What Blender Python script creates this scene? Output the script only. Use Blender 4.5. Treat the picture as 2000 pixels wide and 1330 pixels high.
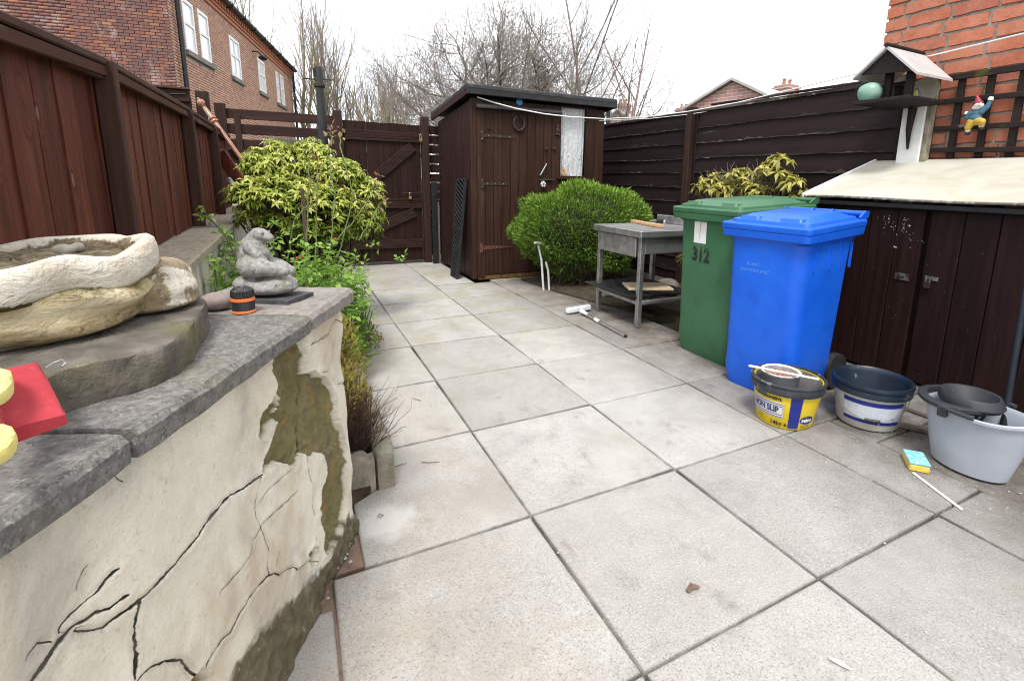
import bpy, bmesh, math, random
import numpy as np
from mathutils import Vector, Matrix

for o in list(bpy.data.objects):
    bpy.data.objects.remove(o)
SC = bpy.context.scene
COL = SC.collection

# ------------------------------------------------------------------ camera
CAM = Vector((-0.6278, -0.7215, 1.0833))
YAW, PITCH, ROLL = 0.484694, -0.194646, 0.0207095
FPX, PPX, PPY = 973.34, 1082.5, 544.17          # focal length and principal point in 2000 px wide photo
_f = Vector((math.sin(YAW)*math.cos(PITCH), math.cos(YAW)*math.cos(PITCH), math.sin(PITCH)))
_r = Vector((math.cos(YAW), -math.sin(YAW), 0)); _u = _r.cross(_f)
FW = _f
RT = _r*math.cos(ROLL) + _u*math.sin(ROLL)
UP = _u*math.cos(ROLL) - _r*math.sin(ROLL)
cd = bpy.data.cameras.new('camera'); cam = bpy.data.objects.new('camera', cd); COL.objects.link(cam)
cd.sensor_fit = 'HORIZONTAL'; cd.sensor_width = 36.0; cd.lens = FPX/2000*36
cd.shift_x = (1000-PPX)/2000; cd.shift_y = (PPY-665)/2000
cd.clip_start = 0.02; cd.clip_end = 3000
cam.matrix_world = Matrix(((RT.x, UP.x, -FW.x, CAM.x), (RT.y, UP.y, -FW.y, CAM.y), (RT.z, UP.z, -FW.z, CAM.z), (0, 0, 0, 1)))
SC.camera = cam

# ------------------------------------------------------------------ world: bright thin overcast
SUN_AZ_VEC = Vector((-0.50, -0.70, 0)).normalized()   # where the sun stands (behind and left of the camera)
SUN_EL = math.radians(60)
W = bpy.data.worlds.new('World'); SC.world = W; W.use_nodes = True
n = W.node_tree.nodes; l = W.node_tree.links
bg = n['Background']
sky = n.new('ShaderNodeTexSky'); sky.sky_type = 'NISHITA'; sky.sun_disc = False
sky.sun_elevation = SUN_EL; sky.sun_rotation = math.atan2(SUN_AZ_VEC.x, SUN_AZ_VEC.y)
sky.air_density = 1.0; sky.dust_density = 3.0
tc = n.new('ShaderNodeTexCoord'); nz = n.new('ShaderNodeTexNoise')
nz.inputs['Scale'].default_value = 4.0; nz.inputs['Detail'].default_value = 6
l.new(tc.outputs['Generated'], nz.inputs['Vector'])
mr = n.new('ShaderNodeMapRange'); mr.inputs['From Min'].default_value = 0.34; mr.inputs['From Max'].default_value = 0.52
mr.inputs['To Min'].default_value = 0.62; mr.inputs['To Max'].default_value = 0.97
l.new(nz.outputs['Fac'], mr.inputs['Value'])
mx = n.new('ShaderNodeMix'); mx.data_type = 'RGBA'
l.new(mr.outputs['Result'], mx.inputs['Factor']); l.new(sky.outputs['Color'], mx.inputs['A'])
mx.inputs['B'].default_value = (10.2, 10.4, 10.7, 1)
l.new(mx.outputs['Result'], bg.inputs['Color']); bg.inputs['Strength'].default_value = 0.096

sd = bpy.data.lights.new('sun', 'SUN'); sd.energy = 1.9; sd.angle = math.radians(16); sd.color = (1.0, 0.97, 0.93)
so = bpy.data.objects.new('sun', sd); COL.objects.link(so)
sdir = SUN_AZ_VEC*math.cos(SUN_EL) + Vector((0, 0, math.sin(SUN_EL)))
so.rotation_euler = sdir.to_track_quat('Z', 'Y').to_euler(); so.location = (-6, -6, 9)

vs = SC.view_settings
vs.view_transform = 'Standard'; vs.look = 'None'; vs.exposure = 0.93; vs.gamma = 1.0; vs.use_curve_mapping = False
SC.render.engine = 'CYCLES'; SC.cycles.filter_width = 1.05
SC.render.resolution_x = 1024; SC.render.resolution_y = 680

# ------------------------------------------------------------------ helpers
RND = random.Random(7)
def P(px, py, x=None, y=None, z=None):
    """world point seen at photo pixel (px,py) on the plane x=, y= or z="""
    d = FW + RT*((px-PPX)/FPX) + UP*((PPY-py)/FPX)
    if x is not None: t = (x-CAM.x)/d.x
    elif y is not None: t = (y-CAM.y)/d.y
    else: t = (z-CAM.z)/d.z
    return CAM + d*t

def Wm(o):
    m = o.matrix_basis.copy()
    return m if o.parent is None else Wm(o.parent) @ o.matrix_parent_inverse @ m
def adopt(c, p):
    c.parent = p; c.matrix_parent_inverse = Wm(p).inverted()
    return c
def tag(o, label=None, cat=None, group=None, kind=None):
    if label: o['label'] = label
    if cat: o['category'] = cat
    if group: o['group'] = group
    if kind: o['kind'] = kind
    return o
def thing(name, loc, label, cat, group=None):
    o = bpy.data.objects.new(name, None); COL.objects.link(o)
    o.location = loc; o.empty_display_size = 0.05
    return tag(o, label, cat, group)
def link(name, me, mat=None, parent=None, loc=None):
    o = bpy.data.objects.new(name, me); COL.objects.link(o)
    if mat is not None and not me.materials: me.materials.append(mat)
    if loc is not None: o.location = loc
    if parent is not None: adopt(o, parent)
    return o

class MB:
    def __init__(s): s.v = []; s.f = []
    def add(s, vs, fs):
        b = len(s.v); s.v += [tuple(v) for v in vs]; s.f += [tuple(i+b for i in f) for f in fs]; return s
    def box(s, a, b):
        x0, y0, z0 = a; x1, y1, z1 = b
        return s.add([(x0,y0,z0),(x1,y0,z0),(x1,y1,z0),(x0,y1,z0),(x0,y0,z1),(x1,y0,z1),(x1,y1,z1),(x0,y1,z1)],
                     [(0,3,2,1),(4,5,6,7),(0,1,5,4),(1,2,6,5),(2,3,7,6),(3,0,4,7)])
    def cbox(s, a, b, c=0.004, M=None):
        """box with chamfered edges"""
        a = Vector(a); b = Vector(b); ct = (a+b)/2; h = (b-a)/2
        c = min(c, h.x*.9, h.y*.9, h.z*.9)
        vid = {}; vs = []
        for sx in (-1,1):
            for sy in (-1,1):
                for sz in (-1,1):
                    for k in range(3):
                        q = [h.x-c, h.y-c, h.z-c]; q[k] += c
                        vid[(sx,sy,sz,k)] = len(vs)
                        p = ct + Vector((q[0]*sx, q[1]*sy, q[2]*sz))
                        vs.append(M @ p if M else p)
        fs = []
        S2 = [(-1,-1),(1,-1),(1,1),(-1,1)]
        for k in range(3):
            i, j = (k+1)%3, (k+2)%3
            for sg in (-1,1):
                q = []
                for u, v in S2:
                    t = [0,0,0]; t[k] = sg; t[i] = u; t[j] = v; q.append(vid[(*t,k)])
                fs.append(tuple(q) if sg > 0 else tuple(reversed(q)))
            for u in (-1,1):
                for v in (-1,1):
                    # edge along axis k, between faces i (sign u) and j (sign v)
                    t0 = [0,0,0]; t1 = [0,0,0]
                    t0[k] = -1; t1[k] = 1; t0[i] = t1[i] = u; t0[j] = t1[j] = v
                    q = [vid[(*t0,i)], vid[(*t1,i)], vid[(*t1,j)], vid[(*t0,j)]]
                    fs.append(tuple(q) if u*v < 0 else tuple(reversed(q)))
        for sx in (-1,1):
            for sy in (-1,1):
                for sz in (-1,1):
                    q = [vid[(sx,sy,sz,k)] for k in range(3)]
                    fs.append(tuple(q) if sx*sy*sz > 0 else tuple(reversed(q)))
        return s.add(vs, fs)
    def beam(s, p0, p1, w, h, up=(0,0,1), c=0.003):
        """chamfered bar from p0 to p1; w across, h along 'up'"""
        p0 = Vector(p0); p1 = Vector(p1); d = p1-p0; L = d.length; d.normalize()
        up = Vector(up); side = d.cross(up).normalized(); upn = side.cross(d).normalized()
        M = Matrix((( d.x, side.x, upn.x, p0.x),(d.y, side.y, upn.y, p0.y),(d.z, side.z, upn.z, p0.z),(0,0,0,1)))
        # frame d,side,up is left handed or right handed: d x side = -up ; flip side
        M = Matrix((( d.x, -side.x, upn.x, p0.x),(d.y, -side.y, upn.y, p0.y),(d.z, -side.z, upn.z, p0.z),(0,0,0,1)))
        return s.cbox((0,-w/2,-h/2), (L,w/2,h/2), c, M)
    def tube(s, pts, rad, n=8, caps=True):
        pts = [Vector(p) for p in pts]
        if not isinstance(rad, (list, tuple)): rad = [rad]*len(pts)
        d = (pts[1]-pts[0]).normalized()
        a = Vector((0,0,1)) if abs(d.z) < .9 else Vector((1,0,0))
        x = d.cross(a).normalized(); b = len(s.v)
        for i, p in enumerate(pts):
            if i == 0: d = pts[1]-pts[0]
            elif i == len(pts)-1: d = pts[i]-pts[i-1]
            else: d = pts[i+1]-pts[i-1]
            d.normalize(); x = (x - d*x.dot(d)).normalized(); y = d.cross(x)
            for k in range(n):
                t = 2*math.pi*k/n
                s.v.append(tuple(p + (x*math.cos(t)+y*math.sin(t))*rad[i]))
        for i in range(len(pts)-1):
            for k in range(n):
                k2 = (k+1)%n
                s.f.append((b+i*n+k, b+i*n+k2, b+(i+1)*n+k2, b+(i+1)*n+k))
        if caps:
            s.f.append(tuple(b+k for k in reversed(range(n)))); e = b+(len(pts)-1)*n
            s.f.append(tuple(e+k for k in range(n)))
        return s
    def lathe(s, prof, n=32, loc=(0,0,0), sx=1, sy=1, closed=False, caps=True):
        b = len(s.v); m = len(prof)
        for r, z in prof:
            for k in range(n):
                t = 2*math.pi*k/n
                s.v.append((loc[0]+r*math.cos(t)*sx, loc[1]+r*math.sin(t)*sy, loc[2]+z))
        for i in range(m-1 if not closed else m):
            for k in range(n):
                k2 = (k+1)%n; i2 = (i+1)%m
                s.f.append((b+i*n+k, b+i*n+k2, b+i2*n+k2, b+i2*n+k))
        if not closed and caps:
            if prof[0][0] > 1e-6: s.f.append(tuple(b+k for k in reversed(range(n))))
            if prof[-1][0] > 1e-6: s.f.append(tuple(b+(m-1)*n+k for k in range(n)))
        return s
    def prism(s, poly, z0, z1):
        """vertical prism on a counter-clockwise xy polygon"""
        k = len(poly); b = len(s.v)
        z0f = z0 if callable(z0) else (lambda p: z0); z1f = z1 if callable(z1) else (lambda p: z1)
        for p in poly: s.v.append((p[0], p[1], z0f(p)))
        for p in poly: s.v.append((p[0], p[1], z1f(p)))
        s.f.append(tuple(b+i for i in reversed(range(k)))); s.f.append(tuple(b+k+i for i in range(k)))
        for i in range(k):
            j = (i+1)%k; s.f.append((b+i, b+j, b+k+j, b+k+i))
        return s
    def extrude(s, pts, vec):
        """flat polygon (3d pts) pushed along vec"""
        k = len(pts); b = len(s.v); vec = Vector(vec)
        for p in pts: s.v.append(tuple(Vector(p)))
        for p in pts: s.v.append(tuple(Vector(p)+vec))
        s.f.append(tuple(b+i for i in reversed(range(k)))); s.f.append(tuple(b+k+i for i in range(k)))
        for i in range(k):
            j = (i+1)%k; s.f.append((b+i, b+j, b+k+j, b+k+i))
        return s
    def loft(s, rings, cap0=True, cap1=True):
        k = len(rings[0]); b = len(s.v)
        for r in rings:
            for p in r: s.v.append(tuple(p))
        for i in range(len(rings)-1):
            for j in range(k):
                j2 = (j+1)%k
                s.f.append((b+i*k+j, b+i*k+j2, b+(i+1)*k+j2, b+(i+1)*k+j))
        if cap0: s.f.append(tuple(b+j for j in reversed(range(k))))
        if cap1: s.f.append(tuple(b+(len(rings)-1)*k+j for j in range(k)))
        return s
    def ball(s, c, r, n=10, m=7):
        rx, ry, rz = (r, r, r) if not isinstance(r, (tuple, list)) else r
        pr = []
        b = len(s.v)
        for i in range(1, m):
            t = math.pi*i/m
            for k in range(n):
                a = 2*math.pi*k/n
                s.v.append((c[0]+rx*math.sin(t)*math.cos(a), c[1]+ry*math.sin(t)*math.sin(a), c[2]-rz*math.cos(t)))
        lo = len(s.v); s.v.append((c[0],c[1],c[2]-rz)); hi = len(s.v); s.v.append((c[0],c[1],c[2]+rz))
        for i in range(m-2):
            for k in range(n):
                k2 = (k+1)%n; s.f.append((b+i*n+k, b+i*n+k2, b+(i+1)*n+k2, b+(i+1)*n+k))
        for k in range(n):
            k2 = (k+1)%n
            s.f.append((lo, b+k2, b+k)); s.f.append((hi, b+(m-2)*n+k, b+(m-2)*n+k2))
        return s
    def xf(s, M, start=0):
        for i in range(start, len(s.v)): s.v[i] = tuple(M @ Vector(s.v[i]))
        return s
    def mesh(s, name, smooth=False, ang=40):
        me = bpy.data.meshes.new(name); me.from_pydata(s.v, [], s.f)
        bm = bmesh.new(); bm.from_mesh(me); bmesh.ops.recalc_face_normals(bm, faces=bm.faces)
        if smooth:
            lim = math.radians(ang)
            for f in bm.faces: f.smooth = True
            for e in bm.edges:
                if len(e.link_faces) == 2 and e.calc_face_angle(0) > lim: e.smooth = False
        bm.to_mesh(me); bm.free(); return me
    def build(s, name, mat, parent=None, smooth=False, ang=40):
        return link(name, s.mesh(name, smooth, ang), mat, parent)

def np_mesh(name, v, f, mat=None, parent=None, attrs=None, smooth=False):
    """fast mesh from numpy arrays; f is (n,k)"""
    v = np.asarray(v, np.float32); f = np.asarray(f, np.int32); k = f.shape[1]
    me = bpy.data.meshes.new(name)
    me.vertices.add(len(v)); me.vertices.foreach_set('co', v.ravel())
    me.loops.add(f.size); me.loops.foreach_set('vertex_index', f.ravel())
    me.polygons.add(len(f)); me.polygons.foreach_set('loop_start', np.arange(len(f), dtype=np.int32)*k)
    me.polygons.foreach_set('loop_total', np.full(len(f), k, np.int32))
    if smooth: me.polygons.foreach_set('use_smooth', np.ones(len(f), bool))
    for an, av in (attrs or {}).items():
        at = me.attributes.new(an, 'FLOAT', 'POINT'); at.data.foreach_set('value', np.asarray(av, np.float32))
    me.update(calc_edges=True); me.validate()
    return link(name, me, mat, parent)

def evaluated(o):
    dg = bpy.context.evaluated_depsgraph_get(); dg.update()
    me = bpy.data.meshes.new_from_object(o.evaluated_get(dg)); return me
def blob(name, shapes, voxel, mat, parent=None, smooth_it=6, noise=0.0):
    """fuse balls and capsules into one continuous surface"""
    mb = MB()
    for s_ in shapes:
        if s_[0] == 'b': mb.ball(s_[1], s_[2], 16, 12)
        elif s_[0] == 'r':      # rotated ellipsoid: centre, radii, matrix
            st = len(mb.v); mb.ball((0,0,0), s_[2], 16, 12)
            mb.xf(Matrix.Translation(s_[1]) @ s_[3].to_4x4(), st)
        else: # capsule chain
            pts, rad = s_[1], s_[2]
            for i in range(len(pts)-1):
                a, b = Vector(pts[i]), Vector(pts[i+1]); ra, rb = rad[i], rad[i+1]
                K = max(2, int((b-a).length/(min(ra, rb)*.5)))
                for k in range(K+1):
                    t = k/K; mb.ball(a.lerp(b, t), ra+(rb-ra)*t, 12, 8)
    me = mb.mesh(name+'_src'); tmp = bpy.data.objects.new(name+'_src', me); COL.objects.link(tmp)
    r = tmp.modifiers.new('r', 'REMESH'); r.mode = 'VOXEL'; r.voxel_size = voxel; r.use_smooth_shade = True
    sm = tmp.modifiers.new('s', 'SMOOTH'); sm.iterations = smooth_it; sm.factor = .5
    out = evaluated(tmp); bpy.data.objects.remove(tmp); bpy.data.meshes.remove(me)
    out.name = name; out.materials.clear()
    return link(name, out, mat, parent)
def text_mesh(body, size, extrude=0.0, offset=0.0, align='LEFT', sx=1.0):
    cu = bpy.data.curves.new('t', 'FONT'); cu.body = body; cu.size = size; cu.extrude = extrude; cu.offset = offset
    cu.align_x = align; cu.resolution_u = 3
    o = bpy.data.objects.new('t', cu); COL.objects.link(o); me = evaluated(o)
    bpy.data.objects.remove(o); bpy.data.curves.remove(cu)
    for v in me.vertices: v.co.x *= sx
    return me

# ------------------------------------------------------------------ materials
def srgb(r, g, b): return tuple(((c/255)/12.92 if c/255 <= .04045 else ((c/255+.055)/1.055)**2.4) for c in (r, g, b))
class NT:
    def __init__(s, name):
        s.m = bpy.data.materials.new(name); s.m.use_nodes = True
        s.t = s.m.node_tree; s.n = s.t.nodes; s.l = s.t.links; s.b = s.n['Principled BSDF']
    def node(s, ty, ins=None, **kw):
        x = s.n.new(ty)
        for k, v in kw.items(): setattr(x, k, v)
        for k, v in (ins or {}).items():
            if hasattr(v, 'is_output'): s.l.new(v, x.inputs[k])
            else: x.inputs[k].default_value = v
        return x
    def math(s, op, a, b=0.0, c=0.0, clamp=False):
        x = s.node('ShaderNodeMath', operation=op, use_clamp=clamp)
        for i, v in enumerate((a, b, c)):
            if hasattr(v, 'is_output'): s.l.new(v, x.inputs[i])
            else: x.inputs[i].default_value = v
        return x.outputs[0]
    def mix(s, fac, a, b, blend='MIX'):
        x = s.node('ShaderNodeMix', data_type='RGBA', blend_type=blend)
        for k, v in (('Factor', fac), ('A', a), ('B', b)):
            i = [q for q in x.inputs if q.name == k and (q.type == 'RGBA' or k == 'Factor')][0]
            if hasattr(v, 'is_output'): s.l.new(v, i)
            else: i.default_value = v if k == 'Factor' else (*v, 1)
        return [q for q in x.outputs if q.type == 'RGBA'][0]
    def ramp(s, fac, stops):
        x = s.node('ShaderNodeValToRGB'); cr = x.color_ramp
        while len(cr.elements) < len(stops): cr.elements.new(.5)
        for e, (p, c) in zip(cr.elements, stops): e.position = p; e.color = (*c, 1)
        s.l.new(fac, x.inputs[0]); return x.outputs[0]
    def noise(s, vec, scale, detail=4, rough=.55, dist=0.0, stretch=None):
        if stretch is not None:
            vec = s.node('ShaderNodeMapping', {'Vector': vec, 'Scale': stretch}).outputs[0]
        return s.node('ShaderNodeTexNoise', {'Vector': vec, 'Scale': scale, 'Detail': detail, 'Roughness': rough, 'Distortion': dist}).outputs['Fac']
    def rng(s, v, lo, hi, a=0.0, b=1.0):
        return s.node('ShaderNodeMapRange', {'Value': v, 'From Min': lo, 'From Max': hi, 'To Min': a, 'To Max': b}).outputs[0]
    def attr(s, name): return s.node('ShaderNodeAttribute', attribute_name=name).outputs['Fac']

def surf(name, ramp, scale=6, detail=4, stretch=None, dist=0.0, rough=.7, rough_var=.0, bump=(), rand=0.0, layers=(), metal=0.0,
         spec=.4, coord='pos', offset=True, coat=0.0, sss=0.0):
    t = NT(name)
    if coord == 'pos': vec = t.node('ShaderNodeNewGeometry').outputs['Position']
    else: vec = t.node('ShaderNodeTexCoord').outputs['Object']
    oi = t.node('ShaderNodeObjectInfo').outputs['Random']
    if offset:
        off = t.math('MULTIPLY', oi, 37.0)
        cx = t.node('ShaderNodeCombineXYZ', {0: off, 1: off, 2: off}).outputs[0]
        vec = t.node('ShaderNodeVectorMath', {0: vec, 1: cx}, operation='ADD').outputs[0]
    f = t.noise(vec, scale, detail, dist=dist, stretch=stretch)
    col = t.ramp(f, ramp) if len(ramp) > 1 else t.mix(f, ramp[0][1], ramp[0][1])
    for L in layers:
        fl = t.noise(vec, L.get('scale', 5), L.get('detail', 5), L.get('rough', .6), L.get('dist', 0), L.get('stretch'))
        fl = t.rng(fl, L['lo'], L['hi'], 0, L.get('amt', 1.0))
        col = t.mix(fl, col, L['color'], L.get('blend', 'MIX'))
    if rand:
        hv = t.node('ShaderNodeHueSaturation', {'Color': col, 'Value': t.rng(oi, 0, 1, 1-rand, 1+rand)})
        col = hv.outputs[0]
    t.l.new(col, t.b.inputs['Base Color'])
    if rough_var:
        t.l.new(t.rng(f, .3, .7, rough-rough_var, rough+rough_var), t.b.inputs['Roughness'])
    else: t.b.inputs['Roughness'].default_value = rough
    t.b.inputs['Metallic'].default_value = metal; t.b.inputs['Specular IOR Level'].default_value = spec
    if coat: t.b.inputs['Coat Weight'].default_value = coat
    h = None
    for (sc, st, sr) in bump:
        b = t.noise(vec, sc, 5, .6, 0, sr)
        h = t.math('MULTIPLY', b, st) if h is None else t.math('ADD', h, t.math('MULTIPLY', b, st))
    if h is not None:
        bp = t.node('ShaderNodeBump', {'Height': h, 'Strength': 1.0, 'Distance': 1.0}); t.l.new(bp.outputs[0], t.b.inputs['Normal'])
    return t.m
def wood(name, dark, light, axis='z', rough=.75, rand=.12, bump=.0012, layers=(), fine=34, k=1.0):
    dark = tuple(c*k for c in dark); light = tuple(c*k for c in light)
    st = {'x': (.06,1,1), 'y': (1,.06,1), 'z': (1,1,.06)}[axis]
    return surf(name, [(.25, dark), (.72, light)], scale=fine, detail=6, stretch=st, dist=.6, rough=rough+.08, rough_var=.1, rand=rand, spec=.14,
                bump=((fine*1.6, bump, st),), layers=layers)
# ------------------------------------------------------------------ shared materials
PALE = (.5,.47,.42)
m_base = surf('joint_soil', [(.3,(.010,.009,.008)),(.7,(.04,.034,.026))], 30, bump=((80,.004,None),), rough=.95)
m_earth = surf('bed_soil', [(.3,(.025,.018,.012)),(.7,(.085,.06,.04))], 25, bump=((60,.01,None),), rough=.95,
               layers=(dict(color=(.06,.08,.02), scale=6, lo=.55, hi=.7, amt=.6),))
m_ground = surf('far_ground', [(.3,(.05,.05,.035)),(.7,(.11,.1,.07))], 2, rough=.95)
m_sandy = surf('reddish_mortar', [(.3,(.20,.125,.09)),(.7,(.36,.25,.19))], 14, bump=((160,.003,None),), rough=.95,
               layers=(dict(color=(.1,.08,.055), scale=9, lo=.5, hi=.68, amt=.8),))
def slab_mat():
    t = NT('concrete_slab'); g = t.node('ShaderNodeNewGeometry').outputs['Position']
    oi = t.node('ShaderNodeObjectInfo').outputs['Random']
    off = t.math('MULTIPLY', oi, 31.0); cx = t.node('ShaderNodeCombineXYZ', {0: off, 1: off, 2: off}).outputs[0]
    v = t.node('ShaderNodeVectorMath', {0: g, 1: cx}, operation='ADD').outputs[0]
    a = t.noise(v, 5.5, 6, .65)
    col = t.ramp(a, [(.25,(.315,.303,.287)),(.5,(.387,.374,.355)),(.75,(.443,.43,.41))])
    # tint per slab: greyer or warmer
    col = t.mix(t.rng(oi, .4, 1, 0, .45), col, (.39,.365,.33))
    ov = t.math('FRACT', t.math('MULTIPLY', oi, 7.31))
    col = t.node('ShaderNodeHueSaturation', {'Color': col, 'Value': t.rng(ov, 0, 1, .86, 1.08)}).outputs[0]
    # exposed aggregate
    f = t.noise(v, 230, 3, .65); col = t.mix(t.rng(f, .53, .66, 0, .75), col, (.12,.105,.09))
    f = t.noise(v, 190, 3, .65); col = t.mix(t.rng(f, .57, .68, 0, .7), col, (.60,.575,.53))
    # damp and soot stains
    f = t.noise(v, 2.1, 5, .6, .4); col = t.mix(t.rng(f, .55, .78, 0, .35), col, (.18,.165,.145))
    f = t.noise(v, 11, 7, .75, .3, (1,.55,1)); col = t.mix(t.rng(f, .57, .72, 0, .5), col, (.14,.125,.105))
    f = t.noise(v, 3.3, 4, .6, .8); col = t.mix(t.rng(f, .60, .78, 0, .35), col, (.33,.29,.17))
    f = t.noise(v, 40, 5, .7); col = t.mix(t.rng(f, .68, .76, 0, .7), col, (.6,.585,.55))
    # algae: green-yellow bloom towards the gate, grime and painted-in shade along the sheds on the right
    sp = t.node('ShaderNodeSeparateXYZ', {0: g})
    gy = t.rng(sp.outputs[1], 1.2, 3.2); f = t.noise(g, 3.0, 5, .65)
    col = t.mix(t.math('MULTIPLY', t.rng(f, .45, .7, 0, .6), gy), col, (.25,.23,.1))
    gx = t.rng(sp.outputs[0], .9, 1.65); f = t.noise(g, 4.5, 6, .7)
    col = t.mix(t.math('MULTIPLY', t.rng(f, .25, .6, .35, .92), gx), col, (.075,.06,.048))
    gl = t.rng(sp.outputs[0], .15, -.45); f = t.noise(g, 5.0, 6, .7); col = t.mix(t.math('MULTIPLY', t.rng(f, .35, .65, 0, .5), gl), col, (.30,.245,.18))
    f = t.noise(g, 60, 4, .7); fx = t.rng(sp.outputs[0], 1.15, 1.5)
    col = t.mix(t.math('MULTIPLY', t.rng(f, .64, .72, 0, .8), fx), col, (.55,.54,.52))
    wc_ = P(752,1018,z=0); dv = t.node('ShaderNodeVectorMath', {0: g, 1: (wc_.x,wc_.y,0)}, operation='DISTANCE').outputs['Value']; f = t.noise(g, 22, 5, .65)
    col = t.mix(t.rng(t.math('ADD', dv, t.math('MULTIPLY', f, .10)), .165, .10, 0, .7), col, (.62,.60,.57))
    # dirt on the worn arris of each slab
    e = t.attr('edge'); f = t.noise(g, 9, 5, .7)
    col = t.mix(t.math('MULTIPLY', t.rng(e, .2, 1.0, 0, .6), t.rng(f, .35, .6, .2, 1)), col, (.07,.062,.045))
    t.l.new(col, t.b.inputs['Base Color']); t.b.inputs['Roughness'].default_value = .9; t.b.inputs['Specular IOR Level'].default_value = .25
    h = t.math('ADD', t.math('MULTIPLY', t.noise(v, 180, 3, .6), .0026), t.math('MULTIPLY', t.noise(v, 14, 4, .6), .004))
    t.l.new(t.node('ShaderNodeBump', {'Height': h, 'Distance': 1.0}).outputs[0], t.b.inputs['Normal'])
    return t.m
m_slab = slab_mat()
m_shed = wood('shed_brown_wood', (.024,.0105,.0070), (.060,.030,.020), 'z', .5, .10, .0009,
              layers=(dict(color=(.075,.052,.042), scale=9, lo=.6, hi=.8, stretch=(1,1,.15), amt=.5),), k=0.82)
m_shed_side = wood('shed_side_wood', (.019,.0085,.0085), (.045,.022,.021), 'z', .42, .10, .0009,
              layers=(dict(color=(.075,.055,.06), scale=8, lo=.6, hi=.8, stretch=(1,1,.12), amt=.4),), k=0.85)
m_gate = wood('gate_brown_wood', (.019,.0085,.0065), (.044,.021,.0155), 'z', .5, .10, .0009, k=0.88)
m_gateh = wood('gate_rail_wood', (.022,.0100,.0080), (.050,.025,.019), 'x', .5, .10, .0009, k=0.88)
m_backfence = wood('slat_brown_wood', (.022,.0105,.0090), (.052,.026,.021), 'x', .5, .10, .0009, k=1.0)
m_post = wood('post_brown_wood', (.022,.0110,.0090), (.052,.028,.022), 'z', .55, .08, .001, k=1.0)
def red_board_mat():
    t = NT('red_fence_board'); g = t.node('ShaderNodeNewGeometry').outputs['Position']; oi = t.node('ShaderNodeObjectInfo').outputs['Random']
    off = t.math('MULTIPLY', oi, 37.0); cx = t.node('ShaderNodeCombineXYZ', {0: off, 1: off, 2: off}).outputs[0]
    v = t.node('ShaderNodeVectorMath', {0: g, 1: cx}, operation='ADD').outputs[0]
    kv = t.node('ShaderNodeMapping', {'Vector': v, 'Scale': (0.01,1,.45)}).outputs[0]
    vo = t.node('ShaderNodeTexVoronoi', {'Vector': kv, 'Scale': 7.5, 'Randomness': .95}).outputs['Distance']
    # grain bends round the knots
    bend = t.math('MULTIPLY', t.rng(vo, .0, .32, 1, 0), .10)
    bv = t.node('ShaderNodeVectorMath', {0: v, 1: t.node('ShaderNodeCombineXYZ', {0: bend, 1: bend, 2: 0.0}).outputs[0]}, operation='ADD').outputs[0]
    f = t.noise(bv, 30, 6, .6, .5, (1,1,.05)); col = t.ramp(f, [(.28,(.055,.0155,.0095)),(.5,(.095,.027,.0155)),(.72,(.15,.045,.026))])
    f = t.noise(v, 4.5, 5, .6, .3, (1,1,.12)); col = t.mix(t.rng(f, .6, .74, 0, .55), col, (.028,.011,.008))
    f = t.noise(v, 6, 4, .6, .2, (1,1,.25)); col = t.mix(t.rng(f, .60, .75, 0, .5), col, (.16,.07,.045))
    col = t.node('ShaderNodeHueSaturation', {'Color': col, 'Value': t.rng(oi, 0, 1, .78, 1.28)}).outputs[0]
    w = t.noise(v, 14, 3, .6); vk = t.math('ADD', vo, t.math('MULTIPLY', t.math('SUBTRACT', w, .5), .06))
    pick = t.rng(t.noise(v, 3.1, 1, .5), .52, .56)
    col = t.mix(t.math('MULTIPLY', t.rng(vk, .115, .085), pick), col, (.035,.012,.008)); col = t.mix(t.math('MULTIPLY', t.rng(vk, .082, .06), t.math('MULTIPLY', pick, .75)), col, (.26,.14,.10))
    t.l.new(col, t.b.inputs['Base Color']); t.l.new(t.rng(f, .3, .7, .62, .8), t.b.inputs['Roughness']); t.b.inputs['Specular IOR Level'].default_value = .15
    h = t.math('MULTIPLY', t.noise(bv, 45, 5, .6, 0, (1,1,.05)), .0016)
    t.l.new(t.node('ShaderNodeBump', {'Height': h, 'Distance': 1.0}).outputs[0], t.b.inputs['Normal']); return t.m
m_red = red_board_mat()
m_redrail = wood('red_fence_rail', (.034,.0125,.0085), (.095,.036,.023), 'y', .7, .12, .0014, fine=26,
             layers=(dict(color=(.20,.15,.12), scale=14, lo=.58, hi=.76, stretch=(1,.2,1), amt=.6),))
m_redpost = wood('red_fence_post', (.030,.0145,.0115), (.080,.040,.031), 'z', .6, .08, .001)
m_capw = wood('weathered_cap', (.04,.019,.014), (.125,.068,.05), 'y', .8, .12, .0016, fine=24,
              layers=(dict(color=(.05,.02,.012), scale=10, lo=.5, hi=.7, stretch=(1,.2,1), amt=.8),))
m_rfence = wood('black_brown_board', (.0095,.0052,.0060), (.023,.0135,.0140), 'y', .55, .25, .0016, fine=22,
              layers=(dict(color=(.12,.105,.095), scale=12, lo=.66, hi=.78, stretch=(1,.18,1.4), amt=.55),
                      dict(color=(.10,.033,.02), scale=7, lo=.70, hi=.82, stretch=(1,.25,1.2), amt=.55)), k=0.95)
m_rfedge = wood('worn_board_edge', (.03,.022,.02), (.11,.09,.078), 'y', .8, .25, .0012, fine=30,
              layers=(dict(color=(.02,.013,.012), scale=9, lo=.38, hi=.6, stretch=(1,.25,1), amt=.95),
                      dict(color=(.42,.39,.35), scale=16, lo=.62, hi=.72, stretch=(1,.3,1), amt=.8),
                      dict(color=(.15,.05,.03), scale=11, lo=.6, hi=.72, stretch=(1,.25,1), amt=.7)))
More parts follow.
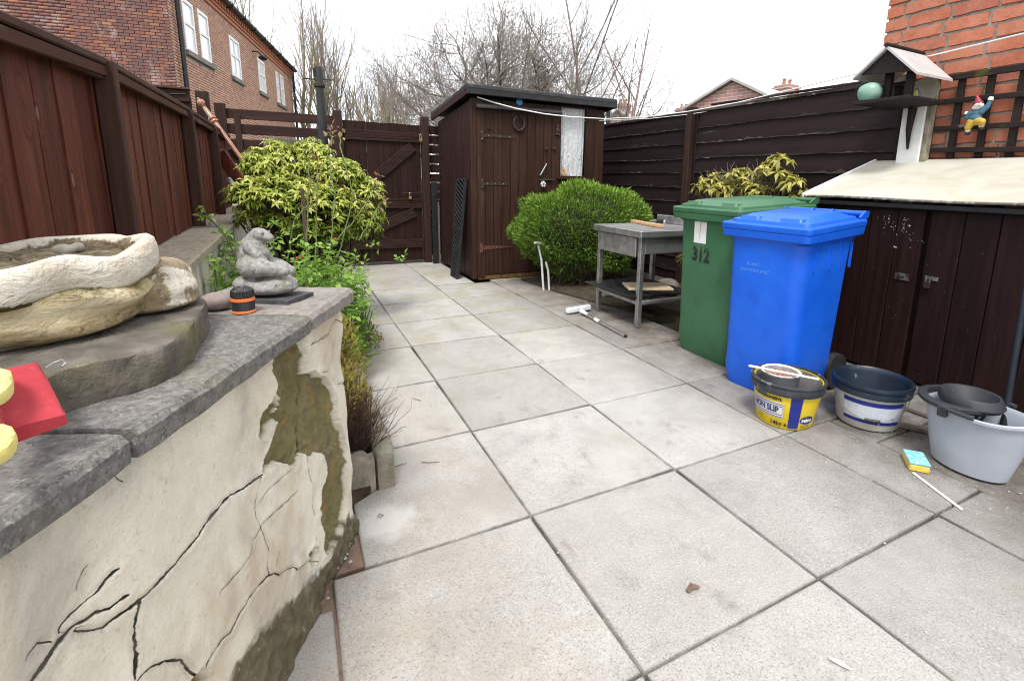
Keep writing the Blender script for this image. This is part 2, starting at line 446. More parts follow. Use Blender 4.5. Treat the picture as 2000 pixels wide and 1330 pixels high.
m_store = wood('store_brown_wood', (.0105,.0040,.0036), (.022,.0092,.0082), 'z', .5, .12, .001,
              layers=(dict(color=(.28,.26,.25), scale=60, lo=.76, hi=.82, amt=.4),), k=1.0)
m_felt = surf('roof_felt', [(.3,(.012,.012,.013)),(.7,(.035,.035,.037))], 12, rough=.75, bump=((160,.002,None),(5,.012,None)),
              layers=(dict(color=(.12,.12,.11), scale=20, lo=.62, hi=.75, amt=.5),))
m_black = surf('black_paint', [(.3,(.008,.008,.009)),(.7,(.022,.022,.024))], 10, rough=.45)
m_white_paint = surf('white_paint', [(.3,(.62,.62,.60)),(.7,(.78,.78,.77))], 9, rough=.55,
                     layers=(dict(color=(.35,.32,.25), scale=8, lo=.6, hi=.75, amt=.5),))
m_rust = surf('rusty_iron', [(.3,(.02,.013,.011)),(.7,(.06,.035,.026))], 40, rough=.6, metal=.3)
m_redrust = surf('red_rust', [(.3,(.05,.018,.012)),(.7,(.13,.045,.028))], 40, rough=.7)
m_steel = surf('brushed_steel', [(.3,(.30,.30,.30)),(.7,(.46,.46,.455))], 20, stretch=(.1,1,1), rough=.42, rough_var=.08, metal=.85,
               layers=(dict(color=(.16,.15,.14), scale=5, lo=.5, hi=.72, amt=.6), dict(color=(.1,.075,.05), scale=14, lo=.62, hi=.75, amt=.5)))
m_chrome = surf('bright_metal', [(.3,(.6,.6,.6)),(.7,(.75,.75,.75))], 20, rough=.22, metal=1.0)
m_brass = surf('brass', [(.3,(.36,.25,.08)),(.7,(.5,.36,.14))], 30, rough=.35, metal=.9)
m_lock = surf('lock_metal', [(.3,(.4,.4,.4)),(.7,(.6,.6,.6))], 30, rough=.3, metal=.9)
def brick_mat(name, stops, mortar_dust, rand=.15, scale=18, smear=(.62,.5,.44)):
    t = NT(name); g = t.node('ShaderNodeNewGeometry').outputs['Position']; oi = t.node('ShaderNodeObjectInfo').outputs['Random']
    try: a = t.attr('tint')
    except Exception: a = oi
    r = t.math('FRACT', t.math('ADD', oi, a))
    col = t.ramp(r, stops)
    f = t.noise(g, scale, 6, .7); col = t.mix(t.rng(f, .45, .75, 0, .55), col, tuple(c*.55 for c in stops[0][1]))
    f = t.noise(g, scale*.35, 4, .6, .5); col = t.mix(t.rng(f, .56, .74, 0, .6), col, smear)
    f = t.noise(g, scale*6, 3, .6); col = t.mix(t.rng(f, .6, .72, 0, .35), col, tuple(min(1,c*1.9) for c in stops[0][1]))
    t.l.new(col, t.b.inputs['Base Color']); t.b.inputs['Roughness'].default_value = .88; t.b.inputs['Specular IOR Level'].default_value = .25
    h = t.math('ADD', t.math('MULTIPLY', t.noise(g, scale*5, 4, .6), .0018), t.math('MULTIPLY', t.noise(g, scale*.9, 3, .6), .004))
    t.l.new(t.node('ShaderNodeBump', {'Height': h, 'Distance': 1.0}).outputs[0], t.b.inputs['Normal'])
    return t.m
m_brickR = brick_mat('orange_red_brick', [(0,(.42,.135,.078)),(.35,(.48,.17,.10)),(.7,(.46,.18,.115)),(1,(.37,.125,.085))], PALE, smear=(.50,.25,.18))
m_mortarR = surf('grey_mortar', [(.3,(.25,.235,.20)),(.7,(.40,.38,.335))], 40, rough=.95, bump=((120,.003,None),),
                 layers=(dict(color=(.18,.19,.08), scale=10, lo=.6, hi=.75, amt=.5),))
m_brickL = brick_mat('mixed_brown_brick', [(0,(.25,.105,.085)),(.25,(.19,.09,.08)),(.42,(.14,.09,.085)),(.58,(.24,.11,.088)),(.74,(.33,.15,.085)),(.86,(.16,.10,.095)),(1,(.22,.10,.085))], PALE, scale=7, smear=(.50,.42,.40))
m_brickS = brick_mat('orange_house_brick', [(0,(.58,.36,.265)),(.3,(.50,.30,.215)),(.6,(.62,.40,.30)),(.85,(.43,.255,.20)),(1,(.56,.345,.25))], PALE, scale=7, smear=(.55,.38,.3))
m_mortarL = surf('pale_mortar', [(.3,(.42,.36,.31)),(.7,(.55,.49,.43))], 10, rough=.95)
m_glass = NT('window_glass'); m_glass.b.inputs['Base Color'].default_value = (.80,.82,.84,1); m_glass.b.inputs['Roughness'].default_value = .06  # near-white base colour paints in the reflected sky
m_glass.b.inputs['Specular IOR Level'].default_value = .9; m_glass = m_glass.m
m_upvc = surf('white_window_frame', [(.3,(.76,.76,.76)),(.7,(.82,.82,.82))], 5, rough=.35)
m_stone = surf('grey_sill_stone', [(.3,(.16,.145,.13)),(.7,(.27,.25,.23))], 8, rough=.9)
m_slate = surf('roof_slate', [(.3,(.16,.155,.155)),(.7,(.26,.25,.25))], 3, rough=.7)

# ------------------------------------------------------------------ ground and patio
gm = MB().add([(-400,-400,-.08),(400,-400,-.08),(400,600,-.08),(-400,600,-.08)], [(0,1,2,3)])
tag(gm.build('ground', m_ground), kind='structure')
patio = MB().box((-1.4,-2.6,-.07),(3.15,6.1,-.028)).build('patio', m_base); tag(patio, kind='structure')
YR = [-1.83,-1.22,-.61,0,.600,1.2205,1.836,2.4596,3.0437,3.6435,4.247,4.861,5.47,5.74]
def slab(x0, x1, y0, y1, rise=0.0):
    g = .0038; r = RND
    j = lambda: r.uniform(-.0025,.0025)
    q = [(x0+g+j(),y0+g+j()),(x1-g+j(),y0+g+j()),(x1-g+j(),y1-g+j()),(x0+g+j(),y1-g+j())]
    zz = [r.uniform(-.003,.003)+rise for _ in range(4)]
    # ring 0 bottom, ring 1 side top, ring 2 arris, ring 3 dirt band, centre
    def inset(d): 
        cx = sum(p[0] for p in q)/4; cy = sum(p[1] for p in q)/4; o = []
        for p in q: o.append((p[0]+math.copysign(d, cx-p[0]), p[1]+math.copysign(d, cy-p[1])))
        return o
    v = []; f = []; ed = []
    for ring, (d, dz, e) in enumerate(((0,-.04,1),(0,-.0035,1),(.003,0,.5),(.010,0,.0))):
        for k, p in enumerate(inset(d)): v.append((p[0],p[1],zz[k]+dz)); ed.append(e)
    for ring in range(3):
        for k in range(4):
            k2 = (k+1)%4; f.append((ring*4+k, ring*4+k2, (ring+1)*4+k2, (ring+1)*4+k))
    f.append((12,13,14,15))
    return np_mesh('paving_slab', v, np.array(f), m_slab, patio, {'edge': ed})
XA, XB, XC = 0.0, .613, 1.236
for j in range(len(YR)-1):
    y0, y1 = YR[j], YR[j+1]
    slab(XA, XB, y0, y1)
    slab(XB, XC if y1 < 4.5 else 1.04, y0, y1)
    if y1 <= .01 + .6:
        slab(XC, 1.541, y0, y1)
        slab(1.546, 2.15, y0-.22, y1-.22, -.004); slab(2.15, 2.75, y0-.22, y1-.22, -.004)
    elif y1 < 4.0:
        slab(XC, 1.85, y0, y1)
        if y1 < 2.0: slab(1.85, 2.45, y0, y1)
    elif y1 < 4.3:
        slab(XC, 1.85, y0, y1)
    xl = -.605 if y1 < .61 else (-.52 if y1 < 1.3 else -.42)
    slab(xl, XA, y0, y1)
    if y1 <= .01: slab(-1.2, -.605, y0-.02, y1-.02, -.004)
slab(1.546, 2.15, .385, .60, -.003); slab(2.15, 2.75, .385, .60, -.003); slab(XC, 1.85, 4.247, 4.345, .002)
slab(1.85, 2.45, 4.247-.2, 4.345, -.006)
slab(-1.05, -.605, -.03, .50, -.005)
mo = MB()
mo.prism([(-1.2,-1),(-.60,-1),(-.60,.62),(-.515,.62),(-.515,.98),(-.62,.98),(-1.0,.2)], -.026, -.012)
o = mo.build('mortar_fillet', m_sandy, patio)

# soil beds
MB().prism([(-1.02,.6),(-.40,.98),(-.40,2.9),(-.30,5.2),(-1.1,5.7)], -.05, .03).build('flower_bed', m_earth)
tag(bpy.data.objects['flower_bed'], kind='structure')
b = MB().prism([(1.75,2.95),(1.95,2.35),(3.1,1.45),(3.1,5.2),(2.66,5.2),(2.66,4.3),(1.55,4.2),(1.62,3.5)], -.05, .02).build('shrub_bed', m_earth)
tag(b, kind='structure')

# ------------------------------------------------------------------ retaining wall with peeling paint
WC = Vector((-.538,.782,0)); WD = Vector((-.402,-.9156,0)).normalized(); WN = Vector((-WD.y, WD.x, 0))   # WN points to the patio
if WN.x < 0: WN = -WN
def Pw(px, py, off=0.0):
    d = FW + RT*((px-PPX)/FPX) + UP*((PPY-py)/FPX); c = WC + WN*off
    t = (c-CAM).dot(WN)/d.dot(WN); q = CAM + d*t
    return ((q-c).dot(WD), q.z)
def zoomB(l): return [Pw(x/2.83, 860+y/2.83) for x, y in l]
def zoomC(l): return [Pw(500+x/2.66, 500+y/2.66) for x, y in l]
bare_polys = [[Pw(*q) for q in [(519,690),(528,748),(526,769),(537,787),(530,815),(523,843),(516,879),(512,895),(502,927),(541,899),(558,906),(564,920),(580,892),
    (590,883),(597,893),(617,881),(627,899),(626,938),(617,966),(613,991),(620,1030),(622,1070),(630,1092),(650,1050),(660,1015),(667,976),(670,930),(670,881),(668,872),(657,838),
    (649,801),(644,763),(631,740),(616,735),(598,725),(588,733),(584,700),(580,655),(576,640),(540,672)]],
    [Pw(*q) for q in [(521,778),(534,790),(530,815),(509,861),(491,854),(507,810)]],
    [Pw(*q) for q in [(364,1330),(374,1308),(386,1309),(396,1325),(396,1345),(364,1345)]],
    [Pw(*q) for q in [(596,1083),(604,1062),(611,1085),(608,1100),(600,1108)]]]
dirt_poly = [Pw(*q) for q in [(690,1005),(672,1010),(660,1022),(640,1075),(622,1112),(600,1130),(579,1167),(548,1190),(530,1206),(505,1232),(491,1245),(470,1278),(452,1297),(445,1320),(405,1420),(330,1600),(900,1500),(720,1000)]]
cr = [zoomB(q) for q in (
 [(1410,195),(1370,232),(1330,262),(1250,310),(1215,330),(1150,395),(1090,462),(1050,520),(1010,570),(960,630),(900,690),(850,745),(800,790),(750,840),(705,885),(650,930),(600,970),(535,1035),(470,1052),(390,1055)],
 [(705,885),(690,980),(695,1040),(680,1100),(688,1200),(685,1340)],
 [(620,870),(590,905),(560,930),(500,948),(460,985),(400,1020),(350,1060),(300,1105),(255,1170),(200,1240),(120,1330)],
 [(582,725),(555,760),(530,800),(450,890),(380,960),(320,1025),(312,1045)],
 [(245,1115),(190,1120),(160,1150),(120,1190)],
 [(1580,170),(1530,220),(1470,270),(1420,340)],
 [(1410,200),(1390,350),(1400,450),(1430,550),(1450,605),(1435,700),(1445,745)],
 [(1445,745),(1390,800),(1330,870),(1300,920),(1270,960),(1230,1060),(1180,1110),(1120,1180),(1085,1240)],
 [(1445,745),(1480,735),(1510,745),(1535,725),(1560,710),(1600,700),(1620,715),(1680,670),(1700,630)],
 [(1615,285),(1540,360),(1480,410),(1420,460),(1370,550),(1340,640),(1270,730),(1185,835)],
 [(685,1340),(740,1290),(790,1250),(870,1220),(965,1212),(1000,1260),(1030,1295)],
 [(1675,70),(1680,160),(1700,230),(1705,340),(1715,400)],
 [(1720,540),(1720,580),(1700,630),(1730,670)],
 [(445,715),(410,800)],[(560,150),(605,215)],[(230,380),(222,440)],[(1510,625),(1490,690)])] + \
 [zoomC(q) for q in ([(245,470),(260,455),(300,440),(350,405),(372,360),(392,330),(420,345)],[(372,470),(380,560),(360,600),(330,605)],[(410,665),(440,662)])]
CW = [0.00118,0.00149,0.0013,0.00093,0.00074,0.00062,0.00068,0.00087,0.00087,0.00062,0.00167,0.00068,0.00112,0.00074,0.00062,0.00124,0.0005,0.00087,0.00068,0.00056]
def seg_dist(X, Y, a, b):
    ax, ay = a; bx, by = b; dx, dy = bx-ax, by-ay; L = dx*dx+dy*dy+1e-12
    t = np.clip(((X-ax)*dx+(Y-ay)*dy)/L, 0, 1); return np.hypot(X-ax-t*dx, Y-ay-t*dy)
def poly_sd(X, Y, poly):
    d = np.full(X.shape, 9.0); inside = np.zeros(X.shape, bool); k = len(poly)
    for i in range(k):
        a, b = poly[i], poly[(i+1)%k]; d = np.minimum(d, seg_dist(X, Y, a, b))
        c = ((a[1] > Y) != (b[1] > Y)) & (X < (b[0]-a[0])*(Y-a[1])/(b[1]-a[1]+1e-12)+a[0]); inside ^= c
    return np.where(inside, -d, d)
def vnoise(X, Y, s, seed):
    r = np.random.RandomState(seed); T = r.rand(64,64); x = X*s; y = Y*s
    xi = np.floor(x).astype(int); yi = np.floor(y).astype(int); fx = x-xi; fy = y-yi
    fx = fx*fx*(3-2*fx); fy = fy*fy*(3-2*fy); g = lambda a, b: T[a%64, b%64]
    return (g(xi,yi)*(1-fx)+g(xi+1,yi)*fx)*(1-fy) + (g(xi,yi+1)*(1-fx)+g(xi+1,yi+1)*fx)*fy
step = .0021; U = np.arange(0, 1.16, step); V = np.arange(-.03, .732, step)
UU, VV = np.meshgrid(U, V, indexing='ij')
wob = (vnoise(UU,VV,60,1)-.5)*.012 + (vnoise(UU,VV,170,2)-.5)*.006
sdb = np.full(UU.shape, 9.0)
for pl in bare_polys: sdb = np.minimum(sdb, poly_sd(UU, VV, pl))
sdb = sdb + wob*.6
sdd = poly_sd(UU, VV, dirt_poly) + wob*1.6
cd = np.full(UU.shape, 9.0); sc = np.full(UU.shape, 9.0); lift = np.zeros(UU.shape); cwid = np.full(UU.shape, .001)
for ci, (c, w_) in enumerate(zip(cr, CW)):
    dd = np.full(UU.shape, 9.0); sg = np.zeros(UU.shape); X_, Y_ = UU+wob*.28, VV+wob*.28
    for a, b in zip(c[:-1], c[1:]):
        dq = seg_dist(X_, Y_, a, b); L_ = math.hypot(b[0]-a[0], b[1]-a[1])+1e-9
        sd = ((b[0]-a[0])*(Y_-a[1])-(b[1]-a[1])*(X_-a[0]))/L_
        up_ = dq < dd; dd = np.where(up_, dq, dd); sg = np.where(up_, sd, sg)
    near = dd < cd; cd = np.where(near, dd, cd); sc = np.where(near, sg, sc); cwid = np.where(near, w_*(.7+.6*vnoise(UU,VV,22,13)), cwid)
    if ci in (0,1,2,3,7,8,10):
        e = np.clip((-sg+.005)/.010, 0, 1); e = e*e*(3-2*e)
        lift = np.maximum(lift, e*np.exp(-dd/.022)*(.35+.65*vnoise(UU,VV,14,20+ci)))
# relief: paint skin proud of the stone, lifted slightly at its torn edges and along cracks
skin = np.clip(sdb/.004, 0, 1)
h = skin*(.010 + .014*np.exp(-np.clip(sdb,0,1)/.012)*np.clip(vnoise(UU,VV,25,3)*1.6-.3,0,1))
h += skin*lift*.009
h += (vnoise(UU,VV,9,4)-.5)*.016 + (vnoise(UU,VV,28,5)-.5)*.004
h += .004*np.exp(-cd/.009)*vnoise(UU,VV,8,9)
h -= .004*np.exp(-(cd/.004)**2)*skin
h += (1-skin)*((vnoise(UU,VV,40,6)-.5)*.016 + (vnoise(UU,VV,120,7)-.5)*.007 - .006)
seam = [Pw(*q) for q in ((580,650),(582,700),(586,760),(587,800),(585,850),(588,885))]
sd_s = np.full(UU.shape, 9.0)
for a, b in zip(seam[:-1], seam[1:]): sd_s = np.minimum(sd_s, seg_dist(UU+wob*.5, VV, a, b))
h -= (1-skin)*.014*np.exp(-(sd_s/.004)**2)
h += np.clip(-sdd/.02, 0, 1)*(.006+(vnoise(UU,VV,45,8)-.5)*.016)
pos = np.stack([WC.x+WD.x*UU+WN.x*h, WC.y+WD.y*UU+WN.y*h, VV], -1).reshape(-1,3)
nu, nv = UU.shape; I = np.arange(nu*nv).reshape(nu, nv)
F = np.stack([I[:-1,:-1], I[:-1,1:], I[1:,1:], I[1:,:-1]], -1).reshape(-1,4)
def wall_mat():
    t = NT('peeling_cream_render'); g = t.node('ShaderNodeNewGeometry').outputs['Position']
    f = t.noise(g, 7, 6, .65); cream = t.ramp(f, [(.3,(.66,.60,.48)),(.55,(.78,.73,.61)),(.8,(.82,.78,.68))])
    f = t.noise(g, 5, 4, .6, .3, (1,1,.5)); cream = t.mix(t.rng(f, .48, .68, 0, .7), cream, (.50,.37,.24))
    f = t.noise(g, 4, 5, .65, .4); cream = t.mix(t.rng(f, .52, .68, 0, .6), cream, (.38,.345,.32))
    f = t.noise(g, 30, 5, .7); cream = t.mix(t.rng(f, .6, .72, 0, .45), cream, (.35,.29,.23))
    f = t.noise(g, 90, 4, .7); cream = t.mix(t.rng(f, .62, .72, 0, .55), cream, (.33,.28,.22)); f = t.noise(g, 260, 3, .6); cream = t.mix(t.rng(f, .55, .68, 0, .3), cream, (.40,.35,.27))
    f = t.noise(g, 10, 6, .65); st = t.ramp(f, [(.25,(.10,.088,.035)),(.55,(.20,.172,.075)),(.8,(.27,.235,.13))])
    f = t.noise(g, 15, 6, .7); st = t.mix(t.rng(f, .57, .68, 0, .8), st, (.36,.16,.05))
    f = t.noise(g, 33, 5, .7, 0, (1,1,.5)); st = t.mix(t.rng(f, .65, .72, 0, .8), st, (.5,.45,.42))
    f = t.noise(g, 20, 5, .7); st = t.mix(t.rng(f, .6, .72, 0, .8), st, (.07,.055,.035))
    f = t.noise(g, 24, 6, .7); dr = t.ramp(f, [(.25,(.055,.045,.028)),(.55,(.14,.12,.07)),(.8,(.26,.23,.17))])
    f = t.noise(g, 60, 5, .7, 0, (1,1,.4)); dr = t.mix(t.rng(f, .62, .7, 0, .8), dr, (.42,.38,.33))
    st = t.mix(t.rng(t.attr('seam'), .006, .001), st, (.03,.026,.02))
    col = t.mix(t.rng(t.attr('bare'), -.0015, .0015), st, cream)
    col = t.mix(t.rng(t.attr('dirt'), -.006, .010), dr, col)
    wig = t.math('MULTIPLY', t.math('SUBTRACT', t.noise(g, 55, 4, .7), .5), .005)
    rel = t.math('DIVIDE', t.math('ABSOLUTE', t.math('ADD', t.attr('crack'), wig)), t.math('MULTIPLY', t.attr('crackw'), t.rng(t.noise(g, 38, 3, .6), .35, .65, .45, 1.6)))
    ck_ = t.math('MULTIPLY', t.math('MULTIPLY', t.rng(rel, .75, 1.35, 1, 0), t.rng(t.attr('crackd'), .0062, .0042)), t.rng(t.attr('bare'), -.002, .004))
    col = t.mix(ck_, col, (.018,.015,.012))
    hz = t.math('MULTIPLY', t.rng(t.attr('crackd'), .001, .012, .4, 0), t.rng(t.noise(g, 26, 4, .6), .4, .65))
    col = t.mix(hz, col, (.22,.19,.15))
    t.l.new(col, t.b.inputs['Base Color']); t.b.inputs['Roughness'].default_value = .8; t.b.inputs['Specular IOR Level'].default_value = .3
    h = t.math('ADD', t.math('MULTIPLY', t.noise(g, 260, 4, .6), .0016), t.math('MULTIPLY', t.noise(g, 60, 5, .65), .0034))
    t.l.new(t.node('ShaderNodeBump', {'Height': h, 'Distance': 1.0}).outputs[0], t.b.inputs['Normal'])
    return t.m
m_wall = wall_mat()
wall = thing('retaining_wall', (WC.x, WC.y, 0), 'low garden wall with cracked cream paint peeling off brown stone', 'wall')
o = np_mesh('painted_face', pos, F, m_wall, wall, {'seam': sd_s.ravel(), 'bare': sdb.ravel(), 'dirt': sdd.ravel(), 'crack': sc.ravel(), 'crackd': cd.ravel(), 'crackw': cwid.ravel()}, smooth=True)
m_core = surf('wall_stone', [(.3,(.10,.085,.05)),(.7,(.22,.19,.12))], 12, rough=.95, bump=((40,.008,None),))
def wp(u, o_, z): q = WC + WD*u + WN*o_; return (q.x, q.y, z)
c = MB()
q = [wp(0,-.012,0), wp(1.15,-.012,0), wp(1.15,-.26,0), wp(0,-.26,0)]
c.prism([p[:2] for p in q][::-1], -.03, .728)
q = [wp(1.155,-.004,0), wp(2.2,-.004,0), wp(2.2,-.26,0), wp(1.155,-.26,0)]
c.prism([p[:2] for p in q][::-1], -.03, .728)
c.build('core', m_core, wall)
m_cope = surf('grey_coping_stone', [(.25,(.09,.086,.082)),(.5,(.165,.156,.146)),(.75,(.26,.247,.228))], 65, detail=5, rough=.92, rand=.06, bump=((200,.0022,None),(30,.003,None)),
    layers=(dict(color=(.40,.39,.37), scale=170, lo=.56, hi=.66, amt=.55), dict(color=(.035,.033,.031), scale=160, lo=.54, hi=.66, amt=.6),
            dict(color=(.19,.17,.09), scale=6, lo=.55, hi=.75, amt=.6), dict(color=(.06,.056,.052), scale=9, lo=.56, hi=.74, amt=.6)))
m_cope2 = surf('brown_coping_stone', [(.25,(.16,.14,.12)),(.5,(.26,.235,.21)),(.75,(.33,.30,.27))], 45, detail=5, rough=.92, bump=((200,.002,None),),
    layers=(dict(color=(.10,.09,.085), scale=120, lo=.56, hi=.68, amt=.5), dict(color=(.13,.125,.13), scale=7, lo=.5, hi=.7, amt=.6)))
CT = .766       # top of the coping
def coping(u0, u1, mat, w=.40, cut=0.0):
    m = MB(); rings = []
    nn = 14
    for i in range(nn+1):
        u = u0+(u1-u0)*i/nn; j = lambda: RND.uniform(-.0022,.0022)
        e = .008 if i in (0,nn) else 0
        o1 = .045 + j() - e*.4; zt = CT + j()*.5
        rings.append([wp(u,o1-.002,CT-.038+j()), wp(u,o1,CT-.010+j()), wp(u,o1-.009,zt-e*.25), wp(u,o1-.03,zt), wp(u,-.2,zt), wp(u,-w,zt), wp(u,-w,CT-.038)])
    m.loft(rings); return m.build('coping_stone', mat, wall, smooth=True, ang=35)
coping(-.04, .262, m_cope2, .30); coping(.268, .800, m_cope, .46); coping(.812, 1.40, m_cope, .46); coping(1.41, 2.2, m_cope, .46)

# rear wall along the boundary, under the fence
m_rcope = surf('gravel_coping', [(.25,(.20,.165,.12)),(.5,(.33,.28,.21)),(.75,(.42,.37,.29))], 60, rough=.95, bump=((140,.004,None),),
    layers=(dict(color=(.11,.09,.06), scale=90, lo=.56, hi=.68, amt=.6),))
m_streak = surf('streaked_white_render', [(.3,(.36,.33,.28)),(.55,(.62,.58,.51)),(.8,(.72,.69,.63))], 18, stretch=(1,1,.25), rough=.9, bump=((40,.004,(1,1,.3)),),
    layers=(dict(color=(.10,.09,.075), scale=14, lo=.5, hi=.62, stretch=(1,1,.12), amt=.9), dict(color=(.28,.24,.12), scale=5, lo=.5, hi=.7, amt=.5)))
rw = thing('boundary_wall', (-1.1,1,0), 'long low wall with streaked white face beneath the red fence', 'wall')
MB().box((-1.34,.55,-.03),(-1.0,5.7,.725)).build('rendered_body', m_streak, rw)
yy = .55
while yy < 5.6:
    y2 = min(yy+.9, 5.7); MB().cbox((-1.36,yy+.003,.727),(-.965,y2-.003,.765), .006).build('coping_stone', m_rcope, rw); yy = y2
# ------------------------------------------------------------------ left boarded fence
FX = -1.15
lf = thing('board_fence', (FX,2,.76), 'red-brown vertical board fence on the low wall beside the stone planter', 'fence')
def ftop(y): return 1.452 - (.055*(1.72-y)/.9 if y < 1.72 else 0)
yp = .25; k = 0
while yp < 5.2:
    w = RND.uniform(.125,.165); y1 = yp+w
    x0 = FX - .012 + RND.uniform(-.002,.002)
    m = MB()
    a, b = yp+.0005, y1+.0005; x0 += RND.uniform(-.0012,.0012)
    # feather edge: thicker at the far edge
    zt = ftop((a+b)/2)-.024; zb = .772
    nz_ = 6; rings = []
    bow = [RND.uniform(-.0022,.0022) for _ in range(nz_+1)]
    for i in range(nz_+1):
        z = zb+(zt-zb)*i/nz_
        rings.append([(x0-.012,a,z),(x0-.012,b,z),(x0+.0072+bow[i]*.4,b+bow[i]*.2,z),(x0+.0098+bow[i]*.4,a+bow[i]*.4,z)])
    m.loft(rings); m.build('board', m_red, lf); yp = y1; k += 1
# rails just under the cap, the cap, and the posts
posts = [P(228,300,x=FX+.03).y, P(378,330,x=FX+.03).y, P(424,330,x=FX+.03).y]
segs = [(.25,posts[0]-.01),(posts[0]+.03,posts[1]-.02),(posts[1]+.03,posts[2]-.02),(posts[2]+.03,5.2)]
for i, (a, b) in enumerate(segs):
    m = MB(); m.beam((FX+.028,a,ftop(a)-.043),(FX+.028,b,ftop(b)-.043),.022,.032); m.build('rail', m_redrail, lf)
    m = MB(); m.beam((FX+.012,a-.02,ftop(a)-.012),(FX+.012,b+.018,ftop(b)-.012),.062,.022,c=.004); m.build('cap_board', m_capw, lf)
m = MB(); m.beam((FX+.022,posts[0]-.32,ftop(1.5)-.072),(FX+.022,posts[0]-.03,ftop(1.68)-.072),.02,.03); m.build('rail', m_redrail, lf)
for y in posts:
    m = MB(); m.cbox((FX+.002,y-.024,.766),(FX+.058,y+.024,1.425), .005); m.build('post', m_redpost, lf)
m_shoe = surf('post_shoe', [(.3,(.16,.15,.15)),(.7,(.26,.25,.25))], 20, rough=.5, metal=.5)
m = MB(); y = posts[1]; m.box((FX+.0,y-.05,.766),(FX+.12,y+.07,.772)); m.box((FX+.076,y-.038,.772),(FX+.08,y+.038,.80)); m.build('post_shoe', m_shoe, lf)

# ------------------------------------------------------------------ things leaning in the corner behind the shrub
m_copper = surf('copper_brown_gloss', [(.3,(.22,.09,.05)),(.7,(.34,.15,.09))], 20, rough=.3, coat=.4)
pa = P(386,192,y=4.55); pb = P(482,325,y=4.25); d = (pb-pa).normalized()
cp = thing('curtain_pole', pb, 'copper-brown turned pole with finial leaning on the red fence', 'pole')
L = (pb-pa).length; e = pb + d*.55
prof = [(0,0),(.010,.003),(.012,.01),(.008,.02),(.024,.03),(.030,.048),(.022,.068),(.012,.078),(.020,.086),(.012,.094),(.016,.11),(.018,.20),(.030,.205),(.032,.22),(.018,.228),(.030,.236),(.030,.252),(.017,.258),(.016,L+.5),(.0,L+.5)]
m = MB(); m.lathe(prof, 16); z = d; xx = z.cross(Vector((0,0,1))).normalized(); yv = z.cross(xx)
m.xf(Matrix(((xx.x,yv.x,z.x,pa.x),(xx.y,yv.y,z.y,pa.y),(xx.z,yv.z,z.z,pa.z),(0,0,0,1)))); m.build('turned_rod', m_copper, cp, True)
m_redw = wood('red_stained_plank', (.05,.014,.008), (.16,.045,.025), 'z', .5)
m_rawend = surf('raw_end_grain', [(.3,(.22,.15,.10)),(.7,(.38,.28,.2))], 40, rough=.9)
def leaning(name, p0, p1, w, h, mat, label, cat='plank'):
    t = thing(name, p1, label, cat)
    m = MB(); m.beam(p0, p1, w, h, up=(1,-.6,.2)); m.build('board', mat, t)
    dd = (Vector(p0)-Vector(p1)).normalized()
    m = MB(); m.beam(Vector(p0)+dd*.001, Vector(p0)+dd*.014, w*.86, h*.8, up=(1,-.6,.2)); m.build('raw_end', m_rawend, t)
    return t
leaning('leaning_plank', P(430,300,y=4.35), P(500,400,y=4.05), .03, .10, m_redw, 'short red-stained plank leaning in the corner behind the yellow shrub')
leaning('leaning_batten', P(452,292,y=4.5), P(508,360,y=4.3), .03, .05, m_post, 'dark brown batten leaning beside the red-stained plank')
m_greyp = surf('grey_plastic', [(.3,(.16,.18,.20)),(.7,(.24,.26,.29))], 10, rough=.4)
a = P(447,348,y=3.55); b_ = P(470,392,y=3.45)
t = thing('tool_handle', b_, 'grey plastic tool handle sticking up beside the yellow shrub', 'tool handle')
dd = (b_-a).normalized()
MB().tube([a-dd*.0, a+dd*.03, b_, b_+dd*.2], [.010,.017,.015,.012], 10).build('grip', m_greyp, t, True)
MB().tube([a+dd*.02-Vector((.0,.02,0)), a+dd*.02+Vector((0,-.001,0))], .006, 8).build('hanging_hole', m_black, t)

# ------------------------------------------------------------------ slatted fence at the back
BY = 5.75
sf = thing('slat_fence', (-.65,BY,0), 'dark brown horizontal slat fence left of the gate with open gaps', 'fence')
zt = 1.755
for i, h_ in enumerate((.10,.105,.10,.10,.10,.10,.10,.10,.10)):
    zb = zt-h_
    m = MB(); m.beam((-1.235,BY,(zt+zb)/2),(-.135,BY+.0,(zt+zb)/2+.004*RND.uniform(-1,1)),.024,h_); m.build('slat', m_backfence, sf)
    zt = zb-(.052 if i < 2 else .055)
m = MB(); m.cbox((-1.265,BY-.05,0),(-1.165,BY-.014,1.80),.005); m.build('post', m_post, sf)
m = MB(); m.cbox((-1.10,BY-.036,.4),(-1.04,BY-.014,1.70),.004); m.build('batten', m_post, sf)
m_grey_oldwood = wood('grey_old_wood', (.08,.075,.05), (.2,.19,.14), 'z', .85, .15, .0016)
pf = thing('picket_panel', (-.75,5.5,0), 'old grey-green weathered pickets showing above the yellow shrub', 'fence panel')
for i, px in enumerate((527,556,583)):
    a = P(px,268+i,y=5.55); m = MB(); m.cbox((a.x-.065,5.54,.5),(a.x+.065,5.565,a.z-.01*i),.003); m.build('picket', m_grey_oldwood, pf)
m = MB(); m.box((-.95,5.567,.7),(-.4,5.585,.76)); m.build('rail', m_grey_oldwood, pf)
nf = thing('railing', (-.6,9,0), 'thin dark upright railings far behind the slat fence', 'railing')
for i in range(24):
    x = -1.75+i*.13
    m = MB(); m.box((x,8.98,-.08),(x+.02,9.0,1.52)); m.build('upright', m_black, nf)
m = MB(); m.box((-1.8,9.004,1.45),(1.5,9.02,1.49)); m.box((-1.8,9.004,.2),(1.5,9.02,.24)); m.build('rail', m_black, nf)

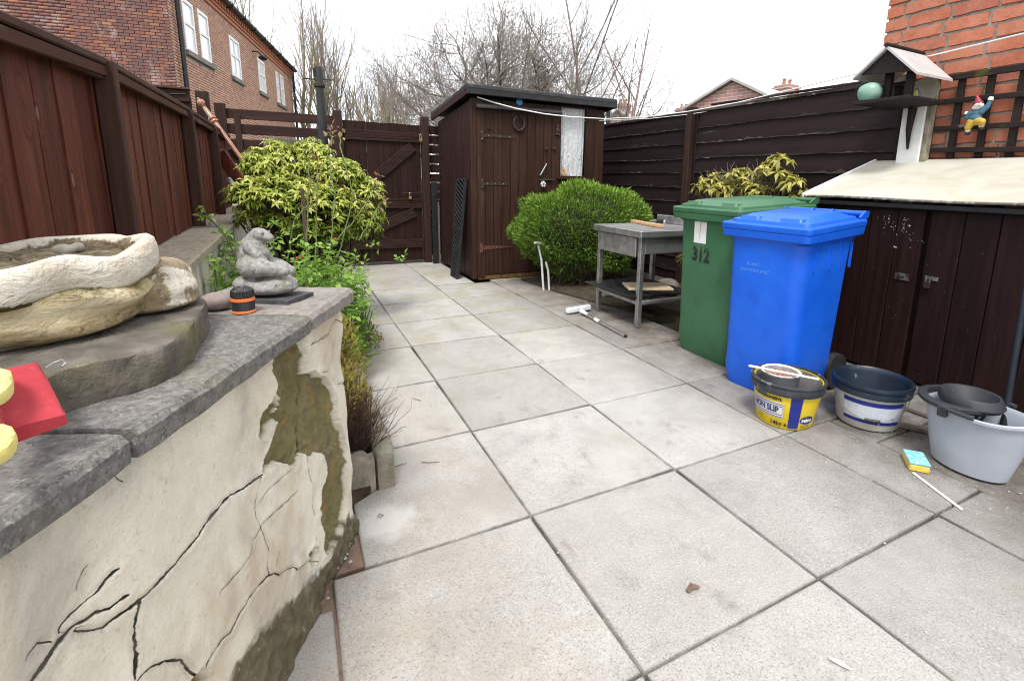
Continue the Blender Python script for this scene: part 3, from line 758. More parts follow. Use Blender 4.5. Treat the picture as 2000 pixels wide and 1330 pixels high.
# neighbour's porch frame behind the red fence
pr = thing('porch_frame', (-1.6,5.3,0), "dark brown wooden frame with a metal bolt behind the red fence", 'porch')
a = P(300,172,y=5.2); b_ = P(368,172,y=5.2); c_ = P(368,200,y=5.2)
m = MB(); m.cbox((a.x-.4,5.18,c_.z),(b_.x,5.22,a.z),.004); m.build('crossbar', m_gateh, pr)
m = MB(); m.cbox((b_.x-.085,5.225,0),(b_.x,5.30,c_.z+.05),.004); m.build('post', m_post, pr)
m = MB(); m.cbox((b_.x-.4,5.15,a.z+.002),(b_.x+.01,5.25,a.z+.022),.004); m.build('cap', m_capw, pr)
a1 = P(332,184,y=5.17); b1 = P(362,184,y=5.17)
m = MB(); m.tube([a1,b1],.008,8); m.build('bolt', m_rust, pr)
a = P(380,177,y=5.35); b_ = P(406,177,y=5.35)
pp = thing('gate_post', (a.x,5.35,0), 'thick dark square post behind the copper-brown pole', 'post')
m = MB(); m.cbox((a.x,5.33,0),(b_.x,5.42,a.z),.006); m.build('shaft', m_post, pp)

# black iron clothes post
a = P(621,131,y=5.15); b_ = P(633,290,y=5.15); x0 = (a.x+b_.x)/2
cpst = thing('clothes_post', (x0,5.15,0), 'black iron clothes post with a short crossbar above the yellow shrub', 'post')
MB().lathe([(.046,0),(.046,a.z-.55),(.042,a.z-.5),(.040,a.z-.02),(.034,a.z),(0,a.z)],14,(x0,5.15,0)).build('shaft', m_black, cpst, True)
c1 = P(592,154,y=5.15); c2 = P(650,157,y=5.15)
MB().tube([c1,c2],.007,6).build('crossbar', m_rust, cpst)
c3 = P(625,168,y=5.15)
MB().lathe([(.047,-.02),(.055,-.012),(.055,.012),(.047,.02)],14,(x0,5.15,c3.z)).build('rope_collar', m_rust, cpst, True)
MB().cbox((x0-.052,5.13,a.z-.10),(x0-.036,5.17,a.z-.02),.003).build('cleat', m_black, cpst)

# ------------------------------------------------------------------ gate
gt = thing('garden_gate', (.41,BY,0), 'closed dark brown ribbed wooden gate with diagonal braces', 'gate')
gx0, gx1 = -.035, .855
nb = 7; bw = (gx1-gx0)/nb
def ribbed(m, x0, x1, y, z0, z1, ribs, dp=.004):
    """board with narrow vertical grooves"""
    w = (x1-x0)/ribs; pts = []
    for i in range(ribs):
        a = x0+w*i; pts += [(a+w*.12,y),(a+w*.2,y-dp),(a+w*.8,y-dp),(a+w*.88,y)]
    prof = [(x0,y)]+pts+[(x1,y),(x1,y+.02),(x0,y+.02)]
    m.prism(prof[::-1] if False else prof, z0, z1)
for i in range(nb):
    a = gx0+bw*i+.0006; m = MB(); ribbed(m, a, a+bw-(.004 if i in (1,4) else .0012), BY-.0, .035, 1.715+RND.uniform(-.004,.004), 6); m.build('board', m_gate, gt)
def rail(z0, z1, name='ledge'):
    m = MB(); k = 4; hh = (z1-z0)/k
    for i in range(k): m.cbox((gx0+.01,BY-.030,z0+hh*i+.001),(gx1-.005,BY-.006,z0+hh*(i+1)-.001),.003)
    m.box((gx0+.012,BY-.026,z0+.002),(gx1-.007,BY-.005,z1-.002)); return m.build(name, m_gateh, gt)
Z = lambda py, px=800: P(px,py,y=BY-.03).z
rail(1.50,1.62); rail(.70,.82); rail(.20,.31)
def brace(a, b):
    a = Vector(a); b = Vector(b); m = MB(); d = (b-a).normalized(); s_ = Vector((-d.z,0,d.x))
    for i in range(4):
        o_ = s_*(-.045+.03*i); m.beam(a+o_, b+o_, .024, .0285, up=tuple(s_), c=.003)
    m.build('brace', m_gateh, gt)
brace((gx0+.09,BY-.018,.87),(gx1-.10,BY-.018,1.455)); brace((gx0+.09,BY-.018,.36),(gx1-.10,BY-.018,.65))
def padlock(px, py, y, parent, tall=.02, mat=m_brass):
    c = P(px,py,y=y)
    m = MB(); m.cbox((c.x-.018,c.y-.010,c.z-.022),(c.x+.018,c.y+.006,c.z+.014),.004); b = m.build('padlock', mat, parent)
    m = MB(); m.tube([(c.x-.011,c.y-.002,c.z+.012),(c.x-.011,c.y-.002,c.z+.028+tall),(c.x-.006,c.y-.002,c.z+.038+tall),(c.x+.006,c.y-.002,c.z+.038+tall),(c.x+.011,c.y-.002,c.z+.028+tall),(c.x+.011,c.y-.002,c.z+.012)],.0038,6)
    m.build('shackle', m_lock, b, True); return b
padlock(801,386,BY-.045,gt)
MB().beam(P(785,378,y=BY-.042),P(826,376,y=BY-.042),.012,.012,c=.002).build('bolt', m_rust, gt)
for nm, xa, xb in (('left',-.135,-.042),('right',.862,.952)):
    t = thing('gate_post', ((xa+xb)/2,BY,0), 'square dark brown post on the hinge side of the gate, behind the shrub' if nm == 'left' else 'square dark brown gate post hung with a small open padlock', 'post')
    m = MB(); m.cbox((xa,BY-.06,0),(xb,BY+.035,1.815),.007); m.build('shaft', m_post, t)
    if nm == 'right': padlock(822,274,BY-.075,t,.03)
# dark boards and drainpipe between gate post and shed
gp = thing('gap_fence', (1.0,5.8,0), 'narrow dark slats filling the gap between gate post and shed', 'fence')
zz = 1.72
while zz > .1:
    m = MB(); m.box((.955,5.80,zz-.1),(1.12,5.82,zz)); m.build('slat', m_backfence, gp); zz -= (.118 if zz > 1.1 else .104)
dpn = thing('leaning_board', (.98,5.62,0), 'narrow black board with wire handle standing beside the gate post', 'board')
a = P(843,356,y=5.58); b_ = P(856,505,y=5.58)
m = MB(); m.cbox((a.x-.005,5.57,.0),(a.x+.065,5.60,a.z),.004); m.build('panel', m_black, dpn)
MB().tube([(a.x,5.585,a.z),(a.x,5.585,a.z+.045),(a.x+.06,5.585,a.z+.045),(a.x+.06,5.585,a.z)],.005,6).build('handle', m_rust, dpn)
m_cream = surf('cream_board', [(.3,(.34,.31,.25)),(.7,(.5,.46,.38))], 8, rough=.8)
t = MB().cbox((1.015,5.64,0),(1.045,5.66,.78),.003).build('leaning_strip', m_cream); tag(t, 'thin cream strip standing between the black board and shed', 'strip')

# ------------------------------------------------------------------ right boundary fence
RX = 3.10
rf = thing('plank_fence', (RX,3,0), 'tall blackish-brown horizontal plank fence behind the wheelie bins', 'fence')
zt = 1.80; y_a, y_b, y_m = 1.28, 5.3, P(1352,300,x=RX).y
rows = [.13,.15,.15,.145,.15,.15,.15,.15,.15,.15,.15,.15]
def waney(name, y0, y1, z0, z1, lean, mat, parent, seed):
    r = random.Random(seed); N = 44; rings = []; er = []; ph = r.uniform(0,6)
    for i in range(N+1):
        y = y0+(y1-y0)*i/N
        e = .004*math.sin(ph+y*2.3)+.002*math.sin(ph*2+y*6.1)+r.uniform(-.0035,.0035)
        t_ = .006*math.sin(ph*3+y*1.7)
        rings.append([(RX+.012+lean,y,z0+e),(RX-.014+lean,y,z0+e),(RX-.008+lean*.3,y,z1+t_),(RX+.010,y,z1+t_)])
        er.append([(RX+.008+lean,y,z0+e-.007+r.uniform(-.003,.003)),(RX-.016+lean,y,z0+e-.005),(RX-.0158+lean*.95,y,z0+e-.002+max(0,r.gauss(.002,.011))),(RX-.002+lean,y,z0+e+.003)])
    m = MB().loft(rings); o = m.build('plank', mat, parent)
    m = MB().loft(er); m.build('worn_edge', m_rfedge, o)
    return o
sd_ = 11
for (ya, yb) in ((y_a, y_m-.04),(y_m+.04, y_b)):
    zt = 1.775; 
    for i, h_ in enumerate(rows):
        waney('plank', ya, yb, zt-h_-.012, zt+.012, -.012-RND.uniform(0,.006), m_rfence, rf, sd_); sd_ += 1; zt -= h_
    m = MB(); m.beam((RX-.006,ya,1.792),(RX-.006,yb,1.80),.05,.028); m.build('cap_board', m_rfedge, rf)
    m = MB(); m.cbox((RX-.036,ya,.3),(RX-.018,ya+.045,1.77),.003); m.build('batten', m_rfence, rf)
    m = MB(); m.cbox((RX-.036,yb-.045,.3),(RX-.018,yb,1.77),.003); m.build('batten', m_rfence, rf)
m = MB(); m.cbox((RX-.085,y_m-.042,0),(RX+.01,y_m+.042,1.84),.008); m.build('post', m_post, rf)
# small gap at the top of the near panel: broken top rail
m = MB(); m.beam((RX+.02,1.3,1.822),(RX+.02,y_m-.2,1.845),.02,.02); m.build('top_rail', m_rfedge, rf)
# ------------------------------------------------------------------ shed
SY = 4.365; sx0, sx1, sy1 = 1.065, 2.665, 5.68
sh = thing('garden_shed', (1.85,4.365,0), 'brown wooden lean-to shed with curtained window beside the gate', 'shed')
def pz(px, py): return P(px,py,y=SY)
ze = 1.895
MB().box((sx0+.02,SY+.09,.0),(sx1-.01,sy1-.01,1.76)).build('inner_lining', m_black, sh)
# left side boards (tongue and groove with rounded beads)
yb = SY+.045; i = 0
while yb < sy1-.02:
    w = .088; y1 = min(yb+w, sy1)
    zt0 = ze-.02-(yb-SY)*.088
    m = MB(); m.cbox((sx0-.004,yb+.0012,.015),(sx0+.016,y1-.0012,zt0),.005); m.build('side_board', m_shed_side, sh); yb = y1
m = MB(); m.cbox((sx0-.012,SY-.012,.01),(sx0+.045,SY+.045,ze-.01),.006); m.build('corner_post', m_shed, sh)
# front boards: door left, fixed panel and window right
xs = [pz(px,300).x for px in (947,963,980,997,1013,1029,1045,1061,1077,1092)]
door = None
dz0, dz1 = .055, pz(950,215).z
dm = MB(); dm.box((xs[0]+.003,SY+.012,dz0+.01),(xs[-1]-.012,SY+.03,dz1-.005)); door = dm.build('door', m_shed, sh)
for a, b in zip(xs[:-1], xs[1:]):
    m = MB(); m.cbox((a+.0015,SY-.012,dz0),(b-.0015,SY+.010,dz1+.03),.004); m.build('door_board', m_shed, door)
    m = MB(); m.cbox((a+.0015,SY-.008,dz1+.034),(b-.0015,SY+.012,ze-.01),.004); m.build('front_board', m_shed, sh)
wx0, wx1 = pz(1094,300).x, pz(1143,300).x; wz1 = pz(1100,207).z; wz0 = pz(1110,344).z
for a, b, z0, z1 in ((wx0-.02,(wx0+wx1)/2,.05,wz0-.03),((wx0+wx1)/2,wx1+.02,.05,wz0-.03),(wx1+.022,pz(1160,300).x,.05,ze-.01),(pz(1160,300).x,sx1,.05,ze-.01)):
    m = MB(); m.cbox((a+.0015,SY-.008,z0),(b-.0015,SY+.012,z1),.004); m.build('front_board', m_shed, sh)
m = MB(); m.cbox((wx0-.02,SY-.008,wz1+.004),(wx1+.02,SY+.012,ze-.01),.004); m.build('front_board', m_shed, sh)
m = MB(); m.cbox((sx0+.046,SY-.010,.02),(xs[0]-.0015,SY+.012,ze-.01),.004); m.build('front_board', m_shed, sh)
m_mossy = surf('mossy_rot', [(.3,(.05,.028,.012)),(.6,(.16,.085,.025)),(.8,(.12,.12,.03))], 20, rough=.9)
m = MB(); m.cbox((sx0+.05,SY-.006,.0),(sx1-.3,SY+.02,.05),.006); m.build('sill_plate', m_mossy, sh)
# window with lace curtain
wnd = thing('x', (0,0,0), 'x', 'x'); bpy.data.objects.remove(wnd)
m = MB()
for a, b in (((wx0-.018,wz0-.02),(wx0,wz1+.0)),((wx1,wz0-.02),(wx1+.02,wz1+.0)),((wx0,wz1-.015),(wx1,wz1)),((wx0,wz0-.02),(wx1,wz0+.0))):
    m.box((a[0],SY-.012,a[1]),(b[0],SY+.02,b[1]))
win = m.build('window_frame', m_shed, sh)
m = MB(); m.cbox((wx0-.05,SY-.05,wz0-.04),(wx1+.05,SY-.012,wz0-.018),.004); m.build('window_sill', m_shed, win)
t = NT('lace_curtain'); g = t.node('ShaderNodeNewGeometry').outputs['Position']
f = t.noise(g, 28, 5, .7, .5); col = t.mix(t.rng(f, .46, .56), (.66,.67,.69), (.82,.82,.81))
f = t.noise(g, 42, 3, .6); sz = t.node('ShaderNodeSeparateXYZ', {0: g}).outputs[2]
col = t.mix(t.math('MULTIPLY', t.rng(f, .60, .66, 0, .85), t.rng(sz, wz1-.35, wz1-.55)), col, (.10,.10,.11))
t.l.new(col, t.b.inputs['Base Color']); t.b.inputs['Roughness'].default_value = .9; m_lace = t.m
N = 90; rings = []
v = []; f_ = []
for i in range(N+1):
    u = i/N; x = wx0+(wx1-wx0)*u
    for j in range(9):
        w_ = j/8; y = SY+.045+.020*math.sin(u*34+math.sin(w_*2)*.8)+.009*math.sin(u*71+w_)
        v.append((x,y,wz0+(wz1-wz0)*w_))
for i in range(N):
    for j in range(8): f_.append((i*9+j,(i+1)*9+j,(i+1)*9+j+1,i*9+j+1))
np_mesh('lace_curtain', v, f_, m_lace, win, smooth=True)
t = NT('shed_pane'); t.b.inputs['Base Color'].default_value = (1,1,1,1); t.b.inputs['Roughness'].default_value = .02
t.b.inputs['Transmission Weight'].default_value = 1; t.b.inputs['IOR'].default_value = 1.05; m_pane = t.m
MB().add([(wx0,SY+.008,wz0),(wx1,SY+.008,wz0),(wx1,SY+.008,wz1),(wx0,SY+.008,wz1)],[(0,1,2,3)]).build('pane', m_pane, win)
m_orange = surf('orange_sticker', [(.3,(.55,.26,.10)),(.7,(.66,.34,.15))], 12, rough=.5)
c = pz(1101,334); m = MB(); m.extrude([(c.x-.045,SY+.006,c.z-.028),(c.x+.045,SY+.006,c.z-.028),(c.x,SY+.006,c.z+.045)],(0,-.002,0)); stk = m.build('warning_sticker', m_orange, win)
m = MB(); m.extrude([(c.x+.006,SY+.0035,c.z+.022),(c.x-.008,SY+.0035,c.z-.002),(c.x+.001,SY+.0035,c.z-.002),(c.x-.005,SY+.0035,c.z-.018),(c.x+.010,SY+.0035,c.z+.004),(c.x+.001,SY+.0035,c.z+.004)],(0,-.001,0)); m.build('lightning_mark', m_black, stk)
# roof: felt sheet with a deep black fascia, sloping gently to the back
r0x, r1x = sx0-.075, sx1+.105; ry0, ry1 = SY-.09, sy1+.06
def rz(y): return 1.935-(y-ry0)*.088
m = MB(); rings = []
for i in range(9):
    x = r0x+(r1x-r0x)*i/8; w_ = RND.uniform(-.006,.006); yy = [ry0, ry0+.02, (ry0+ry1)/2, ry1-.02, ry1]
    rings.append([(x,ry0-.012,rz(ry0)+.03),(x,ry0-.004,rz(ry0)+.062+w_),(x,ry0+.02,rz(ry0)+.072+w_),(x,(ry0+ry1)/2,rz((ry0+ry1)/2)+.07+w_),(x,ry1,rz(ry1)+.066),(x,ry1,rz(ry1)+.03)])
m.loft(rings); roof = m.build('roof', m_felt, sh)
m = MB(); m.cbox((r0x,ry0-.008,rz(ry0)-.03),(r1x,ry0+.012,rz(ry0)+.042),.005); m.build('fascia', m_black, roof)
m = MB(); m.beam((r0x+.012,ry0+.014,rz(ry0)+.0),(r0x+.012,ry1,rz(ry1)+.0),.022,.058); m.build('barge_board', m_shed_side, roof)
m = MB(); m.beam((r1x-.012,ry0+.014,rz(ry0)+.0),(r1x-.012,ry1,rz(ry1)+.0),.022,.058); m.build('barge_board', m_shed, roof)
m = MB(); m.add([(r0x+.02,ry0+.015,rz(ry0)+.029),(r1x-.02,ry0+.015,rz(ry0)+.029),(r1x-.02,ry1,rz(ry1)+.029),(r0x+.02,ry1,rz(ry1)+.029)],[(0,1,2,3)]); m.build('roof_deck', m_shed, roof)
# drip board over the door
a = pz(928,203); b_ = pz(1092,216)
m = MB(); z0 = a.z
rings = []
for i in range(13):
    u = i/12; x = a.x+(b_.x-a.x)*u; z = a.z+(b_.z-a.z)*u
    rings.append([(x,SY-.013,z-.028),(x,SY-.075,z-.045),(x,SY-.078,z-.028+RND.uniform(-.003,.003)),(x,SY-.013,z+.012)])
m.loft(rings); m.build('drip_board', surf('weathered_black', [(.3,(.015,.013,.012)),(.7,(.06,.055,.05))], 14, stretch=(.2,1,1), rough=.85, bump=((50,.004,(.2,1,1)),)), sh)
# hinges
def hinge(px, py, L, mat, h_=.032, tri=False):
    c = pz(px,py); yq = SY-.0135
    m = MB()
    if tri: m.extrude([(c.x,yq,c.z-h_*.7),(c.x+L,yq,c.z-h_*.12),(c.x+L,yq,c.z+h_*.12),(c.x,yq,c.z+h_*.7)],(0,-.004,0))
    else: m.cbox((c.x,yq-.004,c.z-h_/2),(c.x+L,yq,c.z+h_/2),.001)
    o = m.build('strap_hinge', mat, door)
    m = MB(); m.cbox((c.x-.035,yq-.003,c.z-.055),(c.x-.006,yq,c.z+.055),.001); m.tube([(c.x-.003,yq-.006,c.z-.05),(c.x-.003,yq-.006,c.z+.05)],.007,8)
    m.build('hinge_plate', mat, o)
    m = MB()
    for k in range(3): m.ball((c.x+L*(.15+.32*k),yq-.005,c.z),(.005,.003,.005),6,5)
    for k in (-1,1): m.ball((c.x-.02,yq-.005,c.z+.035*k),(.005,.003,.005),6,5)
    m.build('screw', m_lock, o)
hinge(944,265,.36,m_rust); hinge(944,359,.28,m_rust); hinge(942,484,.34,m_redrust,.036,True)
# horseshoe, dog figure, blue disc, knobs, handle, bolt and football padlock
c = pz(1012,240); pts = []
for k in range(17):
    a = math.radians(-60+ (300)*k/16 + 0); pts.append((c.x+.062*math.sin(math.radians(-150+300*k/16)), SY-.024, c.z-.010-.075*math.cos(math.radians(-150+300*k/16))))
hs = MB().tube(pts,[.010]+[.014]*15+[.010],8).build('horseshoe', m_rust, None, True); tag(hs, 'rusty horseshoe nailed to the shed door', 'horseshoe')
m_bluedisc = surf('blue_disc', [(.3,(.03,.16,.55)),(.7,(.12,.34,.75))], 45, rough=.4)
c = pz(1013.5,200); d_ = MB(); d_.lathe([(0,0),(.036,0),(.036,.008),(.030,.012),(0,.012)],20); d_.xf(Matrix.Translation((c.x,SY-.008,c.z)) @ Matrix.Rotation(math.pi/2,4,'X'))
tag(d_.build('alarm_disc', m_bluedisc, None, True), 'small round blue disc under the shed roof edge', 'disc')
c = pz(1087,257)
fig = blob('door_figure', [('b',(c.x,SY-.025,c.z+.045),(.016,.013,.016)),('b',(c.x,SY-.025,c.z+.005),(.022,.015,.032)),('b',(c.x-.012,SY-.025,c.z-.035),(.013,.012,.016)),('b',(c.x+.014,SY-.025,c.z-.038),(.013,.012,.016)),
      ('b',(c.x-.004,SY-.025,c.z+.068),(.007,.008,.012)),('b',(c.x+.022,SY-.025,c.z+.01),(.01,.01,.018))], .004, m_rust)
tag(fig, 'small rusty cast figure screwed to the shed front beside the window', 'ornament')
for px, py in ((1065,291),(1081,291)):
    c = pz(px,py); m = MB(); m.cbox((c.x-.020,SY-.034,c.z-.014),(c.x+.020,SY-.013,c.z+.014),.004); m.build('turn_button', m_rust, door if px < 1070 else sh)
a = pz(1064,320); b_ = pz(1052,343)
MB().tube([(a.x,SY-.014,a.z),(a.x,SY-.045,a.z-.005),(b_.x,SY-.045,b_.z+.005),(b_.x,SY-.014,b_.z)],.009,8).build('door_handle', m_lock, door, True)
c = pz(955,252); m = MB(); m.tube([(c.x-.02,SY-.02,c.z),(c.x+.02,SY-.02,c.z)],.008,6); m.tube([(c.x,SY-.013,c.z-.02),(c.x,SY-.03,c.z+.02)],.006,6); m.build('hook', m_rust, door)
a = pz(1050,352); b_ = pz(1081,352)
MB().tube([(a.x,SY-.03,a.z),(b_.x,SY-.03,b_.z)],.008,8).build('bolt', m_rust, door)
MB().cbox((a.x+.03,SY-.022,a.z-.018),(b_.x-.04,SY-.013,a.z+.018),.002).build('bolt_plate', m_rust, door)
c = pz(1058,360); m = MB(); m.lathe([(0,0),(.030,0),(.034,.006),(.030,.014),(0,.016)],20); m.xf(Matrix.Translation((c.x,SY-.035,c.z)) @ Matrix.Rotation(math.pi/2,4,'X'))
pl = m.build('padlock', surf('lock_white', [(.3,(.62,.62,.62)),(.7,(.75,.75,.75))], 9, rough=.35), door, True)
m = MB()
def pent(cx, cz, r, y, a0=0): return [(cx+r*math.sin(a0+k*2*math.pi/5), y, cz+r*math.cos(a0+k*2*math.pi/5)) for k in range(5)]
m.extrude(pent(c.x,c.z,.011,SY-.0505),(0,-.002,0))
for k in range(5):
    a = k*2*math.pi/5+.63; m.extrude(pent(c.x+.026*math.sin(a),c.z+.026*math.cos(a),.0075,SY-.047,a),(0,-.003,0))
m.build('black_patch', m_black, pl)

# black lattice panel leaning on the shed side
lt = thing('lattice_panel', (.95,4.55,0), 'narrow black diamond lattice panel leaning on the shed side', 'lattice')
p0 = Vector((.925,4.50,.0)); p1 = Vector((1.035,4.50,1.075)); p2 = Vector((1.035,4.80,1.06)); p3 = Vector((.925,4.72,.0))
def LQ(u, v): return (p0.lerp(p3,u)).lerp(p1.lerp(p2,u), v)
nrm = (p1-p0).cross(p3-p0).normalized()
m = MB()
for a, b in ((p0,p1),(p3,p2),(p0,p3),(p1,p2)): m.beam(a,b,.022,.030,up=tuple(nrm))
m.build('frame', m_black, lt)
K = 22
for s_ in (0,1):
    m = MB()
    for k in range(-2,K):
        v0 = k/K; v1 = (k+2.4)/K
        u0, u1 = (0,1) if s_ == 0 else (1,0)
        if v0 < 0: u0 = u0+(u1-u0)*(-v0/(v1-v0)); v0 = 0
        if v1 > 1: t_ = (1-v0)/(v1-v0); u1 = u0+(u1-u0)*t_; v1 = 1
        m.beam(LQ(u0,v0)+nrm*(.006*(1-2*s_)), LQ(u1,v1)+nrm*(.006*(1-2*s_)), .010, .024, up=tuple(nrm))
    m.build('lattice_strips', m_black, lt)

# ------------------------------------------------------------------ low store on the right
TX = 2.40
st = thing('storage_shed', (2.7,.5,0), 'low dark brown wooden store with double doors and pale sloping roof', 'storage shed')
zf = 1.005
MB().box((TX+.02,-1.5,.02),(3.04,1.40,zf-.03)).build('carcass', m_store, st)
ys = [1.42]+[P(px,py,x=TX).y for px, py in ((1707,408),(1759,410))]
y = ys[-1]; yg = P(1818,414,x=TX).y; seq = [(ys[0],ys[1]),(ys[1],ys[2]),(ys[2],yg+.012)]
yy = yg-.014
for px in (1891,1963): q = P(px,418,x=TX).y; seq.append((yy,q)); yy = q
while yy > -1.4: seq.append((yy,yy-.165)); yy -= .165
dl = None; dr = None
dl = MB().box((TX+.004,yg+.02,.03),(TX+.02,1.25,zf-.03)).build('door', m_store, st)
dr = MB().box((TX+.004,yg-.9,.03),(TX+.02,yg-.02,zf-.03)).build('door', m_store, st)
for i, (a, b) in enumerate(seq):
    m = MB(); m.cbox((TX-.016,b+.002,.02),(TX+.003,a-.002,zf-.012),.003)
    m.build('board', m_store, dl if 0 < i < 3 else (dr if 3 <= i < 8 else st))
for i in range(5):
    x = TX+.02+i*.125; m = MB(); m.cbox((x,1.402,.02),(x+.122,1.418,zf+(x-TX)*.32-.01),.003); m.build('side_board', m_store, st)
t = NT('pale_roof_sheet'); g = t.node('ShaderNodeNewGeometry').outputs['Position']
f = t.noise(g, 4, 5, .6, .6); col = t.ramp(f, [(.3,(.40,.385,.31)),(.55,(.485,.47,.40)),(.8,(.54,.525,.46))])
f = t.noise(g, 5.5, 4, .6, 1.2, (1,.5,1)); col = t.mix(t.rng(f, .52, .72, 0, .5), col, (.38,.35,.22))
f = t.noise(g, 50, 4, .7); col = t.mix(t.rng(f, .67, .73, 0, .7), col, (.10,.09,.07))
sx_ = t.node('ShaderNodeSeparateXYZ', {0: g}).outputs[0]
f = t.noise(g, 25, 5, .7); col = t.mix(t.math('MULTIPLY', t.rng(sx_, 2.335, 2.318), t.rng(f, .2, .5)), col, (.06,.055,.045))
t.l.new(col, t.b.inputs['Base Color']); t.b.inputs['Roughness'].default_value = .55; m_sheet = t.m
zb = 1.245; xa, xb = 2.32, 3.06
m = MB(); rings = []
for i in range(14):
    y = 1.43-i*.22; w_ = .004*math.sin(i*1.3)
    rings.append([(xa,y,zf+.006+w_),(xa-.002,y,zf+.010+w_),(xa,y,zf+.017+w_),(xb,y,zb+.018),(xb,y,zb)])
m.loft(rings); rf_ = m.build('roof', m_sheet, st)
m = MB(); m.beam((xa-.006,1.436,zf+.010),(xb,1.436,zb+.014),.014,.036); m.build('edge_trim', m_white_paint, rf_)
m = MB(); m.cbox((xa+.02,-1.4,zf-.035),(xa+.06,1.40,zf-.008),.003); m.build('front_fascia', m_black, rf_)
# hasp on the left door, padlock on the right
m_hasp = surf('galvanised_hasp', [(.3,(.13,.125,.115)),(.7,(.28,.27,.25))], 40, rough=.5, metal=.7, layers=(dict(color=(.03,.018,.015), scale=25, lo=.45, hi=.62, amt=.9),))
a = P(1748,538,x=TX-.018); 
m = MB(); m.cbox((TX-.022,a.y-.075,a.z-.020),(TX-.0165,a.y,a.z+.018),.001)
hp = m.build('hasp', m_hasp, dl)
m = MB(); m.cbox((TX-.0245,a.y-.05,a.z-.004),(TX-.0225,a.y-.02,a.z+.003),.0008); m.build('slot', m_black, hp)
c = P(1810,552,x=TX-.03)
m = MB(); m.cbox((TX-.036,c.y-.016,c.z-.032),(TX-.018,c.y+.014,c.z+.008),.003); pl = m.build('padlock', m_rust, dr)
MB().tube([(TX-.027,c.y-.010,c.z+.006),(TX-.027,c.y-.010,c.z+.024),(TX-.027,c.y+.008,c.z+.024),(TX-.027,c.y+.008,c.z+.006)],.004,6).build('shackle', m_lock, pl)
m = MB(); m.cbox((TX-.021,c.y-.045,c.z+.012),(TX-.0165,c.y+.02,c.z+.034),.001); m.build('staple_plate', m_hasp, dr)
# white paint flecks spattered on the doors
m_fleck = surf('white_flecks', [(.3,(.55,.55,.54)),(.7,(.7,.7,.69))], 30, rough=.6)
m = MB(); rr = random.Random(5)
def fl(px, py, r):
    q = P(px,py,x=TX-.0165); k = rr.randint(4,6); a0 = rr.random()*6
    m.extrude([(TX-.0165,q.y+r*math.cos(a0+j*6.283/k)*rr.uniform(.6,1),q.z+r*1.3*math.sin(a0+j*6.283/k)*rr.uniform(.6,1)) for j in range(k)],(-.0012,0,0))
for i in range(46):
    u = rr.random(); px, py = 1728+70*u+rr.gauss(0,9), 432+60*u*rr.random()+rr.gauss(0,8); fl(px,py,rr.uniform(.0012,.0032))
fl(1747,482,.005); fl(1750,483,.004)
for i in range(30): fl(rr.uniform(1700,1990),rr.uniform(430,800),rr.uniform(.0005,.0011))

tag(m.build('paint_flecks', m_fleck, st), kind='stuff')
# ------------------------------------------------------------------ brick house on the left
HD = Vector((.18524,.98264,0)).normalized(); HN = Vector((HD.y,-HD.x,0))     # along the side wall, and its outward normal
HK = 1.72
HQ = Vector((CAM.x+(-2.064-CAM.x)*HK, CAM.y+(9.175-CAM.y)*HK, 0))      # near corner; lengths below are in units of 1.72 m
hs_ = thing('brick_house', HQ, 'two-storey red-brick house with white windows behind the red fence', 'house')
def hp_(u, o_, z): q = HQ + HD*(u*HK) + HN*(o_*HK); return Vector((q.x,q.y,1.083+(z-1.083)*HK))
def hbox(mb, u0, u1, o0, o1, z0, z1): 
    q = [hp_(u0,o0,z0),hp_(u1,o0,z0),hp_(u1,o1,z0),hp_(u0,o1,z0)]; t = [p+Vector((0,0,(z1-z0)*HK)) for p in q]
    mb.add(q+t, [(0,1,2,3),(7,6,5,4),(0,4,5,1),(1,5,6,2),(2,6,7,3),(3,7,4,0)]); return mb
EZ = 4.36; HL = 9.3; HWd = 7.0
wins = [(.56,1.04,3.03,3.84),(1.24,1.74,3.03,3.86),(2.93,3.62,3.07,3.86),(5.1,5.78,3.11,3.88),(7.0,7.36,3.09,3.93),(7.56,8.02,3.09,3.94)]
m = MB(); hbox(m, .02, HL, -HWd, -.012, -.08, EZ); wall_ = m.build('wall', m_mortarL, hs_)
m = MB(); a = hp_(.02,-.012,EZ); b_ = hp_(.02,-HWd,EZ); c_ = hp_(.02,-HWd/2,EZ+3.2)
m.extrude([a,b_,c_], HD*(HL-.02)*HK); m.build('gable', m_brickL, hs_)
BL, BH, JT = .215/HK, .065/HK, .011/HK
def brick_mesh(L, Hh, D=.03, r=.0): 
    m = MB(); m.cbox((0,-D,0),(L,0,Hh),.003); return m
# gable bricks (facing the camera): local x runs from the corner to the left
cand = []
row = 0; z = 1.9
while z < 4.2:
    off = 0 if row % 2 == 0 else -(BL+JT)/2; o_ = off; 
    while o_ < 4.2:
        a = max(o_,0.0); b = min(o_+BL, 4.2)
        if b-a > .02: cand.append((a,b,z))
        o_ += BL+JT
    z += BH+JT; row += 1
def vis(c):     # inside the picture and above the fence
    q = hp_(0,-c[0],c[2]); d = q-CAM; zc = d.dot(FW); px = PPX+FPX*d.dot(RT)/zc; py = PPY-FPX*d.dot(UP)/zc
    return -10 < px < 340 and -12 < py < 40+.56*px
visb = [c for c in cand if vis(c)]; visb.sort(key=lambda c: c[0]); sel = set(visb[:290])
shared = {}
rr = random.Random(3); vs_ = []; fs_ = []; tn = []
Mg = Matrix(((-HN.x,HD.x,0,0),(-HN.y,HD.y,0,0),(0,0,1,0),(0,0,0,1)))
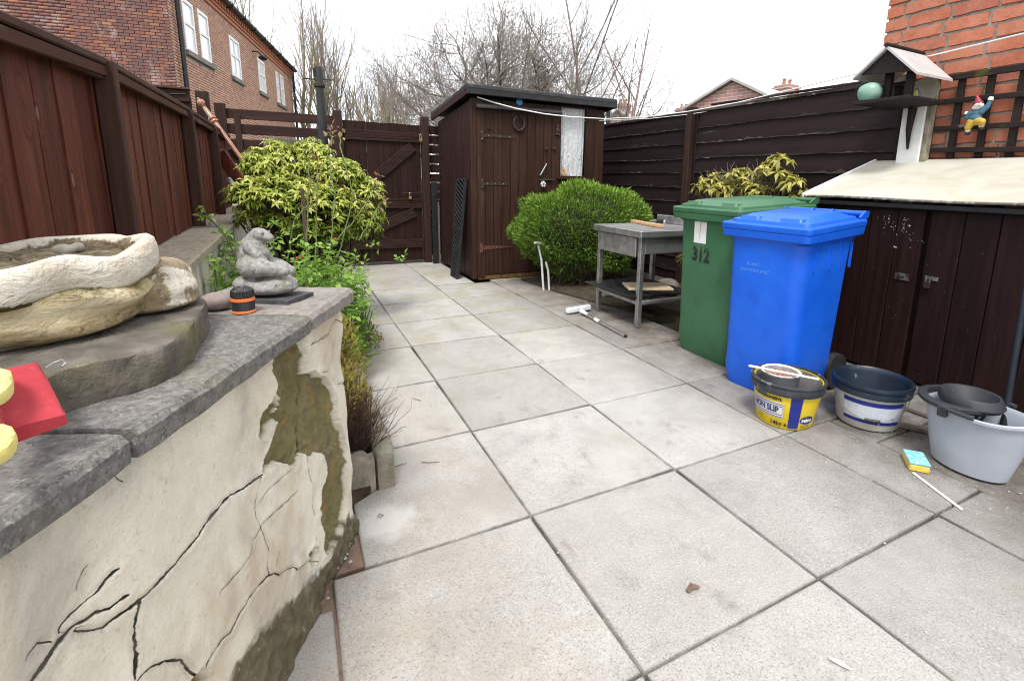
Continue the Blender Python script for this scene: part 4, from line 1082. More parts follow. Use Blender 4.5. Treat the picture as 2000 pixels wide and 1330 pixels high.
def add_brick(V, F_, T, p, ex, ey, L, Hh, D, t_):
    """box: origin p, along ex, thickness along ey (outward), up z"""
    b = len(V); e = .003
    q = [(0,0,0),(L,0,0),(L,0,Hh),(0,0,Hh),(e,D,e),(L-e,D,e),(L-e,D,Hh-e),(e,D,Hh-e)]
    for x, y, zq in q: V.append(tuple(p+ex*x+ey*y+Vector((0,0,zq)))); T.append(t_)
    F_ += [(b+4,b+5,b+6,b+7),(b,b+1,b+5,b+4),(b+1,b+2,b+6,b+5),(b+2,b+3,b+7,b+6),(b+3,b,b+4,b+7)]
for c in cand:
    L = c[1]-c[0]
    if c in sel:
        k = round(L,4)
        if k not in shared:
            V, F_, T = [], [], []; add_brick(V,F_,T,Vector((0,0,0)),-HN,-HD,k*HK,BH*HK,.034,0.0)
            me = bpy.data.meshes.new('brick'); me.from_pydata(V,[],F_); me.materials.append(m_brickL); shared[k] = me
        link('brick', shared[k], None, hs_, hp_(.0195,-c[0],c[2]))
    else: add_brick(vs_,fs_,tn,hp_(.0195,-c[0],c[2]),-HN,-HD,L*HK,BH*HK,.034,rr.random())
o = np_mesh('gable_bricks', vs_, fs_, m_brickL, hs_, {'tint': tn}); tag(o, kind='stuff')
# side wall bricks
vs_, fs_, tn = [], [], []
z = 1.35; row = 0
while z < EZ-.25:
    o_ = .0 if row % 2 == 0 else -(BL+JT)/2
    while o_ < HL:
        a, b = max(o_,0.035), min(o_+BL,HL); segs = [(a,b)]
        for (u0,u1,z0,z1) in wins:
            if z+BH > z0-.12 and z < z1+.0 :
                e = .06 if z < z0 else 0
                ns = []
                for s0, s1 in segs:
                    if s1 <= u0-e or s0 >= u1+e: ns.append((s0,s1))
                    else:
                        if s0 < u0-e: ns.append((s0,u0-e))
                        if s1 > u1+e: ns.append((u1+e,s1))
                segs = ns
        for s0, s1 in segs:
            if s1-s0 > .02: add_brick(vs_,fs_,tn,hp_(s0,-.016,z),HD,HN,(s1-s0)*HK,BH*HK,.034,rr.random())
        o_ += BL+JT
    z += BH+JT; row += 1
o = np_mesh('side_bricks', vs_, fs_, m_brickS, hs_, {'tint': tn}); tag(o, kind='stuff')
m_lint = surf('lintel_stone', [(.3,(.33,.20,.13)),(.7,(.42,.27,.18))], 5, rough=.9)
for (u0,u1,z0,z1) in wins:
    m = MB(); fr = .055
    for a in ((u0,u0+fr,z0,z1),(u1-fr,u1,z0,z1),(u0+fr,u1-fr,z0,z0+fr),(u0+fr,u1-fr,z1-fr,z1),(u0+fr,u1-fr,z0+(z1-z0)*.52,z0+(z1-z0)*.52+.045)):
        hbox(m, a[0],a[1],-.045,-.018+.03,a[2],a[3])
    if u1-u0 > .6: hbox(m,(u0+u1)/2-.02,(u0+u1)/2+.02,-.04,.008,z0+fr,z1-fr)
    w = m.build('window', m_upvc, hs_)
    m = MB(); hbox(m,u0+fr,u1-fr,-.042,-.006,z0+fr,z1-fr); m.build('pane', m_glass, w)
    m = MB(); hbox(m,u0-.0,u1+.0,-.012,.002,z1+.004,z1+.15); m.build('lintel', m_lint, w)
for u0,u1,z in ((.50,1.80,2.955),(2.86,3.70,2.98),(5.03,5.86,3.02),(6.93,8.1,3.0)):
    m = MB(); hbox(m,u0,u1,-.01,.06,z,z+.075); m.build('window_sill', m_stone, hs_)
m_rbrick = surf('eaves_brick', [(.3,(.34,.13,.075)),(.7,(.44,.19,.11))], 6, rough=.9)
m = MB(); hbox(m,0,HL,-.02,.03,EZ-.25,EZ-.18); m.build('string_course', m_rbrick, hs_)
m = MB(); hbox(m,0,HL,-.02,.05,EZ-.175,EZ-.13); m.build('string_course', m_rbrick, hs_)
u = .05
while u < HL:
    m = MB(); hbox(m,u,u+.07,-.02,.075,EZ-.128,EZ-.03); m.build('dentil', m_rbrick, hs_); u += .16
m = MB(); hbox(m,-.05,HL+.05,-.02,.12,EZ-.028,EZ+.0); m.build('soffit', m_rbrick, hs_)
rings = []
for uu in (-.1,HL+.1):
    rings.append([hp_(uu,.12+.065*math.cos(a),EZ+.03+.065*math.sin(a)) for a in [math.pi+math.pi*k/8 for k in range(9)]] + [hp_(uu,.12+.055,EZ+.035),hp_(uu,.12-.055,EZ+.035)])
gut = MB().loft(rings).build('gutter', m_black, hs_)
u = .2
while u < HL:
    m = MB(); hbox(m,u,u+.04,.045,.193,EZ-.045,EZ+.045); m.build('gutter_bracket', m_black, gut); u += .85
q = P(346,60,y=9.3); 
MB().tube([hp_(.20,.07,-.05),hp_(.20,.07,EZ-.05)],.06,10).build('downpipe', m_black, hs_, True)
MB().tube([hp_(HL-.03,.07,-.05),hp_(HL-.03,.07,EZ-.05)],.06,10).build('downpipe', m_black, hs_, True)
m = MB(); r1 = [hp_(-.15,.12,EZ+.04),hp_(HL+.15,.12,EZ+.04),hp_(HL+.15,-HWd/2,EZ+3.35),hp_(-.15,-HWd/2,EZ+3.35)]
m.extrude(r1,(0,0,.1)); r1 = [hp_(-.15,-HWd-.12,EZ+.04),hp_(HL+.15,-HWd-.12,EZ+.04),hp_(HL+.15,-HWd/2,EZ+3.35),hp_(-.15,-HWd/2,EZ+3.35)]; m.extrude(r1,(0,0,.1))
m.build('roof', m_slate, hs_)
c = hp_(4.85,.05,3.87); m = MB(); m.tube([hp_(4.7,.0,3.93),hp_(4.75,.12,3.93),hp_(4.9,.16,3.88)],.03,6); m.ball(hp_(4.95,.17,3.84),(.17,.2,.10),10,6); m.build('security_lamp', m_black, hs_)
# single-storey extension and far wall seen through the slats
ew = MB().box((-1.4,14.2,-.08),(1.2,14.5,1.55)).build('garden_wall', m_brickS, None); tag(ew, 'far brick garden wall glimpsed through the slat fence gaps', 'wall')

# ------------------------------------------------------------------ brick wall on the right with trellis
BX = 3.13; by1 = P(1733,30,x=BX).y
bw_ = thing('brick_wall', (BX,.5,0), 'orange-red brick house wall at the right behind the trellis', 'wall')
MB().box((BX+.006,-1.6,0),(BX+.26,by1-.012,5.2)).build('mortar_body', m_mortarR, bw_)
CL, CH, CJ = .235, .073, .013
z = .93; row = 0; shared = {}
rr = random.Random(9)
while z < 2.62:
    y = by1; first = True
    lens = [.11 if row % 2 else CL*.62]
    while y > .02:
        L = (lens[0] if first else (CL if rr.random() > .12 else .112)); first = False
        k = round(L,3); vnum = rr.randint(0,4)
        key = (k,vnum)
        if key not in shared:
            r2 = random.Random(hash(key) % 1000); m = MB(); N = 7; e = .004
            top = [(L*i/N, CH + (r2.uniform(-.0028,.0022) if 0 < i < N else -e*.5)) for i in range(N+1)]; bot = [(L*i/N, (r2.uniform(-.0022,.0028) if 0 < i < N else e*.5)) for i in range(N+1)]
            poly = bot + [(L+r2.uniform(-.002,.001),CH*.5)] + top[::-1] + [(r2.uniform(-.001,.002),CH*.5)]
            pb = [(0,-x_,zz_) for x_, zz_ in poly]; cx_, cz_ = L/2, CH/2
            pf_ = [(-.012, -(cx_+(x_-cx_)*(1-.007/L*1.3)), cz_+(zz_-cz_)*.93) for x_, zz_ in poly]
            m.loft([[Vector(p) for p in pb],[Vector(p) for p in pf_]], False, True); me = m.mesh('brick'); me.materials.append(m_brickR); shared[key] = me
        link('brick', shared[key], None, bw_, (BX+.0055+rr.uniform(-.002,.002), y, z))
        y -= L+CJ
    z += CH+CJ; row += 1

m_trel = wood('trellis_black_wood', (.012,.009,.009), (.032,.024,.022), 'y', .7, .15, .0014, fine=24,
    layers=(dict(color=(.32,.30,.27), scale=26, lo=.64, hi=.72, stretch=(1,.3,1), amt=.8), dict(color=(.08,.085,.02), scale=7, lo=.56, hi=.7, amt=.7)))
m_trelv = wood('trellis_upright', (.012,.009,.009), (.032,.024,.022), 'z', .7, .15, .0014, fine=24,
    layers=(dict(color=(.08,.085,.02), scale=6, lo=.62, hi=.74, amt=.6),))
tr = thing('trellis', (3.08,.9,1.2), 'weathered black wooden square trellis on the brick wall', 'trellis')
for (pxa,pya,pxb,pyb,w) in ((1850,154,2000,131.6,.036),(1835,200,2000,184,.030),(1815,253,2000,243,.030),(1797,294,2000,292,.030)):
    a = P(pxa,pya,x=3.07); b_ = P(pxb,pyb,x=3.07); d = (b_-a).normalized(); m = MB(); m.beam(a,b_+d*.5,.022,w); m.build('cross_batten', m_trel, tr)
for (xa,ya,xb,yb) in ((1829,150,1809,318),(1878,150,1857,318),(1934,145,1913,318),(1996,138,1974,318)):
    a = P(xa,ya,x=3.095); b_ = P(xb,yb,x=3.095); y = (a.y+b_.y)/2; m = MB(); m.cbox((3.083,y-.019,.95),(3.105,y+.019,a.z),.003); m.build('upright_batten', m_trelv, tr)

# ------------------------------------------------------------------ far houses on the right
def far_house(name, label, L, R, A, D, axis, mat, chims, length=9):
    """L, R, A: photo pixels of the two eaves corners and the apex of the gable; D distance; axis: direction of the ridge"""
    ax = Vector((math.sin(axis),math.cos(axis),0)); 
    d0 = P(A[0],A[1],y=10)-CAM; d0 = d0/Vector((d0.x,d0.y,0)).length; c_ = CAM+d0*D
    def on(px, py):
        d = P(px,py,y=10)-CAM; t = (c_-CAM).dot(ax)/d.dot(ax); return CAM+d*t
    a, b_ = on(*L), on(*R)
    t = thing(name, (c_.x,c_.y,-.08), label, 'house'); g0 = lambda p: Vector((p.x,p.y,-.08))
    m = MB(); m.extrude([g0(a),g0(b_),b_,c_,a], ax*length); m.build('wall', mat, t)
    m = MB(); up = Vector((0,0,.05))
    for e in (a,b_):
        e2 = e+(e-c_)*.05; m.extrude([e2+up-ax*.2,c_+up-ax*.2,c_+up+ax*(length+.2),e2+up+ax*(length+.2)],(0,0,.12))
    rf__ = m.build('roof', m_farslate, t)
    for (u,w,h) in chims:
        q = c_+ax*u; m = MB(); m.box((q.x-w/2,q.y-w/2,q.z-1.2),(q.x+w/2,q.y+w/2,q.z+h)); m.box((q.x-w/2-.06,q.y-w/2-.06,q.z+h-.22),(q.x+w/2+.06,q.y+w/2+.06,q.z+h-.1)); ch = m.build('chimney', mat, rf__)
        for s_ in (-.25,.25):
            m = MB(); m.lathe([(.10,0),(.12,.05),(.09,.1),(.085,.26),(.10,.3),(.10,.32)],10,(q.x+w*s_,q.y,q.z+h)); m.build('chimney_pot', m_pot, ch, True)
    return t
m_farslate = surf('far_slate', [(.3,(.34,.31,.30)),(.7,(.46,.43,.42))], 2, rough=.8)
m_pot = surf('clay_pot', [(.3,(.3,.13,.085)),(.7,(.4,.19,.13))], 6, rough=.9)
t = NT('far_brick'); g = t.node('ShaderNodeNewGeometry').outputs['Position']
mp = t.node('ShaderNodeMapping', {'Vector': t.node('ShaderNodeMapping', {'Vector': g, 'Rotation': (0,0,math.radians(76))}).outputs[0], 'Rotation': (math.pi/2,0,0)}).outputs[0]
br = t.node('ShaderNodeTexBrick', {'Vector': mp, 'Color1': (.40,.23,.20,1), 'Color2': (.31,.17,.155,1), 'Mortar': (.52,.46,.43,1), 'Scale': 1.0, 'Mortar Size': .012, 'Brick Width': .46, 'Row Height': .15})
t.l.new(br.outputs[0], t.b.inputs['Base Color']); t.b.inputs['Roughness'].default_value = .9; m_farbrick = t.m
far_house('gable_house', 'distant brick gable house with chimneys beyond the right fence', (1340,216), (1530,206), (1432,160), 26, math.radians(76), m_farbrick, ((5.5,.9,.55),(13,.9,.9)), 16)
far_house('terrace_house', 'distant slate-roofed house just right of the garden shed', (1185,240), (1235,240), (1208,217), 36, math.radians(70), m_farbrick, ((.5,.8,.5),(9,.9,1.2)), 10)
# ------------------------------------------------------------------ concrete block, boot planter and statue on the coping
m_block = surf('mossy_concrete', [(.25,(.055,.048,.040)),(.5,(.11,.098,.080)),(.75,(.19,.172,.145))], 16, detail=6, rough=.95, bump=((90,.004,None),(16,.008,None)),
    layers=(dict(color=(.15,.14,.06), scale=6, lo=.48, hi=.7, amt=.75), dict(color=(.035,.03,.026), scale=9, lo=.52, hi=.7, amt=.8), dict(color=(.40,.39,.36), scale=34, lo=.68, hi=.76, amt=.7), dict(color=(.17,.13,.12), scale=4, lo=.5, hi=.66, amt=.5)))
foot = [(-1.02,.06),(-.93,.115),(-.87,.155),(-.822,.185),(-.801,.235),(-.796,.32),(-.795,.40),(-.795,.47),(-.80,.53),(-.83,.58),(-.90,.62),(-1.0,.64),(-1.2,.62),(-1.25,.3),(-1.15,.08)]
def smooth_poly(poly, it=2):
    for _ in range(it):
        q = []
        for i in range(len(poly)):
            a, b = poly[i], poly[(i+1)%len(poly)]
            q += [(a[0]*.75+b[0]*.25,a[1]*.75+b[1]*.25),(a[0]*.25+b[0]*.75,a[1]*.25+b[1]*.75)]
        poly = q
    return poly
ft = smooth_poly(foot,2); cx = sum(p[0] for p in ft)/len(ft); cy = sum(p[1] for p in ft)/len(ft)
rings = []
for z, s_ in ((CT+.0005,1.0),(CT+.024,1.0),(CT+.048,.99),(CT+.055,.975),(CT+.057,.93),(CT+.058,.6),(CT+.058,.2)):
    rings.append([(cx+(x-cx)*s_+RND.uniform(-.003,.003)*(s_>.5), cy+(y-cy)*s_+RND.uniform(-.003,.003)*(s_>.5), z+RND.uniform(-.002,.002)*(z>CT+.01)) for x, y in ft])
bk = MB().loft(rings).build('plinth_block', m_block, None, True, 60); tag(bk, 'rough mossy concrete block under the boot-shaped planter', 'block')
# boot planter: slumped boot shaft, open at the top, toe to the right
BZ = CT+.059
nt, prof = 96, []
PR = [(.62,0),(.86,.002),(.95,.016),(.99,.034),(1.0,.052),(.985,.070),(.955,.085),(.94,.092),(.955,.086),(.995,.076),(1.018,.086),(1.020,.110),(.995,.127),(.945,.133),(.885,.129),(.85,.118),(.84,.10)]
bc = (-1.035,.40)
v = []; att = []
for j, (r, z) in enumerate(PR):
    for k in range(nt):
        a = 2*math.pi*k/nt
        ex, ey = .165, .185
        R = 1/math.sqrt((math.cos(a)/ex)**2+(math.sin(a)/ey)**2)
        wav = .014*math.sin(3*a+.6)+.010*math.sin(5*a+2.0) + .006*math.sin(8*a)
        fold = .008*math.sin(z*150+2*a)+.005*math.sin(z*260-3*a)+.004*math.sin(z*90+7*a)
        rim = 1 if j >= 9 else (j/9)**3
        rr_ = R*r + wav*rim*.8 + (fold if 1 < j < 8 else 0)
        zz = BZ + z + rim*(.009*math.sin(2*a+.4)+.006*math.sin(5*a+.3)+.003*math.sin(7*a+1)) 
        if j < 8 and z > .01: zz += .004*math.sin(4*a+1)
        v.append((bc[0]+rr_*math.cos(a), bc[1]+rr_*math.sin(a), zz)); att.append(j/16)
f_ = []
for j in range(len(PR)-1):
    for k in range(nt):
        k2 = (k+1)%nt; f_.append((j*nt+k,j*nt+k2,(j+1)*nt+k2,(j+1)*nt+k))
t = NT('boot_peeling_paint'); g = t.node('ShaderNodeNewGeometry').outputs['Position']; b_at = t.attr('band')
nzv = t.noise(g, 16, 5, .65); och = t.ramp(t.noise(g, 9, 6, .65, .4, (1,1,2.2)), [(.25,(.36,.25,.11)),(.45,(.50,.39,.21)),(.62,(.60,.51,.33)),(.8,(.66,.60,.45))])
och = t.mix(t.rng(t.noise(g, 60, 5, .7), .6, .7, 0, .6), och, (.2,.14,.07))
och = t.mix(t.rng(t.noise(g, 20, 4, .6), .66, .70, 0, .9), och, (.68,.65,.60))
moss = t.ramp(t.noise(g, 40, 6, .7), [(.3,(.06,.062,.012)),(.55,(.15,.135,.03)),(.8,(.26,.21,.07))])
crm = t.ramp(t.noise(g, 14, 6, .6), [(.3,(.50,.43,.33)),(.55,(.64,.59,.50)),(.8,(.70,.66,.58))])
crm = t.mix(t.rng(t.noise(g, 80, 4, .7), .62, .72, 0, .4), crm, (.3,.25,.19))
bb = t.math('ADD', b_at, t.math('MULTIPLY', t.math('SUBTRACT', nzv, .5), .42))
col = t.mix(t.rng(bb, .30, .36), och, moss); col = t.mix(t.rng(bb, .56, .575), col, crm)
grit = t.ramp(t.noise(g, 120, 5, .7), [(.3,(.08,.06,.04)),(.6,(.25,.2,.12)),(.8,(.4,.34,.24))])
col = t.mix(t.rng(bb, .90, .92), col, grit)
lowd = t.rng(bb, .16, .05); col = t.mix(t.math('MULTIPLY', lowd, .8), col, (.10,.075,.045))
t.l.new(col, t.b.inputs['Base Color']); t.b.inputs['Roughness'].default_value = .75; t.b.inputs['Specular IOR Level'].default_value = .3
h = t.math('ADD', t.math('MULTIPLY', t.noise(g, 120, 4, .6), .0022), t.math('MULTIPLY', t.noise(g, 22, 5, .6, .5, (1,1,2)), .010))
h = t.math('ADD', h, t.math('MULTIPLY', t.rng(bb, .555, .575), .0025))
t.l.new(t.node('ShaderNodeBump', {'Height': h, 'Distance': 1.0}).outputs[0], t.b.inputs['Normal']); m_boot = t.m
boot = thing('boot_planter', (bc[0],bc[1],BZ), 'old stone boot-shaped planter with flaking cream paint on the wall', 'planter')
np_mesh('boot_shaft', v, f_, m_boot, boot, {'band': att}, smooth=True)
m_toe = surf('boot_toe_stone', [(.25,(.18,.13,.075)),(.5,(.27,.21,.13)),(.75,(.36,.29,.19))], 30, detail=6, rough=.9, bump=((120,.004,None),(18,.006,None)),
    layers=(dict(color=(.62,.57,.48), scale=11, lo=.57, hi=.60, amt=.9), dict(color=(.08,.06,.035), scale=70, lo=.56, hi=.68, amt=.6), dict(color=(.34,.27,.10), scale=7, lo=.54, hi=.7, amt=.6)))
toe = blob('boot_toe', [('b',(-.905,.50,BZ+.040),(.090,.100,.046)),('b',(-.868,.505,BZ+.050),(.055,.085,.042)),('b',(-.93,.46,BZ+.05),(.07,.10,.05)),('b',(-.890,.490,BZ+.012),(.088,.105,.016)),('b',(-.880,.49,BZ+.034),(.075,.095,.040))], .005, m_toe, boot, 8)
for k in range(3):
    pts = []
    for j in range(12):
        a = -1.25+1.9*j/11; rx = .088-.014*k
        pts.append((-.955+.018*k+rx*math.cos(a)*1.05, .46+.105*math.sin(a)+.012*k, BZ+.050+.044*math.cos(a*1.15)-.010*k))
    #lace-like folds on the instep
    MB().tube(pts,[.002]+[.0045]*10+[.002],6).build('instep_fold', m_toe, toe, True)
m_soil = surf('gritty_soil', [(.3,(.06,.045,.03)),(.55,(.17,.135,.08)),(.8,(.34,.28,.2))], 60, rough=.95, bump=((120,.006,None),(30,.01,None)))
mm = MB(); rg = []
for r in (1,.7,.35,.05): rg.append([(bc[0]+.145*r*math.cos(2*math.pi*k/32), bc[1]+.16*r*math.sin(2*math.pi*k/32), BZ+.112+RND.uniform(-.006,.008)) for k in range(32)])
mm.loft(rg, False, True).build('soil', m_soil, boot, True)
st_ = blob('soil_stone', [('b',(-1.00,.48,BZ+.116),(.018,.016,.012)),('b',(-.985,.50,BZ+.118),(.012,.012,.010))], .004, surf('pale_pebble', [(.3,(.22,.2,.16)),(.7,(.38,.35,.3))], 60, rough=.9), boot)

m_statue = surf('speckled_stone', [(.25,(.16,.16,.15)),(.5,(.28,.275,.26)),(.75,(.40,.395,.375))], 90, detail=4, rough=.95, bump=((160,.0025,None),(30,.004,None)),
    layers=(dict(color=(.07,.07,.065), scale=160, lo=.56, hi=.68, amt=.75), dict(color=(.55,.54,.52), scale=140, lo=.60, hi=.70, amt=.6), dict(color=(.2,.19,.09), scale=14, lo=.56, hi=.7, amt=.4)))
SR = Vector((.885,-.466,0)); SFv = Vector((.466,.885,0)); sb0 = P(500,584,z=CT+.012); sb = sb0 + SFv*.05
def sp_(r, f, z): return sb + SR*r + SFv*f + Vector((0,0,z))
Rz = Matrix((( SR.x,SFv.x,0),(SR.y,SFv.y,0),(0,0,1)))
Ry = lambda a: Rz @ Matrix.Rotation(a,3,'Y')
stat = blob('stone_statue', [('r',sp_(0,0,.022),(.080,.056,.022),Rz),('r',sp_(.03,0,.030),(.048,.045,.022),Rz),('r',sp_(-.04,0,.030),(.040,.045,.022),Rz),
    ('r',sp_(-.030,.0,.075),(.039,.035,.034),Rz),('r',sp_(-.032,0,.100),(.029,.028,.038),Rz),
    ('c',[sp_(-.036,0,.095),sp_(-.032,0,.128),sp_(-.016,0,.150)],[.026,.022,.018]),
    ('r',sp_(-.004,0,.156),(.024,.019,.016),Ry(.25)),('r',sp_(.014,0,.150),(.016,.015,.011),Ry(.45)),
    ('c',[sp_(-.022,-.026,.075),sp_(.018,-.030,.074),sp_(.062,-.022,.066)],[.028,.021,.013]),
    ('c',[sp_(-.022,.026,.075),sp_(.02,.028,.070),sp_(.055,.022,.060)],[.026,.020,.012]),
    ('c',[sp_(-.022,-.020,.125),sp_(.000,-.024,.105),sp_(.010,-.018,.088)],[.016,.013,.011]),
    ('c',[sp_(-.014,0,.13),sp_(-.004,0,.105)],[.020,.020])], .003, m_statue, None, 3)
m_pink = surf('pink_worn_stone', [(.3,(.24,.15,.12)),(.7,(.34,.25,.21))], 90, rough=.95)
blob('worn_chest', [('r',sp_(-.008,-.004,.122),(.011,.012,.015),Ry(-.3))], .003, m_pink, stat, 2)
for sg_ in (-1,1): MB().ball(sp_(.010,.014*sg_,.161),.004,8,6).build('eye', m_statue, stat, True)
tag(stat, 'small grey stone animal statue crouching on a rock on the wall corner', 'statue')
m_darkslate = surf('dark_tile', [(.3,(.045,.045,.05)),(.7,(.10,.10,.105))], 30, rough=.9, bump=((100,.003,None),))
q = [sp_(-.075,-.05,0),sp_(.085,-.062,0),sp_(.10,.04,0),sp_(-.08,.055,0)]
tl = MB().prism([(p.x,p.y) for p in q], CT+.001, CT+.0115).build('base_tile', m_darkslate); tag(tl, 'thin dark stone tile beneath the grey animal statue', 'tile')
m_peb = surf('purple_pebble', [(.3,(.20,.155,.14)),(.7,(.32,.26,.235))], 30, rough=.6, layers=(dict(color=(.4,.33,.3), scale=120, lo=.58, hi=.68, amt=.6),))
pb_ = P(424,596,z=CT+.012)
peb = blob('pebble', [('b',(pb_.x,pb_.y,CT+.0215),(.036,.030,.022))], .004, m_peb); tag(peb, 'smooth brown-purple pebble between planter and statue', 'pebble')
# hose connector
m_blk = surf('black_plastic', [(.3,(.012,.012,.013)),(.7,(.028,.028,.03))], 20, rough=.45)
m_org = surf('orange_plastic', [(.3,(.72,.16,.04)),(.7,(.82,.22,.06))], 20, rough=.4)
hc_ = P(477,610,z=CT)
hc = thing('hose_connector', (hc_.x,hc_.y,CT), 'black and orange hose connector standing on the coping', 'hose connector')
L_ = (hc_.x,hc_.y,CT+.001)
MB().lathe([(0,.0),(.0235,0),(.0235,.026),(.021,.030)],28,L_).build('body', m_blk, hc, True)
MB().lathe([(.0238,.0005),(.0250,.001),(.0250,.0055),(.0238,.006)],28,L_).build('orange_ring', m_org, hc, True)
MB().lathe([(.0215,.027),(.0248,.028),(.0248,.034),(.0215,.0355)],28,L_).build('orange_ring', m_org, hc, True)
mm = MB()
rg = []
for z, r in ((.036,.021),(.038,.0235),(.052,.0225),(.059,.016),(.0605,.010)):
    rg.append([(L_[0]+(r+(.0012 if k%2 else -.0004)*(z<.058))*math.cos(2*math.pi*k/48),L_[1]+(r+(.0012 if k%2 else -.0004)*(z<.058))*math.sin(2*math.pi*k/48),L_[2]+z) for k in range(48)])
mm.loft(rg).build('ribbed_nut', m_blk, hc)
MB().lathe([(0,.0605),(.0085,.0605),(.0085,.0635),(0,.0635)],16,L_).build('cap_disc', m_lock, hc, True)
# cleaning cloths at the left edge
m_redcl = surf('red_foam_cloth', [(.3,(.30,.022,.032)),(.7,(.40,.04,.052))], 14, rough=.95, bump=((400,.0006,None),), layers=(dict(color=(.68,.22,.2), scale=120, lo=.64, hi=.74, amt=.5), dict(color=(.36,.02,.03), scale=12, lo=.55, hi=.7, amt=.6)))
A = P(72,703,z=CT+.080); B = P(127,800,z=CT+.055); Cc = P(20,838,z=CT+.052); 
D_ = A + (Cc-B)
D_ = P(-45,735,z=CT+.080)
th_ = Vector((0,0,-.017))
rd = thing('cleaning_pad', ((A.x+Cc.x)/2,(A.y+Cc.y)/2,CT), 'thick red foam cleaning pad resting on the wall edge', 'cleaning pad')
def grid_pad(q, th, N=14, seed=1):
    r = random.Random(seed); top = []; bot = []
    for i in range(N+1):
        for j in range(N+1):
            u, w = i/N, j/N; p = (q[0]*(1-u)+q[1]*u)*(1-w)+(q[3]*(1-u)+q[2]*u)*w
            e = min(u,1-u,w,1-w); b = -.003*max(0,1-e/.06)**2 + .0025*math.sin(5*u+3*w)
            top.append(p+Vector((0,0,b))); bot.append(p+th)
    m = MB(); n1 = (N+1)*(N+1); m.v = [tuple(p) for p in top+bot]
    for i in range(N):
        for j in range(N):
            a = i*(N+1)+j; m.f.append((a,a+1,a+N+2,a+N+1)); m.f.append((n1+a,n1+a+N+1,n1+a+N+2,n1+a+1))
    for i in range(N):
        for (a, b) in ((i,i+1),(N*(N+1)+i,N*(N+1)+i+1),(i*(N+1),(i+1)*(N+1)),(i*(N+1)+N,(i+1)*(N+1)+N)): m.f.append((a,b,n1+b,n1+a))
    return m
grid_pad([A,B,Cc,D_], th_).build('foam_pad', m_redcl, rd, True, 50)
m_yel = surf('yellow_cloth', [(.3,(.62,.52,.14)),(.7,(.74,.66,.26))], 20, rough=.9, bump=((200,.0008,None),))
def cloth(poly, z, th, label):
    pts = [P(px,py,z=z) for px, py in poly]; c = sum(pts,Vector())/len(pts); m = MB(); rg = []
    sub = []
    for a, b in zip(pts, pts[1:]+pts[:1]): sub += [a, a.lerp(b,.33), a.lerp(b,.67)]
    for f, dz in ((.96,-th),(1.0,-th*.6),(1.0,-th*.3),(.95,0),(.75,.002),(.45,-.0015),(.1,.001)):
        rg.append([c+(p-c)*f+Vector((0,0,dz+RND.uniform(-.0004,.0004))) for p in sub])
    m.loft(rg); tag(m.build('yellow_cloth', m_yel, None, True, 40), label, 'cloth')
cloth([(-60,708),(-20,714),(8,719),(22,724),(25,736),(24,748),(12,762),(-10,776),(-60,800)], CT+.094, .012, 'upper folded yellow cloth lying on the red cleaning pad')
cloth([(-60,812),(-20,822),(8,827),(24,832),(32,843),(28,858),(16,874),(-6,886),(-60,910)], CT+.068, .012, 'lower folded yellow cloth below the red cleaning pad')
w0 = [P(88,722,z=CT+.073)+Vector((0,0,.002)),P(105,708,z=CT+.078),P(122,703,z=CT+.077),P(128,710,z=CT+.075),P(120,716,z=CT+.074)]
tag(MB().tube(w0,.0012,5).build('wire_loop', m_lock), 'thin curl of wire on the mossy concrete block', 'wire')

# ------------------------------------------------------------------ stone edging of the flower bed
m_edge = surf('edging_stone', [(.25,(.16,.14,.10)),(.5,(.25,.225,.17)),(.75,(.33,.305,.24))], 22, detail=6, rough=.95, bump=((90,.005,None),(20,.006,None)),
    layers=(dict(color=(.15,.14,.05), scale=5, lo=.5, hi=.7, amt=.6), dict(color=(.06,.055,.045), scale=8, lo=.58, hi=.72, amt=.6)))
def edging(p0, p1, w, h, label, curl=True):
    p0 = Vector(p0); p1 = Vector(p1); d = (p1-p0).normalized(); L = (p1-p0).length; s_ = Vector((-d.y,d.x,0)); rg = []
    for i in range(13):
        u = i/12; hh = h*(1-(.16*math.exp(-((u-.92)/.07)**2) if curl else 0)) + (.004*math.sin(u*9)); p = p0+d*L*u
        e = .006 if i in (0,12) else 0
        rg.append([p+s_*(w/2-e)+Vector((0,0,-.02)),p+s_*(w/2-e)+Vector((0,0,hh-.014-e)),p+s_*(w/2-.012-e)+Vector((0,0,hh-e)),p-s_*(w/2-.012-e)+Vector((0,0,hh-e)),p-s_*(w/2-e)+Vector((0,0,hh-.014-e)),p-s_*(w/2-e)+Vector((0,0,-.02))])
    tag(MB().loft(rg).build('edging_stone', m_edge, None, True, 50), label, 'edging stone', 'stone edging of the flower bed')
edging((-.62,.985,0),(-.435,.985,0),.075,.135,'squat edging stone across the near end of the flower bed')
labs = ['first edging stone of the row beside the brown heather','second edging stone beside the low mossy shrub','third edging stone from the near end along the flower bed','farthest edging stone before the gate']
yy = .955
for i in range(4):
    edging((-.398,yy,0),(-.398 if i < 3 else -.36,yy+.5,0),.068,.140-.01*i,labs[i],False); yy += .505

